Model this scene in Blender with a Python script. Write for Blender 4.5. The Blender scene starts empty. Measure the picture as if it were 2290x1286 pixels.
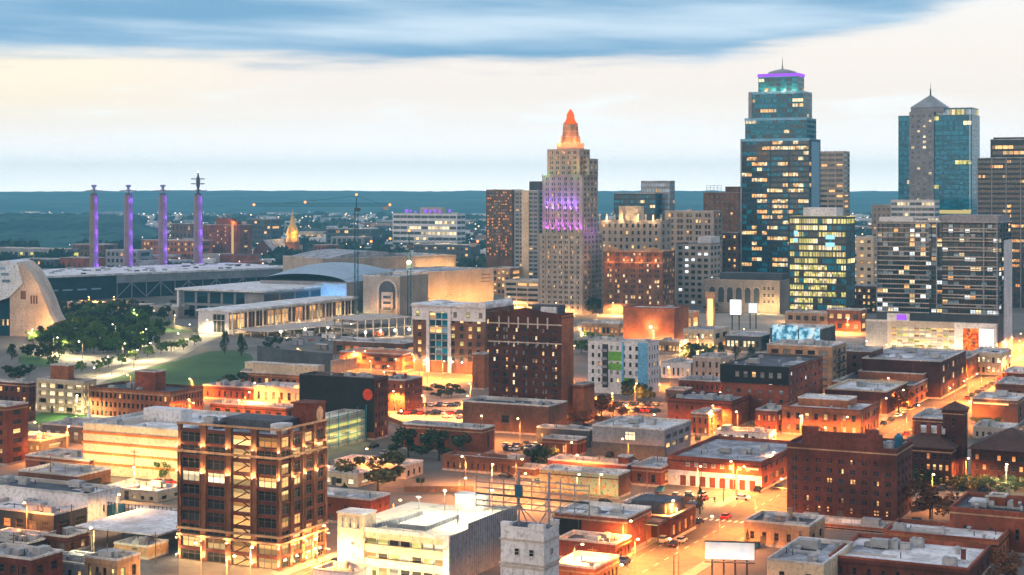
import bpy, math, random
from math import sin, cos, tan, atan2, radians as R, pi
S = bpy.context.scene
COL = S.collection
rnd = random.Random(7)
# ------------------------------------------------------------------ camera
F, H, CX, HY = 3690.0, 88.0, 1145.0, 428.0      # focal length and horizon of the view, height of the camera
cd = bpy.data.cameras.new('camera'); cam = bpy.data.objects.new('camera', cd); COL.objects.link(cam)
cam.location = (0, 0, H); cam.rotation_euler = (pi/2, 0, 0)
cd.sensor_width = 36; cd.lens = 36*F/2290; cd.shift_y = -(643-HY)/2290
cd.clip_start = 1; cd.clip_end = 40000
S.camera = cam
# ------------------------------------------------------------------ light and exposure
S.view_settings.view_transform = 'Standard'; S.view_settings.look = 'None'
S.view_settings.exposure = 0.9; S.view_settings.gamma = 1
S.render.engine = 'CYCLES'
cy = S.cycles
cy.max_bounces = 5; cy.diffuse_bounces = 2; cy.glossy_bounces = 2; cy.transmission_bounces = 2
cy.volume_bounces = 1; cy.transparent_max_bounces = 4; cy.sample_clamp_indirect = 3; cy.sample_clamp_direct = 0
cy.use_denoising = True; cy.use_light_tree = True; cy.caustics_reflective = False; cy.caustics_refractive = False
SUN_EL, SUN_AZ = R(14), R(-128)                 # the last glow of the west: behind and left of the view
STREET_GAIN, FLOOD_GAIN, SKY_GAIN = 12.5, 0.75, 1.0

class NT:
    def __init__(s, tree): s.t = tree; tree.nodes.clear()
    def n(s, typ, ins=None, **kw):
        x = s.t.nodes.new(typ)
        for k, v in kw.items(): setattr(x, k, v)
        for k, v in (ins or {}).items():
            if hasattr(v, 'links') or isinstance(v, bpy.types.NodeSocket): s.t.links.new(v, x.inputs[k])
            else: x.inputs[k].default_value = v
        return x
    def m(s, op, a, b=0.0, c=None):
        d = {0: a, 1: b}
        if c is not None: d[2] = c
        return s.n('ShaderNodeMath', d, operation=op).outputs[0]
    def mix(s, f, a, b, typ='MIX'):
        x = s.n('ShaderNodeMix', data_type='RGBA', blend_type=typ)
        for i, v in ((0, f), (6, a), (7, b)):
            if isinstance(v, bpy.types.NodeSocket): s.t.links.new(v, x.inputs[i])
            else: x.inputs[i].default_value = (*v, 1) if isinstance(v, tuple) and len(v) == 3 else v
        return x.outputs[2]
    def ss(s, v, a, b):
        return s.n('ShaderNodeMapRange', {0: v, 1: a, 2: b}, interpolation_type='SMOOTHSTEP').outputs[0]
    def noise(s, vec, scale, detail=3, rough=.55):
        return s.n('ShaderNodeTexNoise', {'Vector': vec, 'Scale': scale, 'Detail': detail, 'Roughness': rough}).outputs[0]
    def comb(s, x, y, z=0.0): return s.n('ShaderNodeCombineXYZ', {0: x, 1: y, 2: z}).outputs[0]

w = bpy.data.worlds.new('World'); S.world = w; w.use_nodes = True
T = NT(w.node_tree)
gen = T.n('ShaderNodeTexCoord').outputs['Generated']
sx = T.n('ShaderNodeSeparateXYZ', {0: gen}).outputs
rr = T.m('SQRT', T.m('ADD', T.m('MULTIPLY', sx[0], sx[0]), T.m('MULTIPLY', sx[1], sx[1])))
vv = T.m('DIVIDE', sx[2], T.m('MAXIMUM', rr, .001)); uu = T.m('ARCTAN2', sx[0], sx[1])
n1 = T.noise(T.comb(T.m('MULTIPLY', uu, 5), T.m('MULTIPLY', vv, 55)), 1.0, 5, .6)
n2 = T.noise(T.comb(T.m('MULTIPLY', uu, 4.2), T.m('ADD', T.m('MULTIPLY', vv, 46), T.m('MULTIPLY', uu, 1.6)), 5.0), 1.0, 4, .45)
n3 = T.noise(T.comb(T.m('MULTIPLY', uu, 11), T.m('MULTIPLY', vv, 60), 9.0), 1.0, 4, .6)
vb = T.m('ADD', .076, T.m('MULTIPLY', T.m('MAXIMUM', T.m('SUBTRACT', uu, .12), 0.0), .21))
edge = T.m('ADD', T.m('SUBTRACT', vv, vb), T.m('MULTIPLY', T.m('SUBTRACT', n1, .5), .036))
cmask = T.ss(edge, -.004, .010)
ramp = T.n('ShaderNodeValToRGB', {0: T.m('MULTIPLY', vv, 5.0)})
el = ramp.color_ramp.elements
el[0].position = 0; el[0].color = (1.28, 1.22, 1.16, 1)
el[1].position = 1; el[1].color = (.74, .78, .82, 1)
for p, c in ((.10, (.93, .90, .875)), (.2, (.74, .695, .66)), (.3, (.66, .59, .54)), (.42, (.64, .58, .535)), (.6, (.60, .59, .585))):
    e = el.new(p); e.color = (*c, 1)
warm = T.m('MULTIPLY', T.ss(uu, -.08, -.32), T.ss(vv, .02, .065))
clear = T.mix(T.m('MULTIPLY', warm, .9), ramp.outputs[0], (.74, .63, .48))
streak = T.m('MULTIPLY', T.ss(n3, .5, .75), T.m('MULTIPLY', T.ss(vv, .015, .035), T.ss(vv, .075, .045)))
clear = T.mix(T.m('MULTIPLY', streak, .45), clear, (.72, .84, .90))
lobe = T.m('MULTIPLY', T.ss(edge, .036, .002), T.ss(uu, .22, -.1))
cden = T.ss(T.m('SUBTRACT', n2, T.m('MULTIPLY', lobe, .13)), .34, .66)
cloud = T.mix(cden, (.125, .255, .40), (.40, .49, .58))
low = T.mix(cmask, clear, cloud)
zen = T.mix(T.ss(vv, .14, .5), low, (.42, .465, .55))
nish = T.n('ShaderNodeTexSky', sky_type='NISHITA', sun_disc=False, sun_elevation=SUN_EL, sun_rotation=SUN_AZ, altitude=200, air_density=1.5, dust_density=2.0)
nsc = T.mix(1.0, nish.outputs[0], (.05, .05, .05), 'MULTIPLY')
dusk = T.ss(sx[1], .35, -.45)                    # the sky behind the view is darker
zen = T.mix(T.m('MULTIPLY', dusk, .62), zen, (.30, .25, .24))
sky = T.mix(.08, zen, nsc)
ground = T.mix(T.ss(sx[2], -.06, -.01), (.06, .10, .13), sky)
bg = T.n('ShaderNodeBackground', {'Color': ground, 'Strength': SKY_GAIN})
T.n('ShaderNodeOutputWorld', {'Surface': bg.outputs[0]})
sl = bpy.data.lights.new('sun', 'SUN'); sl.energy = .9; sl.angle = R(50); sl.color = (1, .76, .56)
so = bpy.data.objects.new('sun', sl); COL.objects.link(so); so.rotation_euler = (R(90)-SUN_EL, 0, pi-SUN_AZ)
# ------------------------------------------------------------------ materials
MATS = {}
def newmat(name):
    m = bpy.data.materials.new(name); m.use_nodes = True; MATS[name] = m
    return m, NT(m.node_tree)
def out(T, sh): T.n('ShaderNodeOutputMaterial', {'Surface': sh})
def objcoord(T): return T.n('ShaderNodeTexCoord').outputs['Object']
def wallmat(name, c, var=.45, rough=.85, grain=.9, big=.09, streak=.45, c2=None, spec=.3):
    """A weathered wall: broad stains, fine grain and rain streaks over one base colour."""
    m, T = newmat(name); o = objcoord(T)
    a = T.noise(o, big, 4); g = T.noise(o, grain, 3, .7)
    mp = T.n('ShaderNodeMapping', {'Vector': o, 'Scale': (1.3, 1.3, .06)}).outputs[0]
    st = T.noise(mp, 1., 3)
    lo = tuple(x*(1-var) for x in c); hi = c2 or tuple(min(1, x*(1+var)) for x in c)
    col = T.mix(T.ss(a, .3, .7), lo, hi)
    col = T.mix(T.m('MULTIPLY', T.ss(g, .45, .68), .75), col, tuple(x*.5 for x in c))
    col = T.mix(T.m('MULTIPLY', T.ss(st, .5, .75), streak), col, tuple(x*.45 for x in c))
    p = T.n('ShaderNodeBsdfPrincipled', {'Base Color': col, 'Roughness': rough, 'Specular IOR Level': spec})
    out(T, p.outputs[0]); return m
for nm, c, kw in (
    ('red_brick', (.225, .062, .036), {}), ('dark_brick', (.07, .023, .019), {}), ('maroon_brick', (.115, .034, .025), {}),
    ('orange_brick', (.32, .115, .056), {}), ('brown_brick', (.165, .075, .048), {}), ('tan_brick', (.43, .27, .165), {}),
    ('cream_wall', (.62, .50, .36), dict(var=.2, streak=.2)), ('stone_wall', (.40, .335, .285), dict(var=.2)), ('pale_stone', (.50, .43, .38), dict(var=.2)),
    ('white_wall', (.68, .68, .71), dict(var=.12, streak=.18)), ('grey_wall', (.27, .27, .30), dict(var=.2)), ('slate_wall', (.075, .085, .105), dict(var=.25)),
    ('black_wall', (.014, .015, .019), dict(var=.3)), ('concrete', (.42, .38, .35), dict(var=.2)), ('brown_panel', (.14, .075, .055), {}),
    ('teal_panel', (.008, .145, .215), dict(var=.2, rough=.3, spec=.25)), ('navy_panel', (.012, .036, .06), dict(var=.3, rough=.3, spec=.3)),
    ('green_panel', (.16, .42, .07), dict(var=.1)), ('blue_panel', (.16, .45, .72), dict(var=.1)), ('charcoal_panel', (.03, .035, .045), dict(var=.3, rough=.5)),
    ('steel', (.24, .27, .31), dict(var=.2, rough=.45)), ('dark_steel', (.03, .04, .05), dict(var=.3, rough=.5)), ('crane_blue', (.02, .11, .16), dict(var=.2)),
    ('bronze_metal', (.16, .10, .06), dict(rough=.4)), ('gold', (.75, .45, .11), dict(var=.15, rough=.35)), ('wood_pole', (.17, .10, .06), {}),
    ('lamp_metal', (.22, .20, .18), dict(rough=.5)), ('red_paint', (.62, .06, .025), dict(var=.1)), ('orange_paint', (.62, .17, .04), {}),
    ('roof_white', (.62, .64, .68), dict(var=.3, big=.16, grain=.7, streak=.25)), ('roof_grey', (.30, .32, .37), dict(var=.5, big=.16, grain=.7)),
    ('roof_dark', (.075, .085, .11), dict(var=.4, big=.12, grain=.5)), ('roof_teal', (.04, .24, .31), dict(var=.2)), ('roof_tile', (.085, .045, .04), dict(var=.3)),
    ('roof_cream', (.78, .72, .58), dict(var=.1, big=.1, grain=.4, streak=.05)), ('coping_pale', (.56, .54, .53), {}), ('coping_dark', (.10, .09, .09), {}),
    ('asphalt', (.10, .092, .085), dict(var=.25, big=.03, grain=.35, streak=0)), ('pavement', (.24, .22, .20), dict(var=.2, big=.05, streak=0)),
    ('plaza', (.30, .28, .25), dict(var=.15, big=.05, streak=0)), ('lot', (.13, .125, .125), dict(var=.3, big=.05, streak=0)),
    ('road_paint', (.75, .70, .55), dict(var=.1)), ('lawn_green', (.033, .095, .024), dict(var=.3, big=.03, streak=0)),
    ('bark', (.06, .045, .035), {}), ('rubber', (.012, .012, .013), {}), ('screen_frame', (.05, .05, .055), {}),
    ('car_black', (.012, .013, .016), dict(rough=.25, spec=.6)), ('car_silver', (.42, .43, .45), dict(rough=.3, spec=.6)), ('car_white', (.72, .72, .72), dict(rough=.3, var=.05)),
    ('car_red', (.50, .02, .012), dict(rough=.3)), ('car_blue', (.02, .05, .16), dict(rough=.3)), ('car_glass', (.01, .012, .016), dict(rough=.1, spec=.7)),
    ('vent_metal', (.38, .40, .43), dict(rough=.5)), ('tank_blue', (.03, .16, .26), {}), ('green_dark', (.02, .07, .04), {}),
):
    wallmat(nm, c, **kw)
def glassmat(name, c, spec=.6, rough=.12, metal=.0):
    m, T = newmat(name)
    r = T.n('ShaderNodeObjectInfo').outputs['Random']; isl = T.n('ShaderNodeNewGeometry').outputs['Random Per Island']
    k = T.m('FRACT', T.m('ADD', r, isl))
    col = T.mix(k, tuple(x*.45 for x in c), tuple(x*1.5 for x in c))
    p = T.n('ShaderNodeBsdfPrincipled', {'Base Color': col, 'Roughness': rough, 'Specular IOR Level': spec, 'Metallic': metal})
    out(T, p.outputs[0])
glassmat('glass_dark', (.018, .022, .028), .5)
glassmat('glass_teal', (.006, .19, .30), .22, .12); glassmat('glass_navy', (.009, .045, .08), .35); glassmat('glass_smoke', (.03, .035, .04), .6)
glassmat('glass_sky', (.22, .36, .48), .7, .1); glassmat('glass_brown', (.085, .045, .032), .4); glassmat('glass_pale', (.20, .21, .22), .5)
def litmat(name, c1, c2, s0, s1):
    """A lit room behind glass: brightness and tint differ from window to window."""
    m, T = newmat(name)
    r = T.n('ShaderNodeObjectInfo').outputs['Random']; g = T.n('ShaderNodeNewGeometry').outputs['Random Per Island']
    k = T.m('FRACT', T.m('ADD', r, g)); k2 = T.m('FRACT', T.m('MULTIPLY', k, 7.31))
    n = T.noise(T.n('ShaderNodeTexCoord').outputs['Object'], 2.7, 2)
    st = T.m('MULTIPLY', T.m('ADD', s0, T.m('MULTIPLY', k, s1-s0)), T.m('ADD', .35, T.m('MULTIPLY', n, 1.3)))
    e = T.n('ShaderNodeEmission', {'Color': T.mix(k2, c1, c2), 'Strength': st})
    gl = T.n('ShaderNodeBsdfGlossy', {'Color': (.3, .3, .3, 1), 'Roughness': .15})
    sh = T.n('ShaderNodeMixShader', {0: .1, 1: e.outputs[0], 2: gl.outputs[0]})
    out(T, sh.outputs[0])
litmat('lit_warm', (1, .40, .11), (1, .66, .27), .15, 1.15); litmat('lit_cream', (1, .66, .30), (1, .82, .52), .2, 1.2)
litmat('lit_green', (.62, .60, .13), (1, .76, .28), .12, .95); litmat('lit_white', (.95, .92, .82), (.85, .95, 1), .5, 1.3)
litmat('lit_orange', (1, .24, .05), (1, .45, .14), .2, .8)
def emit(name, c, s):
    m, T = newmat(name); e = T.n('ShaderNodeEmission', {'Color': (*c, 1), 'Strength': s}); out(T, e.outputs[0])
emit('lamp_orange', (1, .62, .26), 9); emit('lamp_white', (1, .88, .66), 9); emit('beacon_red', (1, .16, .04), 4)
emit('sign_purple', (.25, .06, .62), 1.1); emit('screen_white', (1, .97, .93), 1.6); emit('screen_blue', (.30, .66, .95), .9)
emit('strip_warm', (1, .50, .17), 1.5); emit('strip_blue', (.26, .55, .8), .8); emit('canopy_glow', (.92, .80, .30), 1.1)
emit('lamp_far', (1, .62, .32), 2.2); emit('lamp_far_pale', (1, .9, .78), 1.5)

def leafmat(name, c):
    m, T = newmat(name); r = T.n('ShaderNodeObjectInfo').outputs['Random']; g = T.n('ShaderNodeNewGeometry').outputs['Random Per Island']
    col = T.mix(g, tuple(x*.5 for x in c), tuple(x*1.5 for x in c)); col = T.mix(T.m('MULTIPLY', r, .4), col, (c[0]*1.5, c[1]*.95, c[2]*.6))
    p = T.n('ShaderNodeBsdfPrincipled', {'Base Color': col, 'Roughness': .7, 'Specular IOR Level': .2}); out(T, p.outputs[0])
leafmat('leaf_green', (.075, .155, .045)); leafmat('leaf_dark', (.032, .062, .034)); leafmat('leaf_far', (.02, .05, .035)); leafmat('leaf_olive', (.085, .085, .038)); leafmat('leaf_brown', (.13, .065, .035))

# ------------------------------------------------------------------ mesh building
class MB:
    """Collects boxes, quads, tubes and prisms; build() links them as ONE mesh object."""
    def __init__(s): s.v = []; s.f = []; s.m = []
    def face(s, pts, m=0):
        b = len(s.v); s.v += pts; s.f.append(tuple(range(b, b+len(pts)))); s.m.append(m); return s
    def hexa(s, p, m=0):
        b = len(s.v); s.v += p
        for q in ((3, 2, 1, 0), (4, 5, 6, 7), (0, 1, 5, 4), (1, 2, 6, 5), (2, 3, 7, 6), (3, 0, 4, 7)):
            s.f.append(tuple(b+i for i in q)); s.m.append(m)
        return s
    def box(s, x0, x1, y0, y1, z0, z1, m=0):
        return s.hexa([(x0, y0, z0), (x1, y0, z0), (x1, y1, z0), (x0, y1, z0), (x0, y0, z1), (x1, y0, z1), (x1, y1, z1), (x0, y1, z1)], m)
    def prism(s, poly, z0, z1, m=0, top=None):
        n = len(poly); b = len(s.v)
        t = top or poly
        s.v += [(x, y, z0) for x, y in poly]+[(x, y, z1) for x, y in t]
        s.f.append(tuple(b+n+i for i in range(n))); s.m.append(m)
        s.f.append(tuple(b+n-1-i for i in range(n))); s.m.append(m)
        for i in range(n):
            j = (i+1) % n; s.f.append((b+i, b+j, b+n+j, b+n+i)); s.m.append(m)
        return s
    def slab(s, poly, y0, y1, m=0):
        """A polygon in the x-z plane given depth from y0 to y1."""
        n = len(poly); b = len(s.v)
        s.v += [(x, y0, z) for x, z in poly]+[(x, y1, z) for x, z in poly]
        s.f.append(tuple(b+i for i in range(n))); s.m.append(m)
        s.f.append(tuple(b+2*n-1-i for i in range(n))); s.m.append(m)
        for i in range(n):
            j = (i+1) % n; s.f.append((b+j, b+i, b+n+i, b+n+j)); s.m.append(m)
        return s
    def tube(s, p, q, r, r2=None, n=6, m=0):
        r2 = r if r2 is None else r2
        d = [q[i]-p[i] for i in range(3)]; l = math.sqrt(sum(x*x for x in d)) or 1; d = [x/l for x in d]
        a = (1, 0, 0) if abs(d[2]) > .9 else (0, 0, 1)
        u = [d[1]*a[2]-d[2]*a[1], d[2]*a[0]-d[0]*a[2], d[0]*a[1]-d[1]*a[0]]; l = math.sqrt(sum(x*x for x in u)); u = [x/l for x in u]
        w = [d[1]*u[2]-d[2]*u[1], d[2]*u[0]-d[0]*u[2], d[0]*u[1]-d[1]*u[0]]
        b = len(s.v)
        for c, rad in ((p, r), (q, r2)):
            for k in range(n):
                t = 2*pi*k/n; s.v.append(tuple(c[i]+rad*(cos(t)*u[i]+sin(t)*w[i]) for i in range(3)))
        for k in range(n):
            j = (k+1) % n; s.f.append((b+k, b+j, b+n+j, b+n+k)); s.m.append(m)
        s.f.append(tuple(b+n-1-k for k in range(n))); s.m.append(m); s.f.append(tuple(b+n+k for k in range(n))); s.m.append(m)
        return s
    def lathe(s, prof, n=12, cx=0, cy=0, m=0):
        b = len(s.v)
        for r, z in prof:
            for k in range(n): s.v.append((cx+r*cos(2*pi*k/n), cy+r*sin(2*pi*k/n), z))
        for i in range(len(prof)-1):
            for k in range(n):
                j = (k+1) % n; s.f.append((b+i*n+k, b+i*n+j, b+(i+1)*n+j, b+(i+1)*n+k)); s.m.append(m)
        s.f.append(tuple(b+(len(prof)-1)*n+k for k in range(n))); s.m.append(m)
        s.f.append(tuple(b+n-1-k for k in range(n))); s.m.append(m)
        return s
    def mesh(s, name, mats):
        me = bpy.data.meshes.new(name); me.from_pydata(s.v, [], s.f)
        for x in mats: me.materials.append(MATS[x])
        if len(mats) > 1: me.polygons.foreach_set('material_index', s.m)
        me.update(); return me
    def build(s, name, mats, parent=None, loc=None, rz=0):
        if isinstance(mats, str): mats = [mats]
        return link(name, s.mesh(name, mats), parent, loc, rz)
def link(name, data, parent=None, loc=None, rz=0):
    o = bpy.data.objects.new(name, data); COL.objects.link(o)
    if parent is not None: o.parent = parent
    if loc: o.location = loc
    if rz: o.rotation_euler = (0, 0, rz)
    return o
LABELS = {}
def tag(o, label, cat, group=None):
    o['label'] = label; o['category'] = cat
    if group: o['group'] = group
    if label in LABELS and not group: print('DUPLICATE LABEL', label)
    LABELS[label] = 1
    if not 4 <= len(label.split()) <= 16: print('LABEL LENGTH', len(label.split()), label)
    return o
def thing(name, label, cat, loc=(0, 0, 0), rz=0, group=None):
    return tag(link(name, None, None, loc, rz), label, cat, group)
def structure(o, kind='structure'): o['kind'] = kind; return o
def copy_tree(o, parent=None):
    c = o.copy(); COL.objects.link(c); c.parent = parent
    for ch in o.children: copy_tree(ch, c)
    return c
def at(px, py, h=0.0):
    """The point at height h that the photograph shows at pixel (px, py)."""
    s = (py-HY)/(H-h); return ((px-CX)/s, F/s, h)
A = R(26)                                       # the street grid's turn against the view
def uv(u, v): return (u*cos(A)+v*sin(A), -u*sin(A)+v*cos(A))
def to_uv(x, y): return (x*cos(A)-y*sin(A), x*sin(A)+y*cos(A))
def light(name, parent, loc, power, color, kind='POINT', radius=.3, rot=None, cone=None):
    l = bpy.data.lights.new(name, kind); l.energy = power; l.color = color; l.shadow_soft_size = radius
    if kind == 'SPOT': l.spot_size = cone or R(90); l.spot_blend = .6
    o = bpy.data.objects.new(name, l); COL.objects.link(o); o.parent = parent; o.location = loc
    if rot: o.rotation_euler = rot
    return o
ORANGE = (1, .285, .045); WARM = (1, .47, .15); CREAM = (1, .70, .36)

# ------------------------------------------------------------------ windows
WM = {}
def window_mesh(glass, frame, kind):
    k = (glass, frame, kind)
    if k not in WM:
        b = MB(); q = .08
        if kind == 'band':
            for k in range(3): b.face([(-.5+k/3, 0, -.5), (-.5+(k+1)/3, 0, -.5), (-.5+(k+1)/3, 0, .5), (-.5+k/3, 0, .5)], 0)
        else: b.face([(-.5, 0, -.5), (.5, 0, -.5), (.5, 0, q), (-.5, 0, q)], 0).face([(-.5, 0, q), (.5, 0, q), (.5, 0, .5), (-.5, 0, .5)], 0)
        t = .06
        if kind != 'band':
            for q in ((-.5, -.5+t, -.5, .5), (.5-t, .5, -.5, .5), (-.5+t, .5-t, -.5, -.5+t), (-.5+t, .5-t, .5-t, .5)): b.box(q[0], q[1], -.08, .02, q[2], q[3], 1)
            if kind == 'sash': b.box(-.5+t, .5-t, -.05, .02, -.02, .02, 1); b.box(-.55, .55, -.2, 0, -.58, -.502, 1)
            if kind == 'grid': b.box(-.5+t, .5-t, -.05, .02, .12, .16, 1); b.box(-.18, -.15, -.05, .015, -.5+t, .5-t, 1); b.box(.15, .18, -.05, .015, -.5+t, .5-t, 1)
        else:
            b.box(-.02, .02, -.05, .02, -.5, .5, 1)
        WM[k] = b.mesh('window', [glass, frame])
    return WM[k]
PEND = {}
def add_window(root, c, wd, ht, side, glass, frame='coping_dark', kind='sash'):
    PEND.setdefault(root.name, (root, []))[1].append((c, wd, ht, side, glass, frame, kind))
def flush_windows():
    for root, L in PEND.values():
        L.sort(key=lambda q: (-round(q[1]*q[2], 1) if len(L) > 100 else 0, -q[0][2]))
        for c, wd, ht, side, g, fr, kd in L[:100]:
            o = link('window', window_mesh(g, fr, kd), root, c, pi/2 if side else 0); o.scale = (wd, 1.5, ht)
        if len(L) > 100:
            b = MB(); mats = []
            for c, wd, ht, side, g, fr, kd in L[100:]:
                for x in (g, fr):
                    if x not in mats: mats.append(x)
                mi, fi = mats.index(g), mats.index(fr)
                def P(x, z, d=0.): return (c[0]+d, c[1]+x*wd, c[2]+z*ht) if side else (c[0]+x*wd, c[1]-d, c[2]+z*ht)
                for u0, u1 in (((-.5, -.17), (-.17, .17), (.17, .5)) if kd == 'band' else ((-.5, .5),)):
                    b.face([P(u0, -.5), P(u1, -.5), P(u1, .1), P(u0, .1)], mi).face([P(u0, .1), P(u1, .1), P(u1, .5), P(u0, .5)], mi)
                if kd != 'band': b.face([P(-.5, -.03, .05), P(.5, -.03, .05), P(.5, .03, .05), P(-.5, .03, .05)], fi)
                b.face([P(-.03, -.5, .04), P(.03, -.5, .04), P(.03, .5, .04), P(-.03, .5, .04)], fi)
            structure(b.build('window', mats, root), 'stuff')
    PEND.clear()

def lit_runs(n, p, runlen):
    o = [False]*n; i = 0
    while i < n:
        if rnd.random() < p/max(1, runlen*.6):
            for k in range(rnd.randint(1, max(1, int(runlen)))):
                if i < n: o[i] = True; i += 1
        else: i += 1
    return o
def tier(root, x0, x1, y0, y1, z0, z1, wall, fl=0, nf=0, ns=0, ww=.5, wh=.55, lit=.15, run=1, glass='glass_dark', litm='lit_warm', frame='coping_dark',
         kind='sash', roof='roof_grey', cop='coping_pale', rec=.3, base=0., top=1.2, name='wall', mx=.03, litside=None, cap=True, pair=False, parapet=.9, reveal=None):
    """One storey block: walls with real openings front and right, windows set back in them, roof, coping."""
    b = MB(); W = x1-x0; L = y1-y0
    fh = (z1-z0-base-top)/fl if fl else 1
    zs = []
    for i in range(fl):
        zb = z0+base+i*fh; zs.append((zb+fh*(1-wh)*.55, zb+fh*(1-wh)*.55+fh*wh))
    def face(n, width, side):
        P = (lambda t, z, d=0.: (x1-d, y0+t, z)) if side else (lambda t, z, d=0.: (x0+t, y0+d, z))
        if not n or not fl: b.face([P(0, z0), P(width, z0), P(width, z1), P(0, z1)]); return
        m = width*mx; cw = (width-2*m)/n; ts = []
        for i in range(n):
            a = m+cw*(i+.5-ww/2); e = m+cw*(i+.5+ww/2)
            if pair: g = cw*ww*.07; ts += [(a, (a+e)/2-g), ((a+e)/2+g, e)]
            else: ts.append((a, e))
        br = [0]+[q for t in ts for q in t]+[width]; zr = [z0]+[q for t in zs for q in t]+[z1]
        for i in range(0, len(br)-1, 2): b.face([P(br[i], z0), P(br[i+1], z0), P(br[i+1], z1), P(br[i], z1)])
        for i in range(1, len(br)-1, 2):
            for j in range(0, len(zr)-1, 2): b.face([P(br[i], zr[j]), P(br[i+1], zr[j]), P(br[i+1], zr[j+1]), P(br[i], zr[j+1])])
        pl = lit if not side or litside is None else litside
        for (za, zb) in zs:
            lr = lit_runs(len(ts), pl, run)
            for k, (a, e) in enumerate(ts):
                r_ = rec
                b.face([P(a, za), P(a, zb), P(a, zb, r_), P(a, za, r_)]); b.face([P(e, za, r_), P(e, zb, r_), P(e, zb), P(e, za)])
                b.face([P(a, za, r_), P(e, za, r_), P(e, za), P(a, za)]); b.face([P(a, zb), P(e, zb), P(e, zb, r_), P(a, zb, r_)])
                lm = litm if isinstance(litm, str) else rnd.choice(litm)
                gm = glass if isinstance(glass, str) else rnd.choice(glass)
                add_window(root, P((a+e)/2, (za+zb)/2, r_), e-a, zb-za, side, lm if lr[k] else gm, frame, kind)
    face(nf, W, False); face(ns, L, True)
    b.face([(x1, y1, z0), (x0, y1, z0), (x0, y1, z1), (x1, y1, z1)]); b.face([(x0, y1, z0), (x0, y0, z0), (x0, y0, z1), (x0, y1, z1)])
    b.build(name, [wall], root)
    if cap:
        rz = z1-parapet
        MB().face([(x0+.3, y0+.3, rz), (x1-.3, y0+.3, rz), (x1-.3, y1-.3, rz), (x0+.3, y1-.3, rz)]).build('roof', [roof], root)
        c = MB(); pr = [(-.08, -.35), (-.08, .12), (.45, .12), (.45, -parapet)]
        rings = [[(x0+d, y0+d, z1+z), (x1-d, y0+d, z1+z), (x1-d, y1-d, z1+z), (x0+d, y1-d, z1+z)] for d, z in pr]
        for i in range(3):
            for k in range(4):
                j = (k+1) % 4; c.face([rings[i][k], rings[i][j], rings[i+1][j], rings[i+1][k]])
        c.build('coping', [cop], root)
UNITM = []
def roof_of(root):
    r = [c for c in root.children if c.name.split('.')[0] == 'roof']
    return r[0] if r else root
def roof_units(root, x0, x1, y0, y1, z, n):
    root = roof_of(root)
    if not UNITM:
        for k in range(3):
            b = MB()
            if k == 0: b.box(-1.2, 1.2, -.8, .8, .15, 1.5).box(-1.3, 1.3, -.9, .9, 0, .12).lathe([(.5, 1.5), (.5, 1.75)], 10, -.5).lathe([(.5, 1.5), (.5, 1.75)], 10, .6)
            if k == 1: b.box(-1.8, 1.8, -1.1, 1.1, .3, 1.9).box(-1.6, -1.4, -1, 1, 0, .3).box(1.4, 1.6, -1, 1, 0, .3).box(1.8, 3, -.5, .5, .4, 1.2)
            if k == 2: b.lathe([(.45, 0), (.4, .9), (.75, 1.0), (.75, 1.25), (.2, 1.5)], 10)
            UNITM.append(b.mesh('roof_unit', ['vent_metal']))
    mx, my = min(3, (x1-x0)*.2), min(3, (y1-y0)*.2)
    if n and x1-x0 > 6 and y1-y0 > 6:                 # patches, a duct run and a hatch
        for i in range(rnd.randint(1, 3)):
            a, c = rnd.uniform(x0+1, x1-4), rnd.uniform(y0+1, y1-4); e, g = min(x1-1, a+rnd.uniform(2.5, (x1-x0)*.45)), min(y1-1, c+rnd.uniform(2, (y1-y0)*.5))
            MB().face([(a, c, z+.006+.006*i), (e, c, z+.006+.006*i), (e, g, z+.006+.006*i), (a, g, z+.006+.006*i)]).build('roof_patch', [rnd.choice(('roof_dark', 'roof_grey', 'roof_white', 'concrete'))], root)
        a, c = rnd.uniform(x0+1.5, x1-5), rnd.uniform(y0+1.5, y1-2.5); e = min(x1-1, a+rnd.uniform(3, 12)); m = MB().box(a, e, c, c+.5, z+.35, z+.8)
        for k in range(4): m.box(a+(e-a)*k/3.3, a+(e-a)*k/3.3+.12, c+.1, c+.4, z+.03, z+.35)
        m.box(e, e+.6, c-.1, c+.6, z+.03, z+1.2).build('duct', ['vent_metal'], root)
        for k in range(rnd.randint(1, 4)): a, c = rnd.uniform(x0+1, x1-1), rnd.uniform(y0+1, y1-1); MB().tube((a, c, z+.02), (a, c, z+rnd.uniform(.5, 1.6)), .12, n=6).build('vent_pipe', ['dark_steel'], root)
    for i in range(n):
        o = link('roof_unit', rnd.choice(UNITM), root, (rnd.uniform(x0+mx, x1-mx), rnd.uniform(y0+my, y1-my), z+.01), rnd.choice((0, pi/2, pi)))
        k = rnd.uniform(.7, 1.3); o.scale = (k, k, k)
def frame_of(xl, xc, xr, yb, L=None):
    """Corner, scale, width and depth of a grid-aligned building from pixel columns of its left, front-right and right-back corners and the ground row of the corner."""
    X, D, _ = at(xc, yb); s = (yb-HY)/H
    m = xl-CX; W = (X*F-m*D)/(F*cos(A)+m*sin(A))
    if L is None: m = xr-CX; L = (m*D-X*F)/(F*sin(A)-m*cos(A))
    return X, D, s, W, L
REG = []
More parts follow.
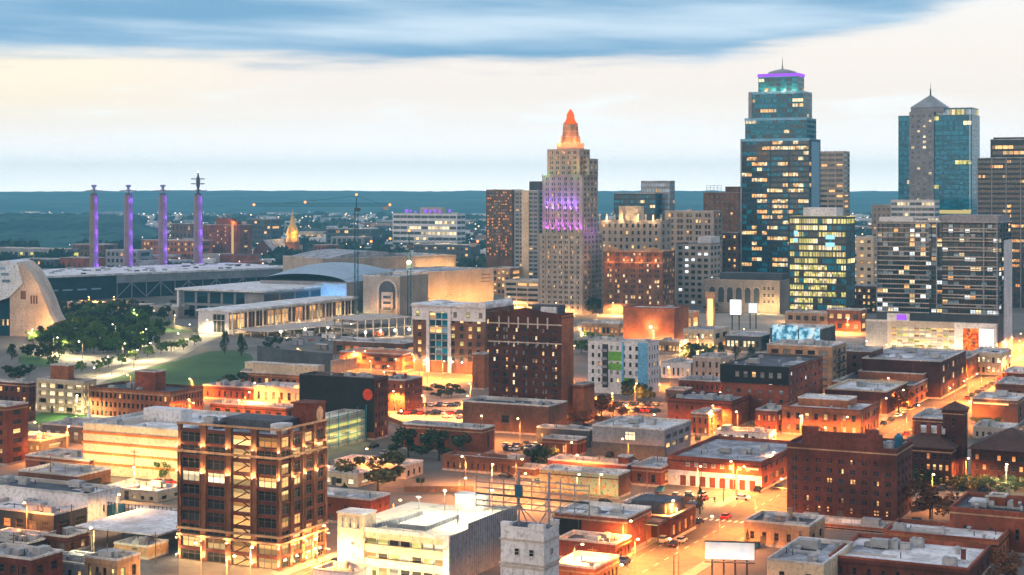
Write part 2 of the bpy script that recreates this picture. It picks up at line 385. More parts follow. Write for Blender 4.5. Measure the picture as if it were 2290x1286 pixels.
def B(name, label, g, wall, fl=0, nf=0, ns=0, units=None, cat='building', door=True, L=None, penthouse=None, chimneys=0, **kw):
    xl, xc, xr, yt, yb = g
    X, D, s, W, L = frame_of(xl, xc, xr, yb, L)
    h = (yb-yt)/s
    root = thing(name, label, cat, (X, D, 0), -A); root_dims[root.name] = (W, L, h); REG.append((root, X, D, label))
    tier(root, -W, 0, 0, L, 0, h, wall, fl, nf, ns, **kw)
    rz = h-kw.get('parapet', .9)
    if units is None: units = min(9, int(W*L/110)+2)
    roof_units(root, -W, 0, 0, L, rz, units)
    if penthouse:
        a, b_, c, d, ph, pm = penthouse
        tier(root, -W*a, -W*b_, L*c, L*d, rz, rz+ph, pm, cap=True, parapet=.3, name='penthouse_wall', roof=kw.get('roof', 'roof_grey'))
    if 'brick' in wall and D < 900:
        MB().box(-W-.12, .2, -.2, -.003, h-1.5, h-1.15).box(.003, .2, -.003, L, h-1.5, h-1.15).build('cornice', [rnd.choice((wall, 'dark_brick', 'tan_brick'))], root)
        MB().box(-W-.1, .12, -.12, -.003, 0, .7).box(.003, .12, -.003, L, 0, .7).build('plinth', ['concrete'], root)
        x = -W*rnd.uniform(.05, .95); MB().box(x-.08, x+.08, -.16, -.003, .7, h-1.5).build('downpipe', ['coping_dark'], root)
    for k in range(chimneys):
        cx, cyy = -W*rnd.uniform(.1, .9), L*rnd.uniform(.2, .9)
        MB().box(cx-.5, cx+.5, cyy-.4, cyy+.4, rz, rz+2.6).box(cx-.6, cx+.6, cyy-.5, cyy+.5, rz+2.6, rz+2.8).build('chimney', [wall], roof_of(root))
    if door and D < 760:
        x = -W*rnd.uniform(.2, .8)
        dr = MB().box(x-.75, x+.75, -.07, -.003, 0, 2.5).build('door', ['coping_dark'], root); MB().box(x+.5, x+.62, -.12, -.071, 1.0, 1.2).build('handle', ['vent_metal'], dr)
    return root
root_dims = {}
def BE(name, label, pa, pb, h, depth, wall, fl=0, nf=0, ns=0, units=4, cat='building', **kw):
    """A building by its front roof edge from pixel pa to pixel pb at height h, depth metres deep."""
    a = at(pa[0], pa[1], h); b = at(pb[0], pb[1], h)
    rz = atan2(b[1]-a[1], b[0]-a[0]); W = math.hypot(b[0]-a[0], b[1]-a[1])
    root = thing(name, label, cat, (b[0], b[1], 0), rz); root_dims[root.name] = (W, depth, h)
    tier(root, -W, 0, 0, depth, 0, h, wall, fl, nf, ns, **kw)
    roof_units(root, -W, 0, 0, depth, h-kw.get('parapet', .9), units)
    return root
# ------------------------------------------------------------------ screens, posters and painted walls
def mural_material():
    m, T = newmat('mural'); o = objcoord(T); s = T.n('ShaderNodeSeparateXYZ', {0: o}).outputs
    n = T.noise(o, .35, 3); n2 = T.noise(o, .8, 2)
    c = T.mix(T.ss(T.m('ADD', s[0], T.m('MULTIPLY', n, 4)), -16, -10), (.46, .37, .19), (.25, .35, .24))
    c = T.mix(T.ss(n2, .56, .6), c, (.45, .17, .06)); c = T.mix(T.ss(T.noise(o, 1.1, 1), .63, .66), c, (.05, .16, .10))
    out(T, T.n('ShaderNodeBsdfPrincipled', {'Base Color': c, 'Roughness': .8}).outputs[0])
mural_material()
def ice():
    m, T = newmat('screen_ice'); o = objcoord(T); n = T.noise(o, .3, 4); n2 = T.noise(o, .16, 3)
    c = T.mix(T.ss(n, .4, .6), (.03, .16, .25), (.42, .70, .85)); c = T.mix(T.ss(n2, .55, .65), c, (.75, .72, .6))
    out(T, T.n('ShaderNodeEmission', {'Color': c, 'Strength': .7}).outputs[0])
ice()
def screens():
    m, T = newmat('screen_fire'); o = objcoord(T); n = T.noise(o, .5, 4); n2 = T.noise(o, .3, 3)
    c = T.mix(T.ss(n, .35, .65), (.45, .02, .005), (1, .25, .03)); c = T.mix(T.ss(n2, .58, .65), c, (.1, .05, .03))
    out(T, T.n('ShaderNodeEmission', {'Color': c, 'Strength': .9}).outputs[0])
    m, T = newmat('screen_sky'); o = objcoord(T); s = T.n('ShaderNodeSeparateXYZ', {0: o}).outputs; n = T.noise(o, .4, 4)
    c = T.mix(T.ss(T.m('ADD', s[2], T.m('MULTIPLY', n, 5)), 9, 10.5), (.35, .26, .24), (1, .97, .95))
    out(T, T.n('ShaderNodeEmission', {'Color': c, 'Strength': 1.1}).outputs[0])
screens()
def poster_material():
    m, T = newmat('poster_white'); o = objcoord(T); n = T.noise(o, .22, 4)
    c = T.mix(T.ss(n, .45, .65), (.88, .87, .85), (.62, .74, .82))
    out(T, T.n('ShaderNodeBsdfPrincipled', {'Base Color': c, 'Roughness': .6}).outputs[0])
poster_material()
emit('lantern_glass', (1, .16, .025), .6)
wallmat('shell_white', (.64, .73, .84), var=.1, big=.2)
wallmat('coping_blue', (.16, .42, .62), var=.15, rough=.35)
emit('screen_pale', (.78, .84, .95), .75); emit('screen_bright', (1, .97, .93), 3)
# ------------------------------------------------------------------ the setting: ground, streets, park, hills, far town
def ground_material():
    m, T = newmat('ground'); o = objcoord(T)
    d = T.n('ShaderNodeVectorMath', {0: o}, operation='LENGTH').outputs[1]
    a = T.noise(o, .02, 4); f = T.noise(o, .006, 4); g = T.noise(o, .4, 3)
    near = T.mix(T.ss(a, .35, .65), (.085, .08, .075), (.155, .145, .135)); near = T.mix(T.m('MULTIPLY', T.ss(g, .5, .7), .4), near, (.05, .05, .05))
    far = T.mix(T.ss(f, .4, .62), (.02, .045, .03), (.12, .12, .12))
    col = T.mix(T.ss(d, 1500, 2300), near, far)
    out(T, T.n('ShaderNodeBsdfPrincipled', {'Base Color': col, 'Roughness': .9}).outputs[0])
    m, T = newmat('woodland'); o = objcoord(T)
    a = T.noise(o, .004, 5); g = T.noise(o, .03, 4, .7)
    col = T.mix(T.ss(a, .4, .62), (.016, .075, .095), (.05, .13, .13)); col = T.mix(T.m('MULTIPLY', T.ss(g, .5, .66), .8), col, (.007, .03, .038))  # blue of the distant hazy air is mixed into the tree colour
    out(T, T.n('ShaderNodeBsdfPrincipled', {'Base Color': col, 'Roughness': .95, 'Specular IOR Level': .1}).outputs[0])
ground_material()
structure(MB().face([(-9000, -200, 0), (9000, -200, 0), (9000, 14500, 0), (-9000, 14500, 0)]).build('ground', 'ground'))
def strip_uv(name, u0, u1, v0, v1, z, mat):
    p = [uv(u0, v0), uv(u1, v0), uv(u1, v1), uv(u0, v1)]
    return structure(MB().face([(x, y, z) for x, y in p]).build(name, mat))
VST = [(-140, 9, 300, 1010), (-205, 7, 285, 860), (-372, 6.5, 420, 800)]
UST = [(430, 7, -480, -149), (560, 7, -480, -149), (692, 7, -480, -149), (640, 5, -129, 60)]
for u, hw, v0, v1 in VST: strip_uv('road', u-hw, u+hw, v0, v1, .012, 'asphalt')
for v, hw, u0, u1 in UST: strip_uv('road', u0, u1, v-hw, v+hw, .008, 'asphalt')
for u, hw, v0, v1 in VST:                        # raised pavements with a kerb, broken where streets cross
    for sd in (-1, 1):
        a = v0; cuts = sorted([(v-hw2-1, v+hw2+1) for v, hw2, u0, u1 in UST if u0-12 < u+sd*(hw+2) < u1+12])+[(v1, v1)]
        for c0, c1 in cuts:
            if c0-a > 4:
                b = MB(); q0, q1 = sorted((u+sd*hw, u+sd*(hw+3)))
                pts = [uv(q0, a), uv(q1, a), uv(q1, c0), uv(q0, c0)]
                structure(b.prism(pts, 0, .13).build('pavement', 'pavement'))
            a = c1
mk = MB()
for u, hw, v0, v1 in VST[:2]:
    v = v0
    while v < v1:
        if not any(abs(v+1.5-c[0]) < c[1]+3 for c in UST):
            mk.face([(*uv(u-.09, v), .024), (*uv(u+.09, v), .024), (*uv(u+.09, v+3), .024), (*uv(u-.09, v+3), .024)])
            mk.face([(*uv(u-hw+2.4, v), .024), (*uv(u-hw+2.5, v), .024), (*uv(u-hw+2.5, v+4), .024), (*uv(u-hw+2.4, v+4), .024)])
        v += 7
for (u, hw, v0, v1) in VST[:1]:
    for c in (430,):
        for k in range(10): mk.face([(*uv(u-8+k*1.7, c-10), .024), (*uv(u-7.2+k*1.7, c-10), .024), (*uv(u-7.2+k*1.7, c-7.5), .024), (*uv(u-8+k*1.7, c-7.5), .024)])
structure(mk.build('road_markings', 'road_paint'))
def patch(name, px, mat, z=.02):
    return structure(MB().face([(at(x, y)[0], at(x, y)[1], z) for x, y in px]).build(name, mat))
patch('lawn', [(232, 852), (300, 833), (400, 805), (468, 786), (520, 783), (560, 792), (571, 812), (540, 842), (500, 856), (430, 866), (330, 866)], 'lawn_green', .016)
patch('lawn', [(40, 812), (42, 796), (62, 788), (96, 792), (140, 802), (138, 815), (90, 822)], 'lawn_green', .016)
patch('lawn', [(290, 712), (330, 716), (380, 728), (440, 733), (440, 742), (360, 748), (290, 744)], 'lawn_green', .016)
patch('lawn', [(40, 940), (120, 915), (200, 905), (260, 912), (210, 930), (110, 955)], 'lawn_green', .016)
patch('path', [(170, 858), (230, 838), (330, 798), (400, 765), (450, 742), (520, 742), (470, 762), (400, 800), (300, 830), (236, 851), (215, 862)], 'plaza', .02)
patch('path', [(70, 778), (150, 792), (240, 800), (300, 797), (290, 812), (230, 822), (140, 814), (66, 792)], 'plaza', .018)
patch('plaza', [(1290, 722), (1400, 700), (1740, 700), (1940, 760), (1900, 790), (1480, 790), (1300, 770)], 'plaza', .014)
patch('plaza', [(440, 748), (790, 708), (925, 704), (925, 770), (620, 772), (540, 778), (470, 770)], 'lot', .012)
patch('parking_lot', [(868, 938), (900, 882), (1050, 880), (1050, 945), (900, 952)], 'plaza', .014)
patch('parking_lot', [(1325, 935), (1335, 892), (1495, 882), (1495, 925), (1400, 950)], 'lot', .014)
patch('parking_lot', [(905, 1100), (945, 1066), (1180, 1064), (1200, 1085), (1060, 1098)], 'lot', .014)
patch('parking_lot', [(1420, 1112), (1440, 1088), (1500, 1086), (1705, 1102), (1640, 1130), (1560, 1125)], 'lot', .014)
patch('parking_lot', [(1990, 1150), (2060, 1085), (2290, 1085), (2290, 1115), (2110, 1130)], 'lot', .014)
patch('yard', [(0, 1286), (0, 1165), (170, 1165), (400, 1200), (400, 1286)], 'roof_dark', .014)
patch('freeway', [(90, 700), (90, 652), (420, 668), (740, 700), (700, 716), (400, 700)], 'asphalt', .010)

# far hills, higher than the eye only a little; the near wooded bluff
def hills():
    from mathutils import noise as N
    def hgt(x, y):
        n = N.fractal(((x*.00032), y*.00045, 1.7), 1., 2., 4); n2 = N.fractal((x*.006, y*.006, 4.), .8, 2., 3)
        t = max(0, min(1, (y-5200)/3600)); t = t*t*(3-2*t)
        w = max(0, 1-abs(y-6400)/900)
        return t*(83+n*16)+w*(24+22*n)+n2*7*max(.0, min(1, (y-5000)/600))
    b = MB(); xs = [-4200+i*34 for i in range(248)]; ys = [4700+j*75 for j in range(90)]
    for y in ys:
        for x in xs: b.v.append((x, y, hgt(x, y)-1.5))
    n = len(xs)
    for j in range(len(ys)-1):
        for i in range(n-1): b.f.append((j*n+i, j*n+i+1, (j+1)*n+i+1, (j+1)*n+i)); b.m.append(0)
    structure(b.build('hills', 'woodland'))
    b = MB(); xs = [-1150+i*9 for i in range(84)]; ys = [2350+j*16 for j in range(70)]; n = len(xs)
    for y in ys:
        for x in xs:
            px = CX+x/y*F
            e = max(0, min(1, (y-2350)/500))*max(0, min(1, (3450-y)/300)); side = max(0, min(1, (430-px)/190))
            side2 = side*side*(3-2*side)
            b.v.append((x, y, (46*e+5*N.fractal((x*.008, y*.008, 0), 1., 2., 3))*side2+N.noise((x*.06, y*.06, 3))*4*side2-1.5))
    for j in range(len(ys)-1):
        for i in range(n-1): b.f.append((j*n+i, j*n+i+1, (j+1)*n+i+1, (j+1)*n+i)); b.m.append(0)
    structure(b.build('wooded_hill', 'woodland'))
hills()

def distant_town():
    """The countless roofs and lights too far off to count."""
    r = random.Random(3)
    for part, mats, n in (('distant_town', ['white_wall', 'roof_grey', 'red_brick', 'tan_brick', 'slate_wall', 'concrete'], 1700),):
        b = MB()
        for i in range(n):
            y = 1750+5200*r.random()**1.5; px = r.uniform(-20, 2300)
            if y < 3500 and px < 330: continue
            if y < 2100 and 540 < px < 1100 and r.random() < .6: continue
            x = (px-CX)/F*y; k = r.uniform(.5, 1)*(1+y/5000)
            w_, d_, h_ = r.uniform(14, 50)*k, r.uniform(10, 30)*k, r.uniform(4, 11)*(1+y/9000)
            b.box(x-w_/2, x+w_/2, y-d_/2, y+d_/2, -1, h_, r.choice((0, 0, 0, 0, 1, 2, 3, 4, 5)))
        structure(b.build(part, mats), 'stuff')
    b = MB()
    for i in range(1500):
        y = 1500+5400*r.random()**1.3; px = r.uniform(-20, 2300)
        if y < 3400 and px < 330 and r.random() < .85: continue
        x = (px-CX)/F*y; z = r.uniform(8, 16); k = r.uniform(.2, .42)*y/1000
        b.lathe([(.1*k, z-k), (k, z-.5*k), (k, z+.5*k), (.1*k, z+k)], 6, x, y, 0 if r.random() < .6 else 1)
    structure(b.build('distant_lights', ['lamp_far', 'lamp_far_pale']), 'stuff')
    b = MB()
    for i in range(520):
        y = 1650+3600*r.random()**1.4; px = r.uniform(-20, 2300); x = (px-CX)/F*y
        rad = r.uniform(6, 16)*(1+y/5000); hh = r.uniform(8, 13)*(1+y/8000)
        for k in range(46):
            a, e, q = r.uniform(0, 2*pi), r.uniform(-.2, 1.5), r.uniform(.5, 1)
            c = (x+rad*1.7*q*cos(a)*cos(e), y+rad*q*sin(a)*cos(e), hh*.25+hh*.8*q*max(0, sin(e))); t = rad*.22
            t1, t2 = r.uniform(0, pi), r.uniform(-.6, .6)
            d1 = (t*cos(t1), t*sin(t1), t*t2); d2 = (t*.5*sin(t1), -t*.2, t*.9)
            b.face([tuple(c[i]-d1[i]-d2[i] for i in range(3)), tuple(c[i]+d1[i]-d2[i] for i in range(3)), tuple(c[i]+d1[i]+d2[i] for i in range(3)), tuple(c[i]-d1[i]+d2[i] for i in range(3))])
    structure(b.build('distant_trees', 'leaf_far'), 'stuff')
distant_town()
# ------------------------------------------------------------------ buildings of the grid, front to back
SASH = dict(ww=.42, wh=.55); PAIR = dict(ww=.6, wh=.5, pair=True)
# -- right foreground
b = B('warehouse', 'big dark red brick warehouse at the right kerb of the wide orange street', (1760, 2005, 2040, 1006, 1172), 'maroon_brick', 6, 9, 4, ww=.42, wh=.5, pair=True, lit=.12, litm='lit_warm', cop='maroon_brick', glass=['glass_dark', 'glass_navy'], roof='roof_dark', mx=.02, top=3, base=1)
W, L, h = root_dims[b.name]
MB().box(-W*.86, -W*.13, -.06, 1.2, h-.4, h+3.6).box(-W*.86, -W*.72, -.1, 1.4, h+3.6, h+4.8).box(-W*.28, -W*.17, -.1, 1.4, h+3.6, h+4.8).build('parapet', ['maroon_brick'], b)
MB().box(-W*.99, -W*.01, -.3, -.002, h-3.1, h-2.7).build('cornice', ['maroon_brick'], b); MB().box(-W*.99, -W*.01, -.2, -.002, 2.2, 2.6).build('cornice', ['maroon_brick'], b)
MB().lathe([(1.1, h-1), (1.1, h+2.2), (.2, h+3)], 10, -W*.06, L*.55).build('roof_tank', ['tank_blue'], b)
b = B('brick_annex', 'low red brick annex along the foot of the big dark warehouse', (1743, 1975, 1990, 1179, 1194), 'orange_brick', 1, 6, 0, roof='roof_white', L=6, lit=.1, units=2)
def hip(root, x0, x1, y0, y1, z, hr, mat, ov=1.0, name='roof'):
    q = min(x1-x0, y1-y0)/2
    if x1-x0 > y1-y0: a, c = (x0+q, (y0+y1)/2, z+hr), (x1-q, (y0+y1)/2, z+hr)
    else: a, c = ((x0+x1)/2, y0+q, z+hr), ((x0+x1)/2, y1-q, z+hr)
    e = [(x0-ov, y0-ov, z), (x1+ov, y0-ov, z), (x1+ov, y1+ov, z), (x0-ov, y1+ov, z)]
    m = MB()
    if x1-x0 > y1-y0: m.face([e[0], e[1], c, a]).face([e[1], e[2], c]).face([e[2], e[3], a, c]).face([e[3], e[0], a])
    else: m.face([e[0], e[1], a]).face([e[1], e[2], c, a]).face([e[2], e[3], c]).face([e[3], e[0], a, c])
    m.face([(x, y, z-.25) for x, y, _ in e])
    for i in range(4):
        j = (i+1) % 4; m.face([(e[i][0], e[i][1], z-.25), (e[j][0], e[j][1], z-.25), e[j], e[i]])
    m.build(name, [mat], root)
def gable(root, x0, x1, y0, y1, z, hr, wall, roof, ridge='x', ov=.5):
    m = MB(); r = MB()
    if ridge == 'x':
        ym = (y0+y1)/2
        for x in (x0, x1): m.face([(x, y0, z), (x, y1, z), (x, ym, z+hr)])
        r.face([(x0-ov, y0-ov, z-.2), (x1+ov, y0-ov, z-.2), (x1+ov, ym, z+hr+.2), (x0-ov, ym, z+hr+.2)]).face([(x1+ov, y1+ov, z-.2), (x0-ov, y1+ov, z-.2), (x0-ov, ym, z+hr+.2), (x1+ov, ym, z+hr+.2)])
    else:
        xm = (x0+x1)/2
        for y in (y0, y1): m.face([(x0, y, z), (x1, y, z), (xm, y, z+hr)])
        r.face([(x1+ov, y0-ov, z-.2), (x1+ov, y1+ov, z-.2), (xm, y1+ov, z+hr+.2), (xm, y0-ov, z+hr+.2)]).face([(x0-ov, y1+ov, z-.2), (x0-ov, y0-ov, z-.2), (xm, y0-ov, z+hr+.2), (xm, y1+ov, z+hr+.2)])
    m.build('gable', [wall], root); r.build('roof', [roof], root)
b = B('station_house', 'dark brick house with a brown hip roof, left of the square brick tower', (2010, 2128, 2140, 1003, 1092), 'dark_brick', 3, 8, 3, L=16, lit=.25, litm=['lit_warm', 'lit_orange'], cap=False, units=0, base=1)
W, L, h = root_dims[b.name]; hip(b, -W, 0, 0, L, h, 4.5, 'roof_tile'); MB().box(-W*.75, -W*.2, L*.35, L*.7, h+3.2, h+4.9).build('roof_deck', ['roof_white'], b)
for k in (.3, .5, .7): MB().box(-W*k-.6, -W*k+.6, L*.3, L*.3+1, h+2.5, h+6.2).build('chimney', ['red_brick'], b)
b = B('brick_tower', 'square dark brick tower with a low pyramid roof rising beside the hip roofed houses', (2108, 2155, 2163, 917, 1085), 'dark_brick', 4, 1, 1, ww=.14, wh=.5, L=6, lit=.1, cap=False, units=0)
W, L, h = root_dims[b.name]; hip(b, -W, 0, 0, L, h, 2.2, 'roof_tile', .7); MB().box(-W-.25, .25, -.25, L+.25, h-1.2, h-.6).build('cornice', ['dark_brick'], b)
b = B('station_house', 'brown hip roofed brick house at the right edge, beyond the square brick tower', (2172, 2330, 2345, 1012, 1095), 'dark_brick', 3, 9, 3, L=20, lit=.3, litm=['lit_warm', 'lit_orange'], cap=False, units=0, base=1)
W, L, h = root_dims[b.name]; hip(b, -W, 0, 0, L, h, 5.5, 'roof_tile')
B('brick_shop', 'plain red brick building with stepped roof parapets at the right edge behind the white roofs', (2124, 2310, 2330, 1149, 1245), 'red_brick', 1, 3, 1, ww=.15, wh=.3, lit=0, roof='roof_dark', cop='red_brick', L=22, penthouse=(.6, .4, .4, .6, 3, 'red_brick'), chimneys=3)
B('brick_shop', 'long low brick building with a clean white roof at the lower right edge', (1975, 2233, 2258, 1209, 1268), 'orange_brick', 1, 1, 3, ww=.4, wh=.4, lit=.2, roof='roof_white', cop='red_brick', units=5)
B('brick_shop', 'low brick building with a wide blue white roof at the bottom right edge', (1854, 2167, 2215, 1272, 1325), 'maroon_brick', 1, 9, 4, ww=.25, wh=.4, lit=.05, roof='roof_white', cop='red_brick', units=6, chimneys=1)
B('flat_shop', 'peach walled low building with a dusty grey roof at the bottom, right of the billboard', (1715, 1842, 1880, 1262, 1320), 'cream_wall', 1, 2, 0, ww=.2, wh=.35, lit=0, roof='roof_grey', units=6, L=26)
B('flat_shop', 'beige low building with a dark flat roof right of the blank white billboard', (1664, 1810, 1832, 1176, 1232), 'tan_brick', 1, 5, 2, ww=.35, wh=.4, lit=.1, roof='roof_dark', units=5, chimneys=1, L=14)
# -- middle of the street, left kerb, near to far
b = B('depot', 'two storey depot with red brick above white bays and a row of brick red doors', (1493, 1703, 1770, 1034, 1100), 'red_brick', 0, 0, 0, L=44, roof='roof_grey', units=6, door=False, cop='red_brick')
W, L, h = root_dims[b.name]
MB().box(-W-.02, .02, -.14, -.003, 0, h*.52).build('ground_floor_wall', ['white_wall'], b)
for k in range(8):
    x = -W*.86+k*W*.105
    MB().box(x, x+W*.062, -.24, -.143, .1, 3.1).box(x+.1, x+W*.062-.1, -.27, -.241, 1.5, 1.6).build('loading_door', ['maroon_brick'], b)
    o = link('window', window_mesh('glass_pale', 'coping_pale', 'sash'), b, (-W*.78+k*W*.092, -.06, h*.76)); o.scale = (1.1, 1, 1.2)
MB().box(-W*.17, -W*.03, -.3, -.05, h*.72, h*.72+.5).build('strip_light', ['strip_warm'], b)
for k in range(7):
    o = link('window', window_mesh('lit_orange' if k % 3 else 'glass_dark', 'coping_dark', 'grid'), b, (.06, 4+k*5.6, h*.35), pi/2); o.scale = (3, 1, 2.2)
    o = link('window', window_mesh('glass_dark', 'coping_dark', 'sash'), b, (.06, 4+k*5.6, h*.76), pi/2); o.scale = (1.4, 1, 1.6)
b = B('office', 'grey modern block with one lit picture window, raised over a dark blue base wall', (1325, 1486, 1545, 961, 1030), 'grey_wall', 2, 0, 4, litside=.4, litm='lit_warm', roof='roof_white', units=5, door=False, ww=.7, wh=.5, base=3)
W, L, h = root_dims[b.name]
MB().box(-W-.4, .5, -.5, -.003, 0, 4.6).build('base_wall', ['slate_wall'], b); o = link('window', window_mesh('lit_cream', 'coping_dark', 'grid'), b, (-W*.47, -.04, h*.72)); o.scale = (4, 1, 3)
B('brick_block', 'rust red brick block with few windows, left of the black capped brick block', (1493, 1636, 1680, 898, 962), 'red_brick', 2, 4, 5, ww=.14, wh=.35, lit=.05, roof='roof_grey', cop='maroon_brick', units=6, litside=.3, base=.8)
b = B('brick_block', 'six storey brick block wearing a black metal top floor with square windows', (1613, 1763, 1840, 822, 950), 'red_brick', 6, 6, 7, ww=.36, wh=.42, lit=.15, litm='lit_white', glass=['glass_pale', 'glass_sky', 'glass_dark'], roof='roof_dark', cop='coping_dark', units=7)
W, L, h = root_dims[b.name]
MB().box(-W-.3, .2, -.6, -.003, h-6.6, h+.2).build('metal_top_floor', ['black_wall'], b)
for k in range(6):
    o = link('window', window_mesh('glass_pale' if k != 2 else 'lit_warm', 'coping_dark', 'sash'), b, (-W*.75+k*W*.125, -.63, h-3.2)); o.scale = (1.6, 1, 2.1)
b = B('office', 'tan brick block with wide windows and black fire escapes on its shaded right side', (1715, 1860, 1893, 775, 895), 'tan_brick', 6, 5, 3, ww=.62, wh=.5, lit=.1, glass=['glass_pale', 'glass_dark'], roof='roof_white', units=6)
W, L, h = root_dims[b.name]
m = MB()
for k in range(1, 6):
    z = k*h/6.2; m.box(.02, 1.4, L*.3, L*.75, z, z+.12).box(1.35, 1.4, L*.3, L*.75, z+.12, z+1.1)
    m.tube((.9, L*.33, z), (.9, L*.7, z-h/6.2+.3), .12)
m.build('fire_escape', ['dark_steel'], b)
B('brick_block', 'brown brick block behind the tan block with fire escapes', (1850, 1948, 1975, 786, 878), 'brown_brick', 5, 4, 4, ww=.4, wh=.5, lit=.06, roof='roof_grey', units=5)
B('brick_block', 'wide blank dark brick block whose street end glows orange, below the podium screens', (1928, 2104, 2160, 808, 893), 'dark_brick', 3, 0, 5, litside=.5, litm='lit_warm', roof='roof_grey', units=7, ww=.4)
B('brick_block', 'low block with an orange lit set back wall on its dark roof', (1862, 2044, 2100, 861, 908), 'orange_brick', 2, 6, 5, lit=.1, litside=.5, litm='lit_warm', roof='roof_dark', penthouse=(.85, .02, .45, .9, 3.2, 'orange_brick'), units=4)
B('brick_block', 'dark maroon brick block with a pale roof edge and a cream street front', (1845, 1983, 2030, 876, 930), 'maroon_brick', 0, 0, 4, litside=.4, roof='roof_white', cop='cream_wall', litm='lit_warm', units=4, ww=.5)
b = B('shop_house', 'orange lit two storey brick house with bright windows and a lit penthouse on the roof', (1748, 1925, 1966, 918, 982), 'orange_brick', 2, 8, 6, ww=.42, wh=.55, lit=.6, litm='lit_warm', roof='roof_white', cop='red_brick', penthouse=(.9, .25, .4, .85, 3, 'orange_brick'), units=4, base=.6)
# -- right edge, far side of the street
b = B('brick_shop', 'low white roofed building with a bright strip light along its front, right edge', (2174, 2276, 2310, 895, 952), 'brown_brick', 1, 0, 2, lit=0, roof='roof_white', units=3, L=22)
W, L, h = root_dims[b.name]; MB().box(-W*.97, -W*.2, -.5, -.02, h-2.1, h-1.6).build('strip_light', ['strip_warm'], b); LS = light('strip_glow', b, (-W*.55, -2.2, h-2.0), 900, ORANGE, radius=.5)
B('brick_shop', 'grey roofed low brick building right of the street beyond the strip lit shop', (2226, 2310, 2330, 860, 905), 'brown_brick', 1, 4, 2, lit=.1, roof='roof_grey', units=3)
B('brick_shop', 'blue roofed dark low building at the far right end of the street', (2240, 2310, 2330, 835, 870), 'dark_brick', 1, 4, 2, lit=.1, roof='roof_white', units=2)
B('brick_shop', 'small dark red building with a flat roof left of the brick tower', (2040, 2108, 2140, 936, 990), 'dark_brick', 1, 4, 2, lit=0, roof='roof_grey', units=3)
B('row_house', 'pale lit corner shop where the far street meets the podium', (2170, 2240, 2262, 790, 840), 'cream_wall', 2, 6, 3, lit=.6, litm='lit_cream', roof='roof_white', units=1)
# -- centre
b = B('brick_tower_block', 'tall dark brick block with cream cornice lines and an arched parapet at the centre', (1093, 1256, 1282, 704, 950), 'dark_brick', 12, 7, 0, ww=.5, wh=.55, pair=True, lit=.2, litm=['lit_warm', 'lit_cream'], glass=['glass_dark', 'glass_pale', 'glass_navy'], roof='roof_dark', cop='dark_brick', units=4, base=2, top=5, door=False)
W, L, h = root_dims[b.name]
m = MB(); arc = [(-W*.98, h-.3), (-W*.02, h-.3), (-W*.02, h+.3), (-W*.25, h+.8), (-W*.5, h+2.3), (-W*.75, h+.8), (-W*.98, h+.3)]
m.slab(arc, -.15, .5).build('parapet', ['dark_brick'], b)
for z in (h-4.2, h-11.3, 4.0): MB().box(-W, 0, -.35, -.003, z, z+.45).build('cornice', ['pale_stone'], b)
for k in range(6):
    x = -W*.86+k*W*.133
    for z0, z1 in ((h-5.6, h-1.4), (h-12.0, h-10.6)): MB().box(x, x+.6, -.45, -.351, z0, z1).build('stone_block', ['pale_stone'], b)
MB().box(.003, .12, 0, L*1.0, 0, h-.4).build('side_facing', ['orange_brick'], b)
MB().box(-W*.45, -W*.08, L*.3, L*.8, h-.9, h+3.2).build('penthouse_wall', ['slate_wall'], b); MB().box(-W*.3, -W*.1, L*.1, L*.25, h-.9, h+2.6).build('roof_plant', ['roof_white'], b)
B('brick_annex', 'low red brick annex at the foot of the tall dark brick block', (1035, 1227, 1235, 908, 976), 'brown_brick', 1, 1, 0, ww=.1, wh=.3, L=16, roof='roof_dark', units=7)
B('brick_annex', 'brick stub with a burning orange wall, right of the tall dark brick block', (1281, 1306, 1328, 860, 948), 'orange_brick', 0, 0, 0, L=10, units=0)
b = B('hotel', 'brown and white hotel with a tall white framed glass bay and wavy roof edge', (924, 1085, 1150, 690, 838), 'brown_panel', 7, 8, 6, ww=.45, wh=.6, lit=.3, litm=['lit_warm', 'lit_green'], base=5, top=1, roof='roof_white', units=6, door=False)
W, L, h = root_dims[b.name]
m = MB(); m.box(-W-.3, .3, -.5, -.003, h-6.5, h+.2); m.build('top_floor_wall', ['white_wall'], b)
for k in range(6):
    o = link('window', window_mesh('glass_pale' if k % 2 else 'lit_green', 'coping_dark', 'sash'), b, (-W*.93+k*W*.175, -.52, h-3.4)); o.scale = (1.8, 1, 2.4)
bx0, bx1 = -W*.80, -W*.46
m = MB().box(bx0, bx0+1.6, -1.2, -.503, 0, h-1).box(bx1-1.6, bx1, -1.2, -.503, 0, h-1).box(bx0+1.6, bx1-1.6, -1.2, -.503, h-2.2, h-1); m.build('bay_frame', ['white_wall'], b)
for k in range(7):
    z = 5+k*(h-8)/7
    for j in range(3):
        x = bx0+1.7+(bx1-bx0-3.4)*(j+.5)/3; o = link('window', window_mesh(rnd.choice(('glass_teal', 'glass_navy', 'glass_navy', 'lit_warm', 'glass_sky')), 'coping_pale', 'plain'), b, (x, -.7, z+2.1)); o.scale = ((bx1-bx0-3.4)/3, 1, (h-8)/7-.35)
for z, ps in ((h+.2, 1.),):
    pts = [(-W-1.2, z)]+[(-W+W*t, z+1.4-1.0*sin(t*pi*1.3)+(2.4*max(0, t-.6))) for t in [i/12 for i in range(13)]]+[(1, z+1.6), (1, z)]
    MB().slab(pts, -1.5, L*.9).build('roof_canopy', ['roof_white'], b)
for x in (-W*.97, bx0-1.2, bx1+1.2, -W*.3, -W*.12): light('uplight', b, (x, -1.9, 6), 700, CREAM, radius=.3); MB().lathe([(.3, 5.2), (.35, 5.6), (.1, 5.8)], 8, x, -1.2).build('wall_lamp', ['lamp_white'], b)
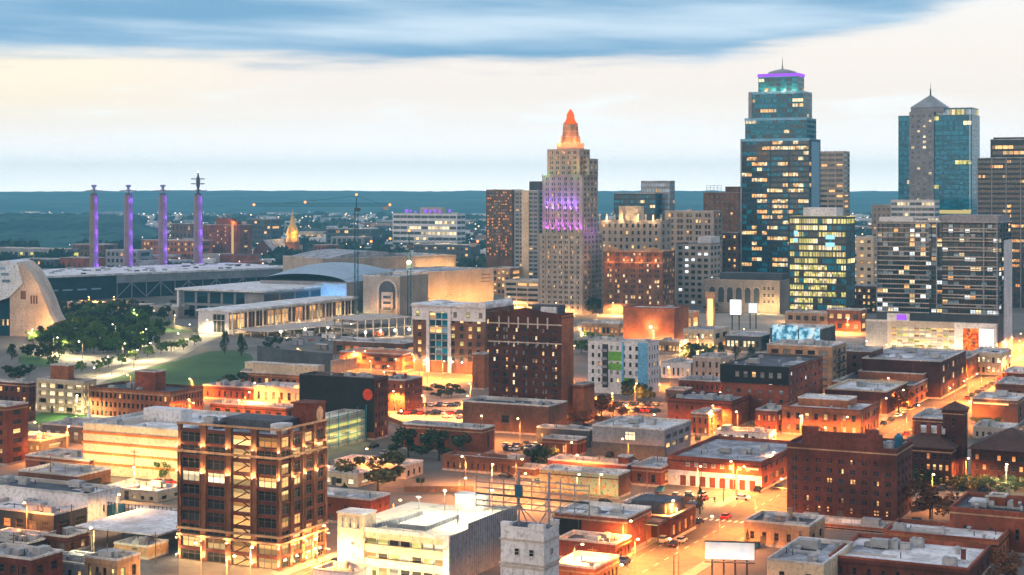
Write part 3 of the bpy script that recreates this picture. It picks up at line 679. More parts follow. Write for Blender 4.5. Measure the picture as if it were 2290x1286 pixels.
B('brick_annex', 'narrow brick wing with an orange lit foot left of the tall dark brick block', (1056, 1083, 1093, 792, 872), 'orange_brick', 0, 0, 0, units=0, L=9)
b = B('apartment_block', 'white and pale blue apartment block with lime green panels and dark recessed balconies', (1315, 1449, 1474, 766, 885), 'white_wall', 5, 9, 4, ww=.4, wh=.5, lit=.12, glass=['glass_dark', 'glass_sky'], roof='roof_white', units=4, base=4)
W, L, h = root_dims[b.name]
fh = (h-5.2)/5
MB().box(-W*.655, -W*.42, -.10, -.003, h-1.2-1*fh-.3-fh, h-1.2-fh+.2).box(-W*.655, -W*.42, -.10, -.003, h-1.2-3.2*fh, h-1.2-2.4*fh).box(-W*.42, -W*.22, -.10, -.003, h-1.2-4.9*fh, h-1.2-4.1*fh).build('green_cladding', ['green_panel'], b)
MB().box(-W*.16, -W*.01, -.35, -.003, 0, h-.2).box(-W*.43, -W*.40, -.35, -.003, 4, h-.2).build('blue_cladding', ['blue_panel'], b)
m = MB(); m.box(-W*.76, -W*.66, -.02, -.003, 2.5, h-1.5); m.build('balcony_recess', ['charcoal_panel'], b)  # flat dark sheet stands in for the shade inside the balconies
for k in range(5): MB().box(-W*.76, -W*.66, -1.3, -.021, 4+k*fh, 4.15+k*fh).box(-W*.76, -W*.66, -1.3, -1.22, 4.15+k*fh, 5.2+k*fh).build('balcony', ['steel'], b)
b = B('billboard_building', 'brick building with a huge black blank side wall bearing one red disc', (671, 837, 868, 846, 985), 'red_brick', 6, 0, 4, ww=.4, wh=.5, lit=.15, roof='roof_dark', units=8, cop='coping_dark', door=False)
W, L, h = root_dims[b.name]
MB().box(-W, -.02, -.5, -.003, h*.13, h-.1).build('black_billboard', ['black_wall'], b)
pts = [(-W*.075+2.0*cos(2*pi*k/28), h*.735+2.0*sin(2*pi*k/28)) for k in range(28)]
MB().slab(pts, -.62, -.503).build('red_disc', ['red_paint'], b)
B('brick_block', 'brick block running back behind the black wall with the red disc', (845, 905, 945, 850, 925), 'red_brick', 4, 4, 7, ww=.4, wh=.45, lit=.1, roof='roof_grey', chimneys=2, units=5)
B('brick_block', 'small brick block with a cream lit upper storey below the lawn', (538, 670, 690, 838, 872), 'orange_brick', 1, 8, 2, lit=.1, roof='roof_white', penthouse=(.95, -.28, .15, .9, 5, 'cream_wall'), units=5)
b = B('mill', 'long red brick mill with two rows of dark windows and an orange glowing end', (198, 380, 455, 877, 945), 'orange_brick', 3, 17, 11, ww=.5, wh=.55, lit=.04, roof='roof_dark', cop='brown_brick', units=4, penthouse=(.55, .3, .3, .6, 7.5, 'red_brick'))
B('brick_shop', 'low brick building right of the long brick mill', (455, 566, 580, 867, 898), 'red_brick', 1, 8, 1, ww=.3, lit=.1, roof='roof_grey', L=14)
B('flat_shop', 'low cream lit building left of the black wall with the red disc', (566, 676, 690, 868, 905), 'cream_wall', 1, 6, 1, ww=.4, lit=.2, roof='roof_white', L=14)
B('flat_shop', 'small flat roofed shop with an orange wall behind the lit brick tower block', (470, 640, 675, 912, 940), 'orange_brick', 1, 7, 2, roof='roof_grey', L=10, lit=.2)
b = B('parking_garage', 'yellow lit open parking garage with thin slabs below the park path', (82, 186, 215, 853, 928), 'cream_wall', 4, 5, 3, ww=.86, wh=.62, lit=.9, litm='lit_cream', rec=1.2, kind='plain', roof='plaza', units=0, penthouse=(.8, .42, .35, .8, 6.5, 'orange_brick'))
B('brick_block', 'brick flats with balconies and a red chimney stack at the left edge', (-60, 64, 80, 856, 948), 'maroon_brick', 4, 9, 2, ww=.5, wh=.5, lit=.35, roof='roof_white', chimneys=3)
B('brick_block', 'corner of a red brick block with an orange foot cut by the left edge', (-120, 14, 22, 908, 1042), 'red_brick', 6, 8, 1, ww=.4, wh=.5, lit=.3, L=10)
b = B('warehouse', 'broad cream floodlit warehouse with red floor bands under a wide white roof', (186, 505, 600, 970, 1088), 'cream_wall', 0, 0, 0, L=40, roof='roof_white', units=6, door=False)
W, L, h = root_dims[b.name]
for k in range(4): MB().box(-W-.15, .1, -.4, -.003, h*(.80-.20*k), h*(.80-.20*k)+.7).build('floor_band', ['orange_paint'], b)
MB().box(-W*.83, -W*.56, L*.45, L*.6, h-.9, h+3).build('penthouse_wall', ['white_wall'], b)
for k in range(6): light('floodlight', b, (-W*(.95-.18*k), -7, 6.0), 3600*FLOOD_GAIN, (1, .62, .24), radius=.6)
B('flat_shop', 'dark low shed with blue doors between the white steeple and the warehouse', (95, 182, 215, 954, 992), 'slate_wall', 1, 4, 1, ww=.5, wh=.6, glass='glass_sky', lit=0, roof='roof_grey', L=18)
B('brick_shop', 'curved looking low brick shop with a pale roof at the street fork on the left', (57, 200, 212, 1030, 1062), 'red_brick', 1, 2, 1, ww=.2, lit=.3, roof='roof_white', L=15, units=4)
B('brick_shop', 'low grey roofed shop with two lit windows under the curved brick shop', (42, 172, 188, 1064, 1102), 'brown_brick', 1, 5, 1, ww=.5, wh=.5, lit=.4, litm='lit_warm', roof='roof_grey', L=15, units=4)
B('flat_shop', 'long white walled building with one small window at the left edge', (-60, 196, 224, 1106, 1180), 'white_wall', 1, 3, 1, ww=.06, wh=.25, lit=0, roof='roof_dark', L=13)
B('flat_shop', 'dark roofed low store with glowing orange doors at the left edge', (-60, 120, 150, 1150, 1200), 'charcoal_panel', 1, 6, 2, ww=.6, wh=.5, lit=.45, litm='lit_orange', roof='roof_white', L=14)
B('brick_shop', 'dark brick corner building at the bottom left with a grey roof', (-60, 70, 92, 1250, 1330), 'maroon_brick', 2, 5, 2, ww=.4, lit=.1, roof='roof_grey', L=10)
B('flat_shop', 'small tan office with lit doors at the bottom left beside the dark yard', (190, 262, 285, 1252, 1310), 'tan_brick', 1, 4, 2, ww=.4, lit=.5, litm='lit_green', roof='roof_dark', L=8)
B('flat_shop', 'beige shed under the raised grey carport roof', (255, 330, 352, 1222, 1252), 'tan_brick', 1, 1, 0, ww=.3, lit=0, roof='roof_grey', L=8)
# -- centre foreground
B('brick_shop', 'red brick hall with a grey roof behind two round dark trees', (900, 1078, 1106, 959, 1018), 'red_brick', 1, 2, 1, ww=.12, lit=.4, roof='roof_grey', units=5)
B('brick_shop', 'low brown brick row with small windows above an empty parking lot', (990, 1163, 1186, 1030, 1066), 'brown_brick', 1, 12, 2, ww=.35, wh=.5, lit=.1, roof='roof_white', cop='brown_brick', units=4)
B('flat_shop', 'wide pale roofed low building behind the round olive tree', (748, 907, 946, 1041, 1072), 'concrete', 1, 8, 3, ww=.4, lit=.1, roof='roof_grey', units=5)
B('flat_shop', 'low shop with a bright white canopy strip right of the lit brick tower block', (690, 800, 812, 1060, 1090), 'cream_wall', 1, 4, 1, ww=.5, lit=.7, litm='lit_cream', roof='roof_white', L=9)
B('brick_shop', 'red brick building with a dark lattice end wall, right of the lit brick tower block', (680, 829, 872, 1117, 1178), 'red_brick', 2, 4, 3, ww=.2, wh=.3, lit=0, roof='roof_white', units=2)
B('brick_shop', 'brick row with a grey roof behind the small bare white light pole', (1212, 1290, 1298, 984, 1022), 'red_brick', 1, 4, 1, ww=.2, lit=.2, roof='roof_grey', L=8, units=2)
B('flat_shop', 'pale roofed low row with a yellow lamp, left of the grey modern block', (1200, 1318, 1335, 962, 1002), 'slate_wall', 1, 7, 1, ww=.4, lit=.2, roof='roof_white', units=6)
B('brick_shop', 'red brick shop with a grey roof right behind the painted mural wall', (1225, 1402, 1425, 1040, 1085), 'red_brick', 1, 3, 1, ww=.12, lit=.3, roof='roof_grey', units=4, penthouse=(.15, .02, .3, .7, 3, 'red_brick'), L=9)
b = B('mural_building', 'low building whose front wall is painted with a cream and green mural with orange blooms', (1207, 1383, 1402, 1062, 1116), 'brown_brick', 0, 0, 2, lit=0, roof='roof_white', L=9, units=3)
W, L, h = root_dims[b.name]
MB().box(-W, 0, -.12, -.003, .1, h-.3).build('mural', ['mural'], b)
B('flat_shop', 'blue grey roofed low workshop with a cream lit street end, left of the depot', (1412, 1478, 1494, 1046, 1090), 'red_brick', 1, 2, 2, ww=.3, lit=.3, litside=.8, roof='roof_grey', L=18, units=1)
b = B('brick_shop', 'brick building with a black painted half wall, right of the white stone tower', (1240, 1402, 1420, 1158, 1238), 'red_brick', 1, 2, 5, ww=.1, wh=.3, lit=.5, litside=.5, litm='lit_orange', roof='roof_white', L=16, units=2)
W, L, h = root_dims[b.name]; MB().box(-W, -W*.62, -.09, -.003, .8, h-1.6).build('painted_wall', ['black_wall'], b)
B('brick_shop', 'low dark roofed brick annex below the black painted half wall', (1245, 1376, 1408, 1216, 1262), 'red_brick', 1, 0, 4, ww=.4, litside=.5, litm='lit_orange', roof='roof_dark', L=10, units=4)
B('brick_shop', 'white roofed shop with an orange glowing street front at the bottom centre', (1235, 1330, 1392, 1270, 1330), 'orange_brick', 1, 0, 6, ww=.5, wh=.5, litside=.5, litm='lit_orange', roof='roof_white', units=1, L=14)
b = B('filling_station', 'dark angled roof filling station with a glowing yellow green canopy at the street corner', (1385, 1500, 1556, 1158, 1212), 'dark_brick', 1, 0, 4, ww=.5, litside=.4, litm='lit_orange', roof='roof_dark', cop='coping_dark', units=5)
W, L, h = root_dims[b.name]
MB().box(-W*.75, -1, -5.5, -.01, h-1.0, h-.3).build('canopy', ['roof_dark'], b); MB().box(-W*.72, -1.6, -5.2, -.3, h-1.15, h-1.01).build('canopy_light', ['canopy_glow'], b); light('canopy_lamp', b, (-W*.4, -2.5, h-1.6), 900, (.95, .9, .35), radius=.8)
MB().box(-W*.98, -W*.2, L*.4, L*.9, h-.9, h+2.2).build('upper_roof', ['roof_dark'], b)
for k in range(3): MB().tube((-W*.7+k*W*.3, -5.2, 0), (-W*.7+k*W*.3, -5.2, h-1), .18).build('post', ['dark_steel'], b)
B('brick_shop', 'tiny shop with a flat dark roof where the street meets the depot forecourt', (1395, 1480, 1540, 1128, 1152), 'brown_brick', 1, 3, 2, lit=.2, roof='roof_dark', units=4, L=12)

# -- entertainment quarter and the rows before it
B('flat_shop', 'cream lit cinema front with many small posters, left of the dark striped roof', (1528, 1596, 1612, 738, 785), 'cream_wall', 2, 7, 2, ww=.6, wh=.5, lit=.7, litm=['lit_warm', 'lit_cream', 'lit_orange'], roof='roof_grey', units=3, L=26)
b = B('canopy_hall', 'dark roofed market hall with white ribs across its roof in the lit plaza', (1622, 1700, 1716, 752, 786), 'slate_wall', 1, 8, 2, ww=.7, wh=.5, lit=.8, litm='lit_cream', roof='roof_dark', units=0, L=30)
W, L, h = root_dims[b.name]
for k in range(7): MB().box(-W*.95+k*W*.14, -W*.95+k*W*.14+1.0, .6, L-.6, h-.897, h-.3).build('roof_rib', ['roof_white'], b)
B('flat_shop', 'warm lit low restaurant before the plain rust brick block', (1470, 1520, 1530, 764, 792), 'tan_brick', 1, 6, 1, ww=.7, lit=.9, litm='lit_warm', roof='roof_white', L=14, units=3)
B('flat_shop', 'orange lit low restaurant left of the plain rust brick block', (1300, 1384, 1394, 724, 752), 'tan_brick', 1, 9, 1, ww=.7, lit=.8, litm='lit_orange', roof='roof_white', L=16, units=4)
B('flat_shop', 'brown low bar with a pale roof under the starry lamp', (1355, 1420, 1432, 764, 790), 'brown_brick', 1, 7, 1, ww=.6, lit=.6, litm='lit_warm', roof='roof_grey', L=12, units=3)
B('flat_shop', 'grey low store behind the white apartment block, left of the rust brick', (1290, 1345, 1352, 758, 780), 'grey_wall', 1, 5, 1, ww=.5, lit=.6, litm='lit_green', roof='roof_white', L=14, units=3)
B('flat_shop', 'white low workshop right of the white apartment block', (1478, 1545, 1560, 812, 848), 'white_wall', 1, 6, 2, ww=.4, lit=.2, roof='roof_white', units=4, L=16)
B('flat_shop', 'plain grey box building behind the black capped brick block', (1549, 1612, 1640, 800, 852), 'concrete', 2, 4, 2, ww=.35, lit=.1, roof='roof_grey', units=4, L=20)
B('brick_block', 'low dark red brick row left of the black capped brick block', (1518, 1612, 1630, 853, 896), 'red_brick', 2, 8, 2, ww=.35, lit=.15, roof='roof_grey', units=5, L=16)
B('flat_shop', 'small shed with a pale roof behind the rust red brick block', (1488, 1530, 1545, 872, 900), 'slate_wall', 1, 3, 1, ww=.4, lit=.2, roof='roof_white', units=2, L=10)
B('brick_shop', 'narrow brick house between the rust red block and the orange lit house', (1690, 1738, 1752, 918, 972), 'red_brick', 2, 4, 2, ww=.4, lit=.5, litm='lit_orange', roof='roof_grey', units=2, L=14)
B('brick_shop', 'brick back house lit orange behind the depot roof', (1545, 1585, 1600, 925, 975), 'orange_brick', 2, 3, 2, ww=.35, lit=.2, roof='roof_grey', units=2, L=14)
B('flat_shop', 'low white canopied market behind the depot, bright strip along its roof', (1600, 1720, 1742, 968, 990), 'white_wall', 1, 9, 2, ww=.7, lit=.8, litm='lit_cream', roof='roof_white', units=3, L=8)
B('row_house', 'lit shop row on the left kerb of the far street before the podium', (2120, 2165, 2205, 800, 850), 'orange_brick', 2, 4, 8, ww=.55, lit=.4, litside=.6, litm='lit_warm', roof='roof_grey', units=2, L=34)
B('flat_shop', 'grey low garage between the tan block and the dark wide block', (1893, 1930, 1945, 846, 880), 'slate_wall', 1, 4, 1, ww=.4, lit=.2, roof='roof_white', units=2, L=12)
B('flat_shop', 'pale roofed yard building right of the dark hip roofed tower, near the edge', (2176, 2262, 2280, 958, 985), 'concrete', 1, 6, 2, ww=.4, lit=.2, roof='roof_white', units=4, L=14)
B('flat_shop', 'dark shed roof cluster below the strip lit white roofed shop', (2190, 2290, 2310, 992, 1010), 'charcoal_panel', 1, 6, 2, ww=.4, lit=.1, roof='roof_grey', units=6, L=14)
B('brick_shop', 'small brick stable left of the mural building behind the dark tree', (1145, 1196, 1204, 1048, 1070), 'brown_brick', 1, 4, 1, ww=.3, lit=.1, roof='roof_grey', units=2, L=8)
B('flat_shop', 'narrow dark shed at the left edge above the dark brick corner', (-60, 60, 84, 1215, 1246), 'charcoal_panel', 1, 6, 2, ww=.5, lit=.15, roof='roof_dark', units=5, L=12)
B('brick_shop', 'brick outhouse with a chimney in the dark yard', (98, 150, 164, 1200, 1240), 'maroon_brick', 1, 3, 2, ww=.4, lit=.3, litm='lit_warm', roof='roof_dark', units=1, L=8, chimneys=1)
B('flat_shop', 'grey low store in the middle of the dark yard', (100, 190, 210, 1262, 1300), 'grey_wall', 1, 4, 2, ww=.4, lit=.1, roof='roof_grey', units=5, L=10)
B('flat_shop', 'long pale roofed shed behind the equipment rack, below the red trucks', (228, 352, 396, 1100, 1124), 'cream_wall', 1, 6, 2, ww=.4, lit=.3, roof='roof_white', units=5, L=12)
B('flat_shop', 'low dark store between the steeple shed and the curved brick shop', (20, 92, 108, 985, 1012), 'slate_wall', 1, 5, 1, ww=.5, glass='glass_sky', lit=.1, roof='roof_grey', units=4, L=14)
B('flat_shop', 'cream lit low annex before the yellow lit garage', (90, 240, 255, 905, 925), 'cream_wall', 1, 12, 1, ww=.5, lit=.5, litm='lit_green', roof='roof_white', units=3, L=8)
B('brick_shop', 'low brick shop row right of the hotel drive, left of the orange lot', (868, 900, 940, 880, 905), 'brown_brick', 1, 3, 4, ww=.4, lit=.3, roof='roof_grey', units=3, L=12)
B('flat_shop', 'white roofed corner office at the very bottom, before the floodlit block', (700, 790, 815, 1282, 1330), 'white_wall', 1, 3, 2, ww=.4, lit=.2, roof='roof_white', units=1, L=8)
# ------------------------------------------------------------------ floodlit ten storey brick block in the foreground
def lit_tower():
    X, D, s, W, L = frame_of(398, 626, 730, 1277); h = (1277-972)/s
    root = thing('office_block', 'brown brick office block with floodlit piers and a zigzag stair behind glass', 'building', (X, D, 0), -A)
    REG.append((root, X, D, 'the floodlit brick office block'))
    zb = h*.235; zc = h*.815
    MB().box(-W+.8, -.8, .8, L-.8, 0, h-.6).build('core_wall', ['dark_brick'], root)
    nb = (4, 3)
    for side, width, n in ((0, W, 4), (1, L, 4)):
        P = (lambda t, d: (-d, t)) if side else (lambda t, d: (-W+t, d))
        def bx(m, t0, t1, d0, d1, z0, z1, k=0):
            a, c = P(t0, d0), P(t1, d1); m.box(min(a[0], c[0]), max(a[0], c[0]), min(a[1], c[1]), max(a[1], c[1]), z0, z1, k)
        bay = width/n; pw = bay*.23
        fl = 9; fh = h/10.1
        for k in range(n+1):
            t = k*bay; t0, t1 = max(0, t-pw/2), min(width, t+pw/2)
            if side and k == 0: continue
            m = MB(); bx(m, t0, t1, 0, .8, 0, h+.3); bx(m, t0-.05, t0+.22, -.22, 0, zb, zc); bx(m, t1-.22, t1+.05, -.22, 0, zb, zc); bx(m, t0-.1, t1+.1, -.2, .8, h+.3, h+.8)
            m.build('pier', ['brown_brick'], root)
            c = P(t, -.75)
            for z, pwr in ((h*.675, 760), (h*.875, 520), (h*.045, 1000), (h*.17, 520)):
                light('uplight', root, (c[0], c[1], z), pwr*FLOOD_GAIN, (1, .56, .21), radius=.15)
                f = MB(); f.lathe([(.16, z-.5), (.22, z-.15), (.1, z-.1)], 8, *P(t, -.55)); f.build('wall_lamp', ['lamp_metal'], root)
        for j in range(10):
            z = j*fh
            for k in range(n):
                t0, t1 = k*bay+pw/2, (k+1)*bay-pw/2
                if k == 0 and side: t0 = 0.8
                m = MB(); bx(m, t0, t1, .12, .8, z+fh*.80, z+fh*1.02); m.build('spandrel', ['maroon_brick'], root)
                stair = (side == 0 and k == 2)
                c = P((t0+t1)/2, .55); g = 'lit_warm' if stair or (side == 0 and j == 6 and k < 2) or (j < 2 and rnd.random() < .6) or rnd.random() < (.45 if side else .12) else 'glass_dark'
                if side == 0 and j == 6 and k < 2: g = 'lit_cream'
                o = link('window', window_mesh(g, 'coping_dark', 'plain' if stair else 'grid'), root, (c[0], c[1], z+fh*.41), pi/2 if side else 0); o.scale = (t1-t0, 1, fh*.78)
                if stair:
                    m = MB(); a = P(t0+.4, .3); e = P(t1-.4, .3); md = P((t0+t1)/2+.6, .3)
                    m.tube((a[0]+.6, a[1], z+.1), (md[0]+.6, md[1], z+fh*.5), .16).tube((e[0]-.3, e[1], z+fh*.5), (md[0]-1.2, md[1], z+fh*.98), .16); m.box(md[0], e[0], .25, .5, z+fh*.5, z+fh*.54)
                    m.build('stair_flight', ['dark_brick'], root)
        m = MB()
        for z, d in ((zb, .45), (zb-1.6, .25), (zc, .4), (h+.8, .2)): bx(m, -.3 if not side else 0.0, width+(.3), -d, 0.0, z, z+.5)
        m.build('cornice', ['tan_brick'], root)
    MB().face([(-W, 0, h-.5), (0, 0, h-.5), (0, L, h-.5), (-W, L, h-.5)]).build('roof', ['roof_grey'], root)
    MB().box(-W*.7, -W*.15, L*.3, L*.75, h-.5, h+2.0).box(-W*.75, -W*.68, L*.2, L*.7, h-.5, h+1.2).build('roof_plant', ['slate_wall'], root)
    MB().box(-W*.16, -W*.04, L*.15, L*.35, h-.5, h+1.8).build('roof_plant', ['roof_white'], root)
    MB().box(-W*.2, -.3, L*.72, L, h-.5, h+5.2).box(-W*.22, -.1, L*.70, L+.2, h+5.2, h+5.6).build('penthouse_wall', ['maroon_brick'], root)
    pts = [(-.2, L*.86+1.5*cos(2*pi*k/20), h+2.7+1.9*sin(2*pi*k/20)) for k in range(20)]
    m = MB(); m.face([(p[0]+.12, p[1], p[2]) for p in pts]); m.build('medallion', ['tan_brick'], root)
    roof_units(root, -W, -W*.75, 0, L, h-.5, 3)
lit_tower()
def net_garage():
    b = B('parking_garage', 'low garage behind green netting with yellow light inside, right of the floodlit brick office block', (640, 690, 817, 947, 1018), 'concrete', 0, 0, 0, units=0, roof='roof_cream', door=False)
    W, L, h = root_dims[b.name]
    for j in range(3):
        o = link('window', window_mesh('lit_green', 'coping_pale', 'plain'), b, (.05, L*.5, h*(.3+.22*j)), pi/2); o.scale = (L*.92, 1, h*.16)
    m = MB()
    for k in range(7): m.box(.3, .5, L*k/6-.12, L*k/6+.12, 0, h+2)
    for k in range(5): m.box(.32, .42, 0, L, h*.12+k*h*.22, h*.12+k*h*.22+.25)
    m.build('net_frame', ['roof_teal'], b)
    for k in range(3): light('deck_lamp', b, (2.5, L*(.2+.3*k), 4), 500, (.95, .85, .25), radius=.4)
net_garage()
# ------------------------------------------------------------------ white parking garage with a rooftop deck
def white_garage():
    X, D, s, W, L = frame_of(757, 1005, 1052, 1312, 34.); h = (1312-1203)/s
    root = thing('parking_garage', 'cream lit parking garage with a bright open roof deck and ribbed metal side', 'parking garage', (X, D, 0), -A)
    REG.append((root, X, D, 'the cream roof deck garage')); x1 = -W*.76
    MB().box(-W*.995, -.6, 1.2, L-.6, 0, h-1.2).build('core_wall', ['tan_brick'], root)
    MB().face([(-W, 0, h), (0, 0, h), (0, L, h), (-W, L, h)]).build('roof_deck', ['roof_cream'], root)
    for j in range(3):
        z = h*(.30*j); MB().box(x1, -1.5, 0, 1.0, z+h*.24, z+h*.40).build('parapet_band', ['cream_wall'], root)
        for k in range(7):
            xx = x1+(-1.5-x1)*(k+.5)/7
            o = link('window', window_mesh(rnd.choice(('lit_warm', 'lit_cream', 'glass_dark', 'lit_green')), 'coping_pale', 'plain'), root, (xx, .9, z+h*.12)); o.scale = ((-1.5-x1)/7*.92, 1, h*.2)
    MB().box(-1.5, 0, -.25, 1.2, 0, h+.5).box(x1, -1.5, -.15, .2, h-.5, h+.5).build('corner_wall', ['white_wall'], root)
    MB().box(-W, x1, -.4, 5.2, 0, h+3.2).build('stair_tower', ['cream_wall'], root)
    for k in range(5): o = link('window', window_mesh('lit_cream' if k % 2 else 'glass_pale', 'coping_pale', 'sash'), root, (-W+(x1+W)*(.2+.15*k), -.44, h+1.2)); o.scale = (.6, 1, 2.4)
    for k in range(3): o = link('window', window_mesh('lit_cream', 'coping_pale', 'sash'), root, (-W+(x1+W)*.6, -.44, h*(.15+.28*k))); o.scale = (1.2, 1, 1.4)
    MB().box(-W-.2, x1+.2, -.6, 5.4, h+3.2, h+3.5).build('stair_roof', ['roof_white'], root)
    m = MB()
    for k in range(46): m.box(.003, .22 if k % 2 else .1, 9+k*.55, 9.55+k*.55, 0, h+1.6)
    for k in range(14): m.box(.003, .2, .4+k*.62, .9+k*.62, 0, h+.4)
    m.build('ribbed_wall', ['steel'], root)
    m = MB()
    for a, c in (((-W*.62, 3.5), (-W*.28, 3.5)), ((-W*.28, 3.5), (-W*.28, 20)), ((-W*.62, 3.5), (-W*.62, 20)), ((-W*.70, .6), (-W*.62, 12)), ((-W*.20, 33.3), (-.6, 33.3))):
        n = 12; dx, dy = (c[0]-a[0])/n, (c[1]-a[1])/n
        for k in range(n+1): m.tube((a[0]+dx*k, a[1]+dy*k, h), (a[0]+dx*k, a[1]+dy*k, h+1.3), .07, n=4)
        for z in (.5, .9, 1.3): m.tube((*a, h+z), (*c, h+z), .05, n=4)
        for k in range(n): m.box(a[0]+dx*k+.05-abs(dy)*.02, a[0]+dx*(k+.8)+.06, a[1]+dy*k+.02, a[1]+dy*(k+.8)+.08, h+.15, h+1.1)
    m.build('ramp_rail', ['steel'], root)
    MB().box(-W*.60, -W*.30, 5, 9, h+.003, h+.02).build('ramp_opening', ['roof_dark'], root)  # dark sheet on the deck painted as the unlit ramp hole
    MB().box(-W*.50, -W*.24, L-4, L-.2, h, h+3.6).build('stair_house', ['roof_cream'], root)
    MB().box(-W*.51, -W*.23, L-4.1, L-.1, h+3.6, h+3.8).build('stair_house_roof', ['roof_white'], root)
    for x, y in ((-W*.45, L-12), (-W*.15, 12), (-W*.5, 12), (-W*.1, 27)):
        light('deck_lamp', root, (x, y, h+6), 3800, (1, .84, .56), radius=.5); MB().tube((x, y, h), (x, y, h+5.8), .09).box(x-.5, x+.5, y-.15, y+.15, h+5.8, h+5.95).build('lamp_pole', ['lamp_metal'], root)
    for k in range(4): light('wall_lamp_light', root, (x1+(-x1)*(.15+.25*k), -4, 3.0), 2200, (1, .62, .24), radius=.4)
    light('wall_lamp_light', root, (-W*.9, -4, 6.0), 2600, (1, .66, .28), radius=.4)
white_garage()
def white_tower():
    X, D, s, W, L = frame_of(1120, 1216, 1250, 1420); h = (1420-1188)/s
    root = thing('stone_tower', 'square white stone tower with two small dark windows and battlement corners at the bottom edge', 'building', (X, D, 0), -A)
    REG.append((root, X, D, 'the square white stone tower'))
    MB().box(-W, 0, 0, L, 0, h).build('wall', ['white_wall'], root)
    m = MB()
    for z, d in ((h-2.4, .3), (h-7.2, .35), (h-7.9, .2)): m.box(-W-d, d, -d, -.003, z, z+.35); m.box(.003, d, -.003, L, z, z+.35)
    m.build('string_course', ['pale_stone'], root)
    m = MB()
    for x in (-W, -W*.36): m.box(x, x+W*.36 if x == -W*.36 else x+W*.22, -.15, 1.2, h, h+1.1)
    m.box(-1.5, .15, L-1.6, L, h, h+1.1).box(-W*.78, -W*.36, -.1, .3, h, h+.35); m.build('battlement', ['white_wall'], root)
    for x in (-W*.62, -W*.28): o = link('window', window_mesh('glass_dark', 'coping_pale', 'sash'), root, (x, -.06, h-4.6)); o.scale = (1.0, 1.5, 1.4)
    o = link('window', window_mesh('glass_dark', 'coping_pale', 'sash'), root, (.06, L*.5, h-4.6), pi/2); o.scale = (.9, 1.5, 1.2)
    m = MB()
    for k in range(5): x = -W+W*k/4; m.box(max(-W, x-.35), min(0, x+.35), -.14, -.003, 0, h-8)
    m.build('pilaster', ['white_wall'], root)
    MB().box(-W+.4, -.4, .4, L-.4, h-.3, h+.02).build('roof', ['roof_dark'], root)
    # rooftop sign frame
    f = thing('rooftop_sign', 'bare steel sign frame with rails and braces standing on the white stone tower', 'sign frame', (X, D, h), -A)
    x0, x1 = -W*1.75, W*.9
    m = MB()
    for x in (-W*.72, -W*.02): m.tube((x, L*.4, 0), (x, L*.4, 11.2), .22); m.tube((x, L*.4, 4.2), (x+W*.35*(1 if x < -W*.5 else -1), L*.7, .0), .13); m.tube((x, L*.9, 0), (x, L*.4, 4.5), .13)
    m.build('post', ['steel'], f)
    for z in (3.2, 4.3, 5.6, 6.9, 8.0, 9.0): MB().box(x0, x1, L*.4-.08, L*.4+.08, z, z+(.36 if z == 5.6 else .26)).build('rail', ['steel' if z != 5.6 else 'dark_steel'], f)
    m = MB()
    for k in range(9): x = x0+(x1-x0)*k/8; m.tube((x, L*.4, 3.0), (x, L*.4, 9.4 if k % 3 else 10.2), .14, n=4)
    m.build('upright', ['steel'], f)
    m = MB()
    for k in range(6): x = x0+(x1-x0)*k/6; m.tube((x, L*.4+.05, 3.1), (x+(x1-x0)/6, L*.4+.05, 5.6), .06, n=4)
    m.build('brace', ['steel'], f)
    MB().box(x0+W*.95, x0+W*1.1, L*.4-.4, L*.4+.3, 5.9, 8.2).build('light_box', ['tank_blue'], f)
white_tower()
def billboard():
    X, D, _ = at(1632, 1290); s = F/D
    root = thing('billboard', 'blank white lit billboard on dark posts by the near end of the wide orange street', 'billboard', (X, D, 0), R(-8))
    REG.append((root, X, D, 'the blank white billboard'))
    w_ = 112/s; z0, z1 = 38/s, 78/s
    MB().box(-w_/2, w_/2, -.15, .25, z0, z1).box(-w_/2-.1, w_/2+.1, -.25, .3, z1, z1+.15).build('panel', ['screen_frame'], root)
    MB().face([(-w_/2+.1, -.17, z0+.1), (w_/2-.1, -.17, z0+.1), (w_/2-.1, -.17, z1-.1), (-w_/2+.1, -.17, z1-.1)]).build('poster', ['poster_white'], root)
    for k in range(4): MB().tube((-w_*.35+k*w_*.23, .1, 0), (-w_*.35+k*w_*.23, .1, z0), .25).build('post', ['dark_steel'], root)
    MB().box(-w_/2, w_/2, -1.1, .2, z0-.5, z0-.35).build('catwalk', ['dark_steel'], root)
    for k in range(3): light('poster_lamp', root, (-w_*.33+k*w_*.33, -2.6, z0+.6), 90, (.95, .97, 1), radius=.2)
billboard()
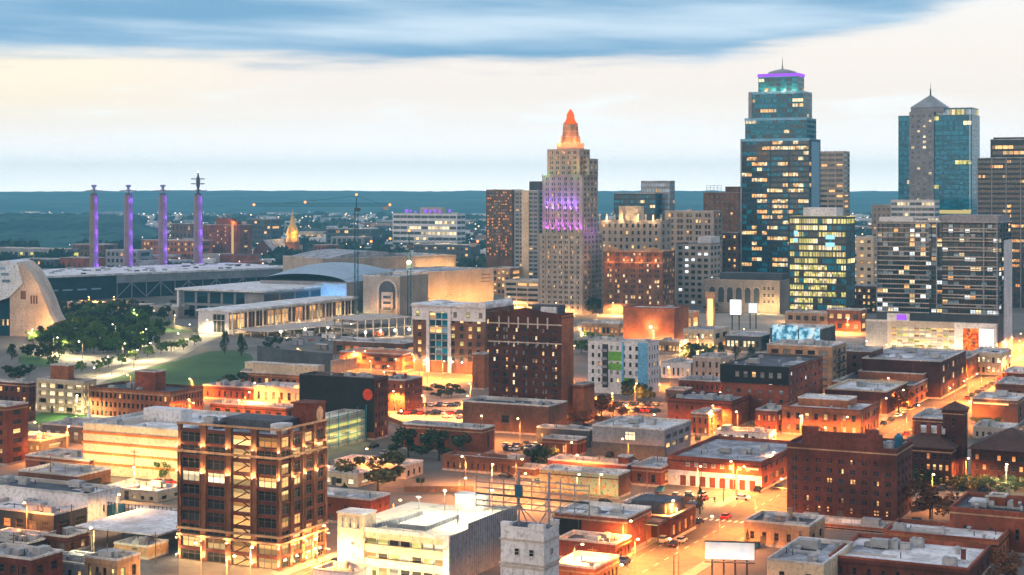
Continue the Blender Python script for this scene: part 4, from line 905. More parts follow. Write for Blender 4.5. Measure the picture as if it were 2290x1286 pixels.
# ------------------------------------------------------------------ downtown towers
def art_deco_tower():
    X, D, s, W, L = frame_of(1205, 1303, 1349, 704)
    root = thing('art_deco_tower', 'stepped art deco tower lit purple in the middle with an orange glowing crown', 'tower', (X, D, 0), -A)
    hh = lambda y: (704-y)/s
    kw = dict(wall='stone_wall', ww=.5, wh=.52, pair=True, lit=.09, litm='lit_warm', rec=.25, mx=.05, top=.6, roof='roof_grey', cop='stone_wall', parapet=.4)
    T1, T2, T3, T4 = hh(524), hh(392), hh(333), hh(270)
    tier(root, -W, 0, 0, L, 0, T1, fl=15, nf=7, ns=5, base=3, **kw)
    tier(root, -W*.95, -W*.03, L*.06, L*.80, T1+.1, T2, fl=11, nf=6, ns=4, name='shaft_wall', **kw)
    tier(root, -W*.87, -W*.13, L*.12, L*.62, T2+.1, T3, fl=5, nf=5, ns=3, name='shaft_wall', **kw)
    tier(root, -W*.15, W*.02, L*.25, L*.7, T2+.1, T2+12, fl=3, nf=1, ns=2, name='shoulder_wall', **kw)
    m = MB()
    for k in range(8):
        x = -W+W*k/7; m.box(max(-W, x-.45), min(0, x+.45), -.4, -.003, 0, T1-.5)
        x = -W*.95+W*.92*k/7; m.box(max(-W*.95, x-.3), min(-W*.03, x+.3), L*.06-.35, L*.06-.003, T1+.2, T2+1.2)
    m.build('pier', ['stone_wall'], root)
    cx, cy = -W*.46, L*.38; r = W*.165
    MB().box(cx-r*1.35, cx+r*1.35, cy-r*1.2, cy+r*1.2, T3-.3, T3+4.5).build('crown_base', ['stone_wall'], root)
    m = MB(); m.prism([(cx+r*cos(pi/8+k*pi/4), cy+r*sin(pi/8+k*pi/4)) for k in range(8)], T3+4.5, T4-2, top=[(cx+r*.8*cos(pi/8+k*pi/4), cy+r*.8*sin(pi/8+k*pi/4)) for k in range(8)])
    for k in range(8):
        a = pi/8+k*pi/4; m.tube((cx+r*1.02*cos(a), cy+r*1.02*sin(a), T3+4.5), (cx+r*.86*cos(a), cy+r*.86*sin(a), T4-1), .55, .35, 4)
    m.build('crown', ['tan_brick'], root)
    m = MB(); hh4 = T4-T3-6.5
    for q in (.0, .33, .62, .9): rr_ = r*(1.12-.2*q); m.prism([(cx+rr_*cos(pi/8+k*pi/4), cy+rr_*sin(pi/8+k*pi/4)) for k in range(8)], T3+4.5+hh4*q, T3+5.3+hh4*q)
    m.build('crown_ledge', ['pale_stone'], root)
    for k in range(4): a = pi/4+k*pi/2; MB().prism([(cx+r*1.25*cos(a)+sx_*.8, cy+r*1.15*sin(a)+sy_*.8) for sx_, sy_ in ((-1, -1), (1, -1), (1, 1), (-1, 1))], T3+4.5, T3+10, top=[(cx+r*1.25*cos(a)+sx_*.3, cy+r*1.15*sin(a)+sy_*.3) for sx_, sy_ in ((-1, -1), (1, -1), (1, 1), (-1, 1))]).build('corner_pinnacle', ['pale_stone'], root)
    z = T4-2; MB().lathe([(r*.82, z), (r*.85, z+1.2), (r*.62, z+3), (r*.5, z+5), (r*.52, z+7), (r*.3, z+9.2), (.15, z+11.5)], 10, cx, cy).build('lantern', ['lantern_glass'], root)
    for k in range(5):
        a = -pi*.95+k*pi*.25; light('crown_light', root, (cx+r*2.0*cos(a), cy+r*2.0*sin(a), T3+5.5), 3600*FLOOD_GAIN, (1, .27, .04), radius=.4)
    PU, MG = (.24, .08, 1), (.55, .06, 1)
    for k in range(8):
        x = -W*(.97-.133*k); light('purple_flood', root, (x, L*.06-1.3, T1+.6), 15000*FLOOD_GAIN, MG, 'SPOT', .2, (R(175), 0, 0), R(48))
        if 0 < k < 7: light('purple_flood', root, (x, L*.06-1.5, T1+14), 44000*FLOOD_GAIN, PU, 'SPOT', .2, (R(175), 0, 0), R(36))
    for k in range(2): light('purple_flood', root, (3.5, L*(.2+.35*k), T1+1.5), 600*FLOOD_GAIN, MG, radius=.5)
    for k in (.86, .16): light('green_flood', root, (-W*k, L*.03-1.5, T2+1.0), 450*FLOOD_GAIN, (.25, 1, .18), radius=.3)
    for k in (.9, .1): light('shoulder_light', root, (-W*k, L*.03-1.2, T2+9), 900*FLOOD_GAIN, (1, .45, .12), radius=.3)
art_deco_tower()
def glass_crown_tower():
    X, D, s, W, L = frame_of(1657, 1810, 1835, 672)
    root = thing('glass_tower', 'tallest dark teal glass tower with stepped pale edged tiers and a purple lit top', 'tower', (X, D, 0), -A)
    hh = lambda y: (672-y)/s
    kw = dict(wall='navy_panel', ww=.95, wh=.62, lit=.26, run=3, litm=['lit_warm', 'lit_cream'], kind='band', rec=.15, mx=.01, top=.8, roof='roof_grey', cop='coping_blue', frame='coping_dark', parapet=.6, litside=.08)
    L = max(L, 24)
    Z = [0, hh(310), hh(263), hh(203), hh(168)]
    tier(root, -W, 0, 0, L, 0, Z[1], fl=30, nf=13, ns=6, glass=['glass_navy', 'glass_navy', 'glass_dark', 'glass_teal'], **kw)
    kw['wall'] = 'teal_panel'; kw['lit'] = .14; tg = ['glass_teal', 'glass_teal', 'glass_navy']
    tier(root, -W*.95, -W*.05, L*.06, L*.92, Z[1]+.1, Z[2], fl=4, nf=11, ns=5, glass=tg, name='setback_wall', **kw)
    tier(root, -W*.90, -W*.10, L*.12, L*.85, Z[2]+.1, Z[3], fl=5, nf=10, ns=5, glass=tg, name='setback_wall', **kw)
    tier(root, -W*.78, -W*.20, L*.2, L*.75, Z[3]+.1, Z[4], fl=3, nf=7, ns=4, glass=tg, name='setback_wall', **kw)
    m = MB()
    for x in (-W, -W*.57, -W*.30, -.35): m.box(x, x+.5, -.35, -.003, 0, Z[1])
    for z, a, c, y in ((Z[1], 1.0, 0, 0), (Z[2], .95, .05, .06), (Z[3], .90, .10, .12)): MB().box(-W*a-.3, -W*c+.3, L*y-.4, L*y-.003, z-1.6, z+.5).build('ledge', ['coping_blue'], root)
    m.build('fin', ['navy_panel'], root)
    m = MB(); m.box(-W-.3, -W+.9, -.6, -.36, 0, Z[1]).box(-W*.91, -W*.86, L*.12-.5, L*.12-.003, Z[2], Z[3]); m.build('corner_strip', ['steel'], root)
    MB().box(.003, .5, L*.15, L*.85, 20, Z[1]-2).build('side_glazing', ['glass_sky'], root)
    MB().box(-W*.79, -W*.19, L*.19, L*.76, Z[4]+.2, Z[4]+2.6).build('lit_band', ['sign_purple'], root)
    cx, cy = -W*.47, L*.47
    MB().lathe([(W*.22, Z[4]+2.6), (W*.2, Z[4]+4.2), (W*.1, Z[4]+6), (.3, Z[4]+7)], 12, cx, cy).build('dome_roof', ['steel'], root)
    MB().tube((cx, cy, Z[4]+6.5), (cx, cy, Z[4]+10), .9, .4).tube((cx, cy, Z[4]+10), (cx, cy, hh(122)), .35, .12).build('mast', ['steel'], root)
    for k in range(4): light('crown_light', root, (cx-W*.22+W*.14*k, L*.1, Z[3]+1.6), 1200, CREAM, radius=.4)
    # the reflection like orange glow of a neighbour's crown is left to the glass itself
glass_crown_tower()
def pyramid_tower():
    X, D, s, W, L = frame_of(2009, 2174, 2191, 655)
    root = thing('glass_tower', 'teal glass tower with a grey stone strip and a small pyramid roof', 'tower', (X, D, 0), -A)
    hh = lambda y: (655-y)/s; L = max(L, 22)
    kw = dict(ww=.96, wh=.8, run=2, litm=['lit_green', 'lit_cream'], kind='band', rec=.12, mx=.01, top=.8, roof='roof_grey', cop='steel', frame='teal_panel', parapet=.6)
    tier(root, -W, 0, 0, L, 0, hh(256), wall='teal_panel', fl=36, nf=9, ns=5, lit=.055, glass='glass_teal', litside=.03, **kw)
    tier(root, -W*.80, -.6, 3, L-3, hh(256)-.5, hh(240), wall='teal_panel', fl=1, nf=8, ns=4, lit=.2, glass='glass_sky', name='top_wall', **kw)
    kw2 = dict(ww=.5, wh=.45, lit=.14, run=1, litm='lit_cream', rec=.15, roof='roof_grey', cop='grey_wall', glass=['glass_pale', 'glass_dark', 'glass_smoke'], parapet=.4)
    tier(root, -W*.845, -W*.51, -1.6, 6, 0, hh(248), wall='grey_wall', fl=34, nf=4, ns=0, name='stone_strip_wall', **kw2)
    zz = hh(248); x0, x1 = -W*.83, -W*.38
    MB().box(x0, x1, 0, L*.8, zz-.3, hh(238)).build('pyramid_base', ['grey_wall'], root)
    m = MB(); a = ((x0+x1)/2, L*.4, hh(207)); e = [(x0-.5, -.6, hh(238)), (x1+.5, -.6, hh(238)), (x1+.5, L*.8+.5, hh(238)), (x0-.5, L*.8+.5, hh(238))]
    for i in range(4): m.face([e[i], e[(i+1) % 4], a])
    m.face(e[::-1]); m.build('pyramid_roof', ['steel'], root)
    MB().tube((a[0], a[1], a[2]-.5), (a[0], a[1], a[2]+5), .8, .5).tube((a[0], a[1], a[2]+5), (a[0], a[1], hh(180)), .25, .1).build('mast', ['dark_steel'], root)
    MB().box(-2.2, -1.4, -.35, -.003, 8, hh(258)).build('corner_strip', ['glass_sky'], root)
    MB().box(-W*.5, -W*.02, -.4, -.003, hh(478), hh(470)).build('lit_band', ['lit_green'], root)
pyramid_tower()
DK = dict(kind='band', run=3, rec=.15, mx=.01, ww=.95, wh=.55)
b = B('office_tower', 'dark glass office tower with glowing orange floors cut by the right edge', (2185, 2320, 2340, 352, 690), 'charcoal_panel', 30, 14, 3, L=24, units=2, lit=.22, litm=['lit_warm', 'lit_orange'], roof='roof_dark', glass=['glass_dark', 'glass_brown'], **DK)
W, L, h = root_dims[b.name]; tier(b, -W*.78, -.5, 1, L-2, h-.5, h+14, 'charcoal_panel', 2, 4, 2, ww=.95, wh=.6, lit=.9, litm='lit_warm', kind='band', name='top_wall', roof='roof_dark', base=2, top=4)
MB().box(-W*.74, -W*.1, 3, L-4, h+13, h+15.5).build('roof_plant', ['charcoal_panel'], b)
m = MB()
for k in range(5): m.box(-W+W*k*.24, -W+W*k*.24+.7, -.4, -.003, 0, h)
m.build('fin', ['grey_wall'], b)
b = B('apartment_tower', 'broad glassy apartment tower with white slab edges above a bright parking podium', (1960, 2234, 2262, 497, 797), 'slate_wall', 19, 22, 4, base=22, top=1, ww=.93, wh=.72, lit=.13, litm=['lit_warm', 'lit_cream', 'lit_white'], kind='sash', glass=['glass_navy', 'glass_dark', 'glass_smoke', 'glass_navy', 'glass_sky'], rec=.5, mx=.005, units=4, roof='roof_grey', litside=.2, door=False)
W, L, h = root_dims[b.name]; fh = (h-23)/19
m = MB()
for j in range(20):
    z = 22+j*fh; m.box(-W*.995, -W*.56, -1.3, -.003, z-.2, z+.35); m.box(-W*.45, -.2, -1.3, -.003, z-.2+(.9 if j % 2 else 0), z+.35+(.9 if j % 2 else 0))
m.build('balcony_slab', ['concrete'], b)
m = MB()
for x in (-W*.995, -W*.5, -W*.12, -1.0): m.box(x, x+.6, -1.9, -1.603, 22, h)
m.build('fin', ['steel'], b)
MB().box(-W*.47, -.2, .2, L*.9, h, h+3.6).build('penthouse_wall', ['grey_wall'], b); MB().box(-W*.98, -W*.7, 1, 5, h-.5, h+2.4).build('terrace', ['white_wall'], b)
MB().box(.003, .4, L*.35, L, 0, h-10).build('side_wall', ['white_wall'], b)
b2 = B('podium_garage', 'brightly lit parking podium with two big screens under the glassy apartment tower', (1940, 2232, 2262, 724, 803), 'pale_stone', 0, 0, 0, L=4, units=0, door=False, roof='roof_dark')
X2, D2 = b2.location.x, b2.location.y; W, L, h = root_dims[b2.name]
b2.location = (X2-sin(A)*4, D2-cos(A)*4, 0)
for j in range(5):
    for k in range(11):
        o = link('window', window_mesh(rnd.choice(('lit_cream', 'lit_cream', 'lit_green', 'lit_warm')), 'coping_pale', 'plain'), b2, (-W*.80+W*.485*(k+.5)/11, -.05, h*.12+j*h*.165)); o.scale = (W*.042, 1, h*.11)
MB().box(-W, -W*.83, -.15, -.003, 0, h-1).build('side_panel', ['grey_wall'], b2)
MB().box(-W*.315, -W*.25, -.4, -.003, 0, h).box(-W*.25, 0, -.4, -.003, h*.86, h).box(-W*.25, 0, -.4, -.003, 0, h*.14).box(-W*.02, 0, -.4, -.003, h*.14, h*.86).build('screen_surround', ['white_wall'], b2)
MB().box(-W*.25, -W*.135, -.25, -.003, h*.15, h*.85).build('screen', ['screen_fire'], b2); MB().box(-W*.13, -W*.022, -.25, -.003, h*.15, h*.85).build('screen', ['screen_sky'], b2)
MB().box(-W*.83, -W*.66, -.6, 1.5, h, h+4).build('sign_wall', ['white_wall'], b2); MB().box(-W*.755, -W*.68, -.75, -.603, h+.6, h+3.5).build('sign_panel', ['sign_purple'], b2)
for k in range(5): light('deck_lamp', b2, (-W*(.95-.2*k), -6, h*.3), 3200*FLOOD_GAIN, CREAM, radius=.8)
# other downtown blocks
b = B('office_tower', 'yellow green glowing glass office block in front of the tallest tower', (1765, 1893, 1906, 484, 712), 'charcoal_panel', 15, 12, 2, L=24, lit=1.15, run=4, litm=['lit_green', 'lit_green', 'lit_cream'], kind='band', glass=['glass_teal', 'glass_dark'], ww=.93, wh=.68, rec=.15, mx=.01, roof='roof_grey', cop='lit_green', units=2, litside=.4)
W, L, h = root_dims[b.name]; MB().box(-W*.78, -W*.2, 4, L-3, h-.5, h+6).build('roof_plant', ['white_wall'], b)
for (x, z) in ((-W*.98, .76), (-W*.38, .72)):
    for j in range(2): o = link('window', window_mesh('screen_blue', 'coping_pale', 'plain'), b, (x+4, -.08, h*(z+.075*j))); o.scale = (7 if x > -W*.5 else 3, 1, 3.2)
B('office_tower', 'grey concrete office tower with deep dark window bands right behind the tallest tower', (1815, 1888, 1892, 338, 640), 'stone_wall', 26, 4, 1, L=20, ww=.86, wh=.5, lit=.1, litm='lit_warm', glass='glass_dark', rec=.8, roof='roof_grey', units=1)
B('office_block', 'small stone block glowing cream between the yellow green block and the broad apartment tower', (1902, 1953, 1957, 530, 672), 'cream_wall', 9, 3, 1, L=20, ww=.5, wh=.4, lit=.4, litm='lit_warm', units=2)
B('office_block', 'banded pale office block below the pyramid roofed tower', (1992, 2090, 2098, 447, 668), 'white_wall', 18, 7, 1, L=20, ww=.96, wh=.55, lit=.16, litm='lit_cream', glass=['glass_smoke', 'glass_navy'], kind='band', rec=.4, mx=.01, units=2)
B('office_block', 'plain grey tower stub left of the banded pale office block', (1950, 1993, 1996, 458, 664), 'stone_wall', 14, 4, 1, L=20, ww=.5, wh=.4, lit=.05, units=2)
b = B('hotel', 'brown brick hotel with pale arched top floors beside the art deco tower', (1350, 1482, 1510, 562, 708), 'brown_brick', 12, 7, 4, ww=.55, wh=.55, pair=True, lit=.25, litm=['lit_warm', 'lit_cream'], glass=['glass_dark', 'glass_brown'], roof='roof_grey', cop='tan_brick', units=2, top=1)
W, L, h = root_dims[b.name]
m = MB(); m.box(-W-.3, .3, -.5, -.003, h-8.5, h-8).box(-W-.3, .3, -.5, -.003, h-.8, h)
for x in (-W*.98, -W*.30): m.slab([(x, h)]+[(x+W*.26*(.5-.5*cos(pi*k/10)), h+2.6*sin(pi*k/10)) for k in range(11)], -.4, 2)
m.build('cornice', ['tan_brick'], b)
for k in range(4): light('floodlight', b, (-W*(.88-.25*k), -3, h-7), 1600*FLOOD_GAIN, ORANGE, radius=.4)
b = B('office_block', 'wide tan block with a lit cream colonnade on top, behind the brown brick hotel', (1340, 1478, 1492, 494, 688), 'stone_wall', 12, 10, 2, L=22, ww=.4, wh=.5, lit=.12, litm='lit_warm', roof='roof_grey', cop='tan_brick', units=1)
W, L, h = root_dims[b.name]
m = MB()
for k in range(9): m.box(-W+W*k/8-.5 if k else -W, -W+W*k/8+.5, .3, 1.3, h, h+5)
m.box(-W*.7, -W*.35, 3, 10, h-.5, h+11).build('roof_pavilion', ['cream_wall'], b)
for k in range(4): light('floodlight', b, (-W*(.88-.25*k), -1.6, h+1.5), 1800*FLOOD_GAIN, CREAM, radius=.4)
b = B('office_block', 'pale grey office block with punched windows and a dark cornice left of the theatre', (1512, 1588, 1612, 545, 684), 'pale_stone', 10, 5, 3, ww=.62, wh=.5, lit=.1, litm='lit_white', glass=['glass_smoke', 'glass_dark'], roof='roof_white', cop='slate_wall', units=2)
W, L, h = root_dims[b.name]; MB().box(-W*.4, -.5, 3, L, h-.5, h+5).build('penthouse_wall', ['white_wall'], b)
B('office_tower', 'brown glass grid office tower with many small orange windows at the left of downtown', (1087, 1146, 1153, 424, 648), 'brown_panel', 22, 11, 1, L=22, ww=.7, wh=.6, lit=.3, litm='lit_orange', glass=['glass_brown', 'glass_dark', 'glass_pale'], roof='roof_dark', units=1, base=30)
b = B('office_tower', 'grey slab tower with a pale vertical strip left of the art deco tower', (1150, 1204, 1210, 426, 655), 'grey_wall', 24, 5, 1, L=22, ww=.8, wh=.5, lit=.03, glass=['glass_navy', 'glass_smoke'], roof='roof_grey', units=1)
W, L, h = root_dims[b.name]; MB().box(-W*.68, -W*.38, -.6, -.003, 6, h).build('pale_strip', ['cream_wall'], b); MB().box(-W*.5, -W*.05, 6, 16, h-.5, h+8).build('penthouse_wall', ['slate_wall'], b)
b = B('office_tower', 'dark blue glass office tower with a pale upper box behind the lit colonnade block', (1373, 1466, 1512, 432, 650), 'navy_panel', 20, 8, 4, L=28, ww=.94, wh=.6, lit=.1, run=2, litm='lit_cream', kind='band', glass=['glass_navy', 'glass_teal'], roof='roof_grey', units=1, rec=.15, mx=.01)
W, L, h = root_dims[b.name]; tier(b, -W*.5, W*.2, L*.55, L*.98, h-30, h+11, 'grey_wall', 8, 6, 3, ww=.9, wh=.6, glass='glass_sky', lit=.03, kind='band', name='upper_wall')
B('office_block', 'stone block with lit upper loggia right of the lit colonnade block', (1487, 1596, 1614, 472, 672), 'stone_wall', 15, 5, 2, L=22, ww=.6, wh=.6, pair=True, lit=.13, litm='lit_warm', glass=['glass_dark', 'glass_brown'], units=2)
b = B('office_tower', 'brown stepped old office tower left of the tallest glass tower', (1573, 1655, 1668, 430, 655), 'brown_brick', 17, 7, 2, L=22, ww=.45, wh=.5, lit=.05, roof='roof_dark', cop='grey_wall', units=1)
W, L, h = root_dims[b.name]; MB().box(-W*.45, -W*.1, 5, 15, h-.5, h+5).build('penthouse_wall', ['brown_brick'], b)
m = MB()
for k in range(5): m.tube((-W*.95+k*W*.1, 4, h-.5), (-W*.95+k*W*.1, 4, h+6), .15, n=4)
for z in (2, 4, 6): m.tube((-W*.95, 4, h+z-.1), (-W*.55, 4, h+z-.1), .12, n=4)
m.build('roof_frame', ['dark_steel'], b)
B('office_block', 'warm lit tan side block right of the pale grey office block', (1600, 1650, 1664, 520, 668), 'brown_brick', 11, 4, 1, L=16, ww=.4, wh=.5, lit=.2, litm='lit_warm', units=1)
def theatre():
    b = B('theatre', 'stone theatre with a row of tall arches and a dark stage roof', (1575, 1744, 1766, 628, 702), 'stone_wall', 0, 0, 0, L=26, units=0, roof='roof_dark', door=False, cop='pale_stone')
    W, L, h = root_dims[b.name]
    MB().box(-W*.85, -W*.02, 10, L, h-.9, h+4.5).build('stage_roof', ['slate_wall'], b)
    for k in range(6):
        x = -W*.93+k*W*.118; w_ = W*.075
        pts = [(x, h*.3)]+[(x+w_, h*.3)]+[(x+w_/2+w_/2*cos(pi*j/10), h*.68+w_/2*sin(pi*j/10)) for j in range(11)]
        MB().slab(pts, -.08, -.003).build('arch_window', ['slate_wall'], b)
        m = MB()
        for j in range(10):
            a0, a1 = pi*j/10, pi*(j+1)/10; m.slab([(x+w_/2+w_*.5*cos(a0), h*.68+w_*.5*sin(a0)), (x+w_/2+w_*.66*cos(a0), h*.68+w_*.66*sin(a0)), (x+w_/2+w_*.66*cos(a1), h*.68+w_*.66*sin(a1)), (x+w_/2+w_*.5*cos(a1), h*.68+w_*.5*sin(a1))], -.3, -.003)
        m.build('arch_moulding', ['pale_stone'], b)
    for j in range(3):
        for k in range(3): o = link('window', window_mesh('glass_brown', 'coping_pale', 'sash'), b, (-W*.2+k*W*.055, -.06, h*(.35+.2*j))); o.scale = (2, 1, 2.6)
    for k in range(3): light('floodlight', b, (-W*(.22-.1*k), -6, 5), 3200*FLOOD_GAIN, (1, .66, .25), radius=.5)
theatre()
b = B('brick_block', 'plain rust brick block with a white roof below the brown brick hotel', (1394, 1508, 1535, 690, 772), 'orange_brick', 0, 0, 0, units=3, roof='roof_white', cop='red_brick', L=24)
W, L, h = root_dims[b.name]; light('wall_lamp_light', b, (-W*.45, -3, h*.45), 3500, (1, .5, .16), radius=.4); MB().lathe([(.2, -.6), (.7, -.2), (.7, .3), (.2, .7)], 8).build('wall_lamp', ['lamp_white'], b, (-W*.45, -.9, h*.47))
for k in (.8, .2): light('wall_lamp_light', b, (-W*k, -5, 4), 3000, ORANGE, radius=.4)
B('flat_shop', 'angled tan storefront with an orange lit front right of the plain rust brick block', (1500, 1548, 1562, 698, 742), 'tan_brick', 1, 4, 1, ww=.7, lit=.8, litm='lit_warm', L=14, units=1, roof='roof_white')
b = thing('sign_pylon', 'slim glowing orange sign pylon in front of the theatre arches', 'sign', (*at(1590, 742)[:2], 0), -A)
s_ = F/b.location.y
MB().box(-9/s_, 9/s_, -1.2, 1.2, 0, 88/s_).box(-11/s_, 11/s_, -1.4, 1.4, 76/s_, 89/s_).build('pylon_body', ['tan_brick'], b)
MB().box(-6/s_, 6/s_, -1.5, -1.42, 8/s_, 74/s_).build('light_strip', ['strip_warm'], b); light('pylon_light', b, (0, -4, 40/s_), 2500, ORANGE, radius=.5)
for (px, py, w_, h_, mt, lab, pw) in ((1645, 738, 26, 34, 'screen_bright', 'glaring white square screen above the entertainment plaza', 9000), (1684, 735, 22, 24, 'screen_pale', 'smaller pale screen right of the glaring white screen', 1500)):
    b = thing('video_screen', lab, 'screen', (*at(px, py)[:2], 0), -R(12)); s_ = F/b.location.y
    MB().box(-w_/2/s_, w_/2/s_, 0, .8, 34/s_, (34+h_)/s_).build('casing', ['screen_frame'], b)
    MB().box(-w_/2/s_+.3, w_/2/s_-.3, -.1, -.003, 34/s_+.3, (34+h_)/s_-.3).build('panel', [mt], b)
    for k in (-.3, .3): MB().tube((k*w_/s_, .4, 0), (k*w_/s_, .4, 34/s_), .4).build('post', ['dark_steel'], b)
B('flat_shop', 'tan lit retail block under the yellow green glowing office block', (1756, 1850, 1880, 700, 740), 'tan_brick', 2, 5, 2, ww=.6, lit=.5, litm=['lit_warm', 'lit_green'], L=16, units=2)
B('flat_shop', 'orange glowing retail block left of the bright parking podium', (1848, 1925, 1942, 694, 742), 'orange_brick', 2, 4, 1, ww=.6, lit=.8, litm='lit_warm', L=16, units=2)
b = B('theatre', 'low hall with icy blue lit billboards on its side facing the tan block', (1722, 1836, 1925, 736, 790), 'slate_wall', 0, 0, 0, L=30, units=4, roof='roof_white')
W, L, h = root_dims[b.name]
MB().box(-W*.95, -W*.45, -.5, -.003, h*.15, h+1.5).build('blue_billboard', ['screen_ice'], b); MB().box(-W*.42, -W*.02, -.5, -.003, h*.2, h+.5).build('blue_billboard', ['screen_ice'], b)
# ------------------------------------------------------------------ convention centre, its pylons, the shell hall
wallmat('brown_grey', (.24, .19, .165), var=.2)
def pylons():
    for i, (px, lab) in enumerate(((210, 'leftmost of the four grey masonry pylons, a dark flat cap on its thin neck'), (287, 'second grey pylon from the left, purple light down its right side'),
                                   (364, 'third grey pylon from the left, standing over the pale hall roof'), (443, 'rightmost grey pylon with the taller dark finial on top'))):
        X, D, _ = at(px, 634); s = F/D; h = (634-436)/s; r = 10/s
        t = thing('pylon', lab, 'pylon', (X, D, 0), -R(10)); t['group'] = 'pylons over the convention hall'
        MB().prism([(r*cos(pi/8+k*pi/4)*1.05, r*sin(pi/8+k*pi/4)*1.05) for k in range(8)], 0, h, top=[(r*.92*cos(pi/8+k*pi/4), r*.92*sin(pi/8+k*pi/4)) for k in range(8)]).build('shaft', ['brown_grey'], t)
        MB().prism([(r*.8*cos(k*pi/4), r*.8*sin(k*pi/4)) for k in range(8)], h, h+1.4).build('cap', ['slate_wall'], t)
        z = h+1.4
        MB().lathe([(1.5, z), (1.2, z+5), (2.6, z+7.5), (2.6, z+8.2)] if i < 3 else [(1.5, z), (1.2, z+5), (2.0, z+8), (2.0, z+13), (.9, z+17), (.5, z+20)], 8).build('finial', ['steel' if i < 3 else 'slate_wall'], t)
        m = MB()
        for zz, l in ((z+2.2, 7.4), (z+6.8, 2.4)) if i < 3 else ((z+2.2, 7.5), (z+9, 6.), (z+13.5, 6.)):
            m.box(-l*1.15, l*1.15, -.5, .5, zz, zz+.9).box(-.4, .4, -l*.8, l*.8, zz+.9, zz+1.5)
            for k in (-1, 1): m.tube((k*l, 0, zz+.2), (k*l*.2, 0, zz-1.2 if zz > h+2.2 else zz), .12, n=4)
        m.build('finial_arm', ['steel'], t)
        if i == 3: MB().lathe([(.2, z+20), (.7, z+20.6), (.2, z+21.4)], 8).build('beacon', ['lamp_orange'], t)
        for k in range(5): light('purple_flood', t, (r+3.4, -2.4, 17+h*.185*k), 5200*FLOOD_GAIN, (.24, .07, 1), radius=.5)
pylons()
def expo_hall():
    b = BE('convention_hall', 'long convention hall with a pale speckled roof and a dark trussed front, behind the park', (66, 623), (655, 600), 19, 105, 'navy_panel', cap=False, units=0)
    W, L, h = root_dims[b.name]
    MB().box(-W-3, 4, -3, L+3, h, h+1.6).build('roof', ['roof_white'], b)
    for k in range(64):
        x, y = -W*rnd.random(), L*rnd.random(); MB().box(x-2, x+2, y-.9, y+.9, h+1.603, h+2.7).build('skylight', ['vent_metal'] if k % 3 else ['slate_wall'], b)
    MB().box(-W*.70, 3, -2.2, -.5, h-6.5, h-.003).build('fascia', ['steel'], b)
    n = 13
    for k in range(n+1):
        x = -W*.70+W*.70*k/n; MB().box(x-.35, x+.35, -2.6, -2.203, 0, h-.1).build('column', ['steel'], b)
        if k < n:
            x2 = x+W*.70/n; m = MB()
            if k % 2: m.tube((x, -2.0, h-6.6), (x2, -2.0, .5), .4, n=4)
            else: m.tube((x, -2.0, .5), (x2, -2.0, h-6.6), .4, n=4)
            m.build('truss_brace', ['steel'], b)
    for k in range(5): o = link('window', window_mesh('glass_sky', 'steel', 'plain'), b, (-W*(.97-.05*k), -.1, h*.45)); o.scale = (W*.035, 1, 1.2)
expo_hall()
def shell_hall():
    X, D, _ = at(25, 752); s = F/D
    t = thing('concert_hall', 'curved concert hall shell with a white roof and glowing stone end wall, left edge', 'concert hall', (X, D, 0), 0)
    REG.append((t, X, D, 'the curved concert hall shell'))
    P = lambda px, py: ((px-25)/s, (752-py)/s)
    wall = [P(22, 754), P(22, 664), P(52, 634), P(38, 586), P(46, 586), P(66, 606), P(84, 636), P(100, 672), P(113, 708), P(122, 722), P(110, 730), P(112, 754)]
    MB().slab(wall[::-1], 0, 26).build('end_wall', ['pale_stone'], t)
    rf = [P(-60, 690), P(-60, 606), P(0, 584), P(24, 583), P(40, 592), P(51, 634), P(21, 665), P(0, 672)]
    b = MB(); n = len(rf); b.v += [(x, -1.2-.0*z, z) for x, z in rf]+[(x+3, 26, z) for x, z in rf]; b.f.append(tuple(range(n))); b.m.append(0); b.f.append(tuple(range(2*n-1, n-1, -1))); b.m.append(0)
    for i in range(n): j = (i+1) % n; b.f.append((j, i, n+i, n+j)); b.m.append(0)
    b.build('shell_roof', ['shell_white'], t)
    m = MB()
    for k in range(7): a, c = P(-52+k*14, 612-k*4 if k < 6 else 600), P(-40+k*14, 684-k*4); m.hexa([(a[0], -1.5, a[1]), (a[0]+.5, -1.5, a[1]), (a[0]+.5, -1.203, a[1]), (a[0], -1.203, a[1]), (a[0]+.2, -1.5, a[1]+2), (a[0]+.7, -1.5, a[1]+2), (a[0]+.7, -1.203, a[1]+2), (a[0]+.2, -1.203, a[1]+2)])
    m.build('roof_rib', ['roof_white'], t)
    for px, py in ((4, 600), (12, 613), (15, 628), (-20, 608), (-14, 626)):
        c = P(px, py); MB().box(c[0]-2.4, c[0]+2.4, -1.5, -1.203, c[1]-.8, c[1]+.8).build('roof_window', ['glass_sky'], t)
    MB().slab([P(-60, 760), P(-60, 690), P(0, 672), P(21, 666), P(21, 760)], 4, 20).build('glass_wall', ['glass_navy'], t)
    for k in range(4):
        c = P(-2+k*5, 722); o = link('window', window_mesh('lit_warm' if k % 2 else 'glass_dark', 'steel', 'plain'), t, (c[0], 3.9, c[1])); o.scale = (1.1, 1, 4)
    for k in range(6): c = P(70+6*k if k < 3 else 36+4*k, 670 if k < 3 else 660); MB().box(c[0]-.5, c[0]+.5, -.12, -.003, c[1]-2.5, c[1]+2.5).build('slot', ['brown_panel'], t)
    for px, py, p in ((122, 752, 6000), (128, 712, 8000), (100, 640, 2500), (104, 752, 2600)):
        c = P(px, py); light('floodlight', t, (c[0], -9, c[1]+1), p*FLOOD_GAIN, (1, .45, .12), radius=.5)
shell_hall()
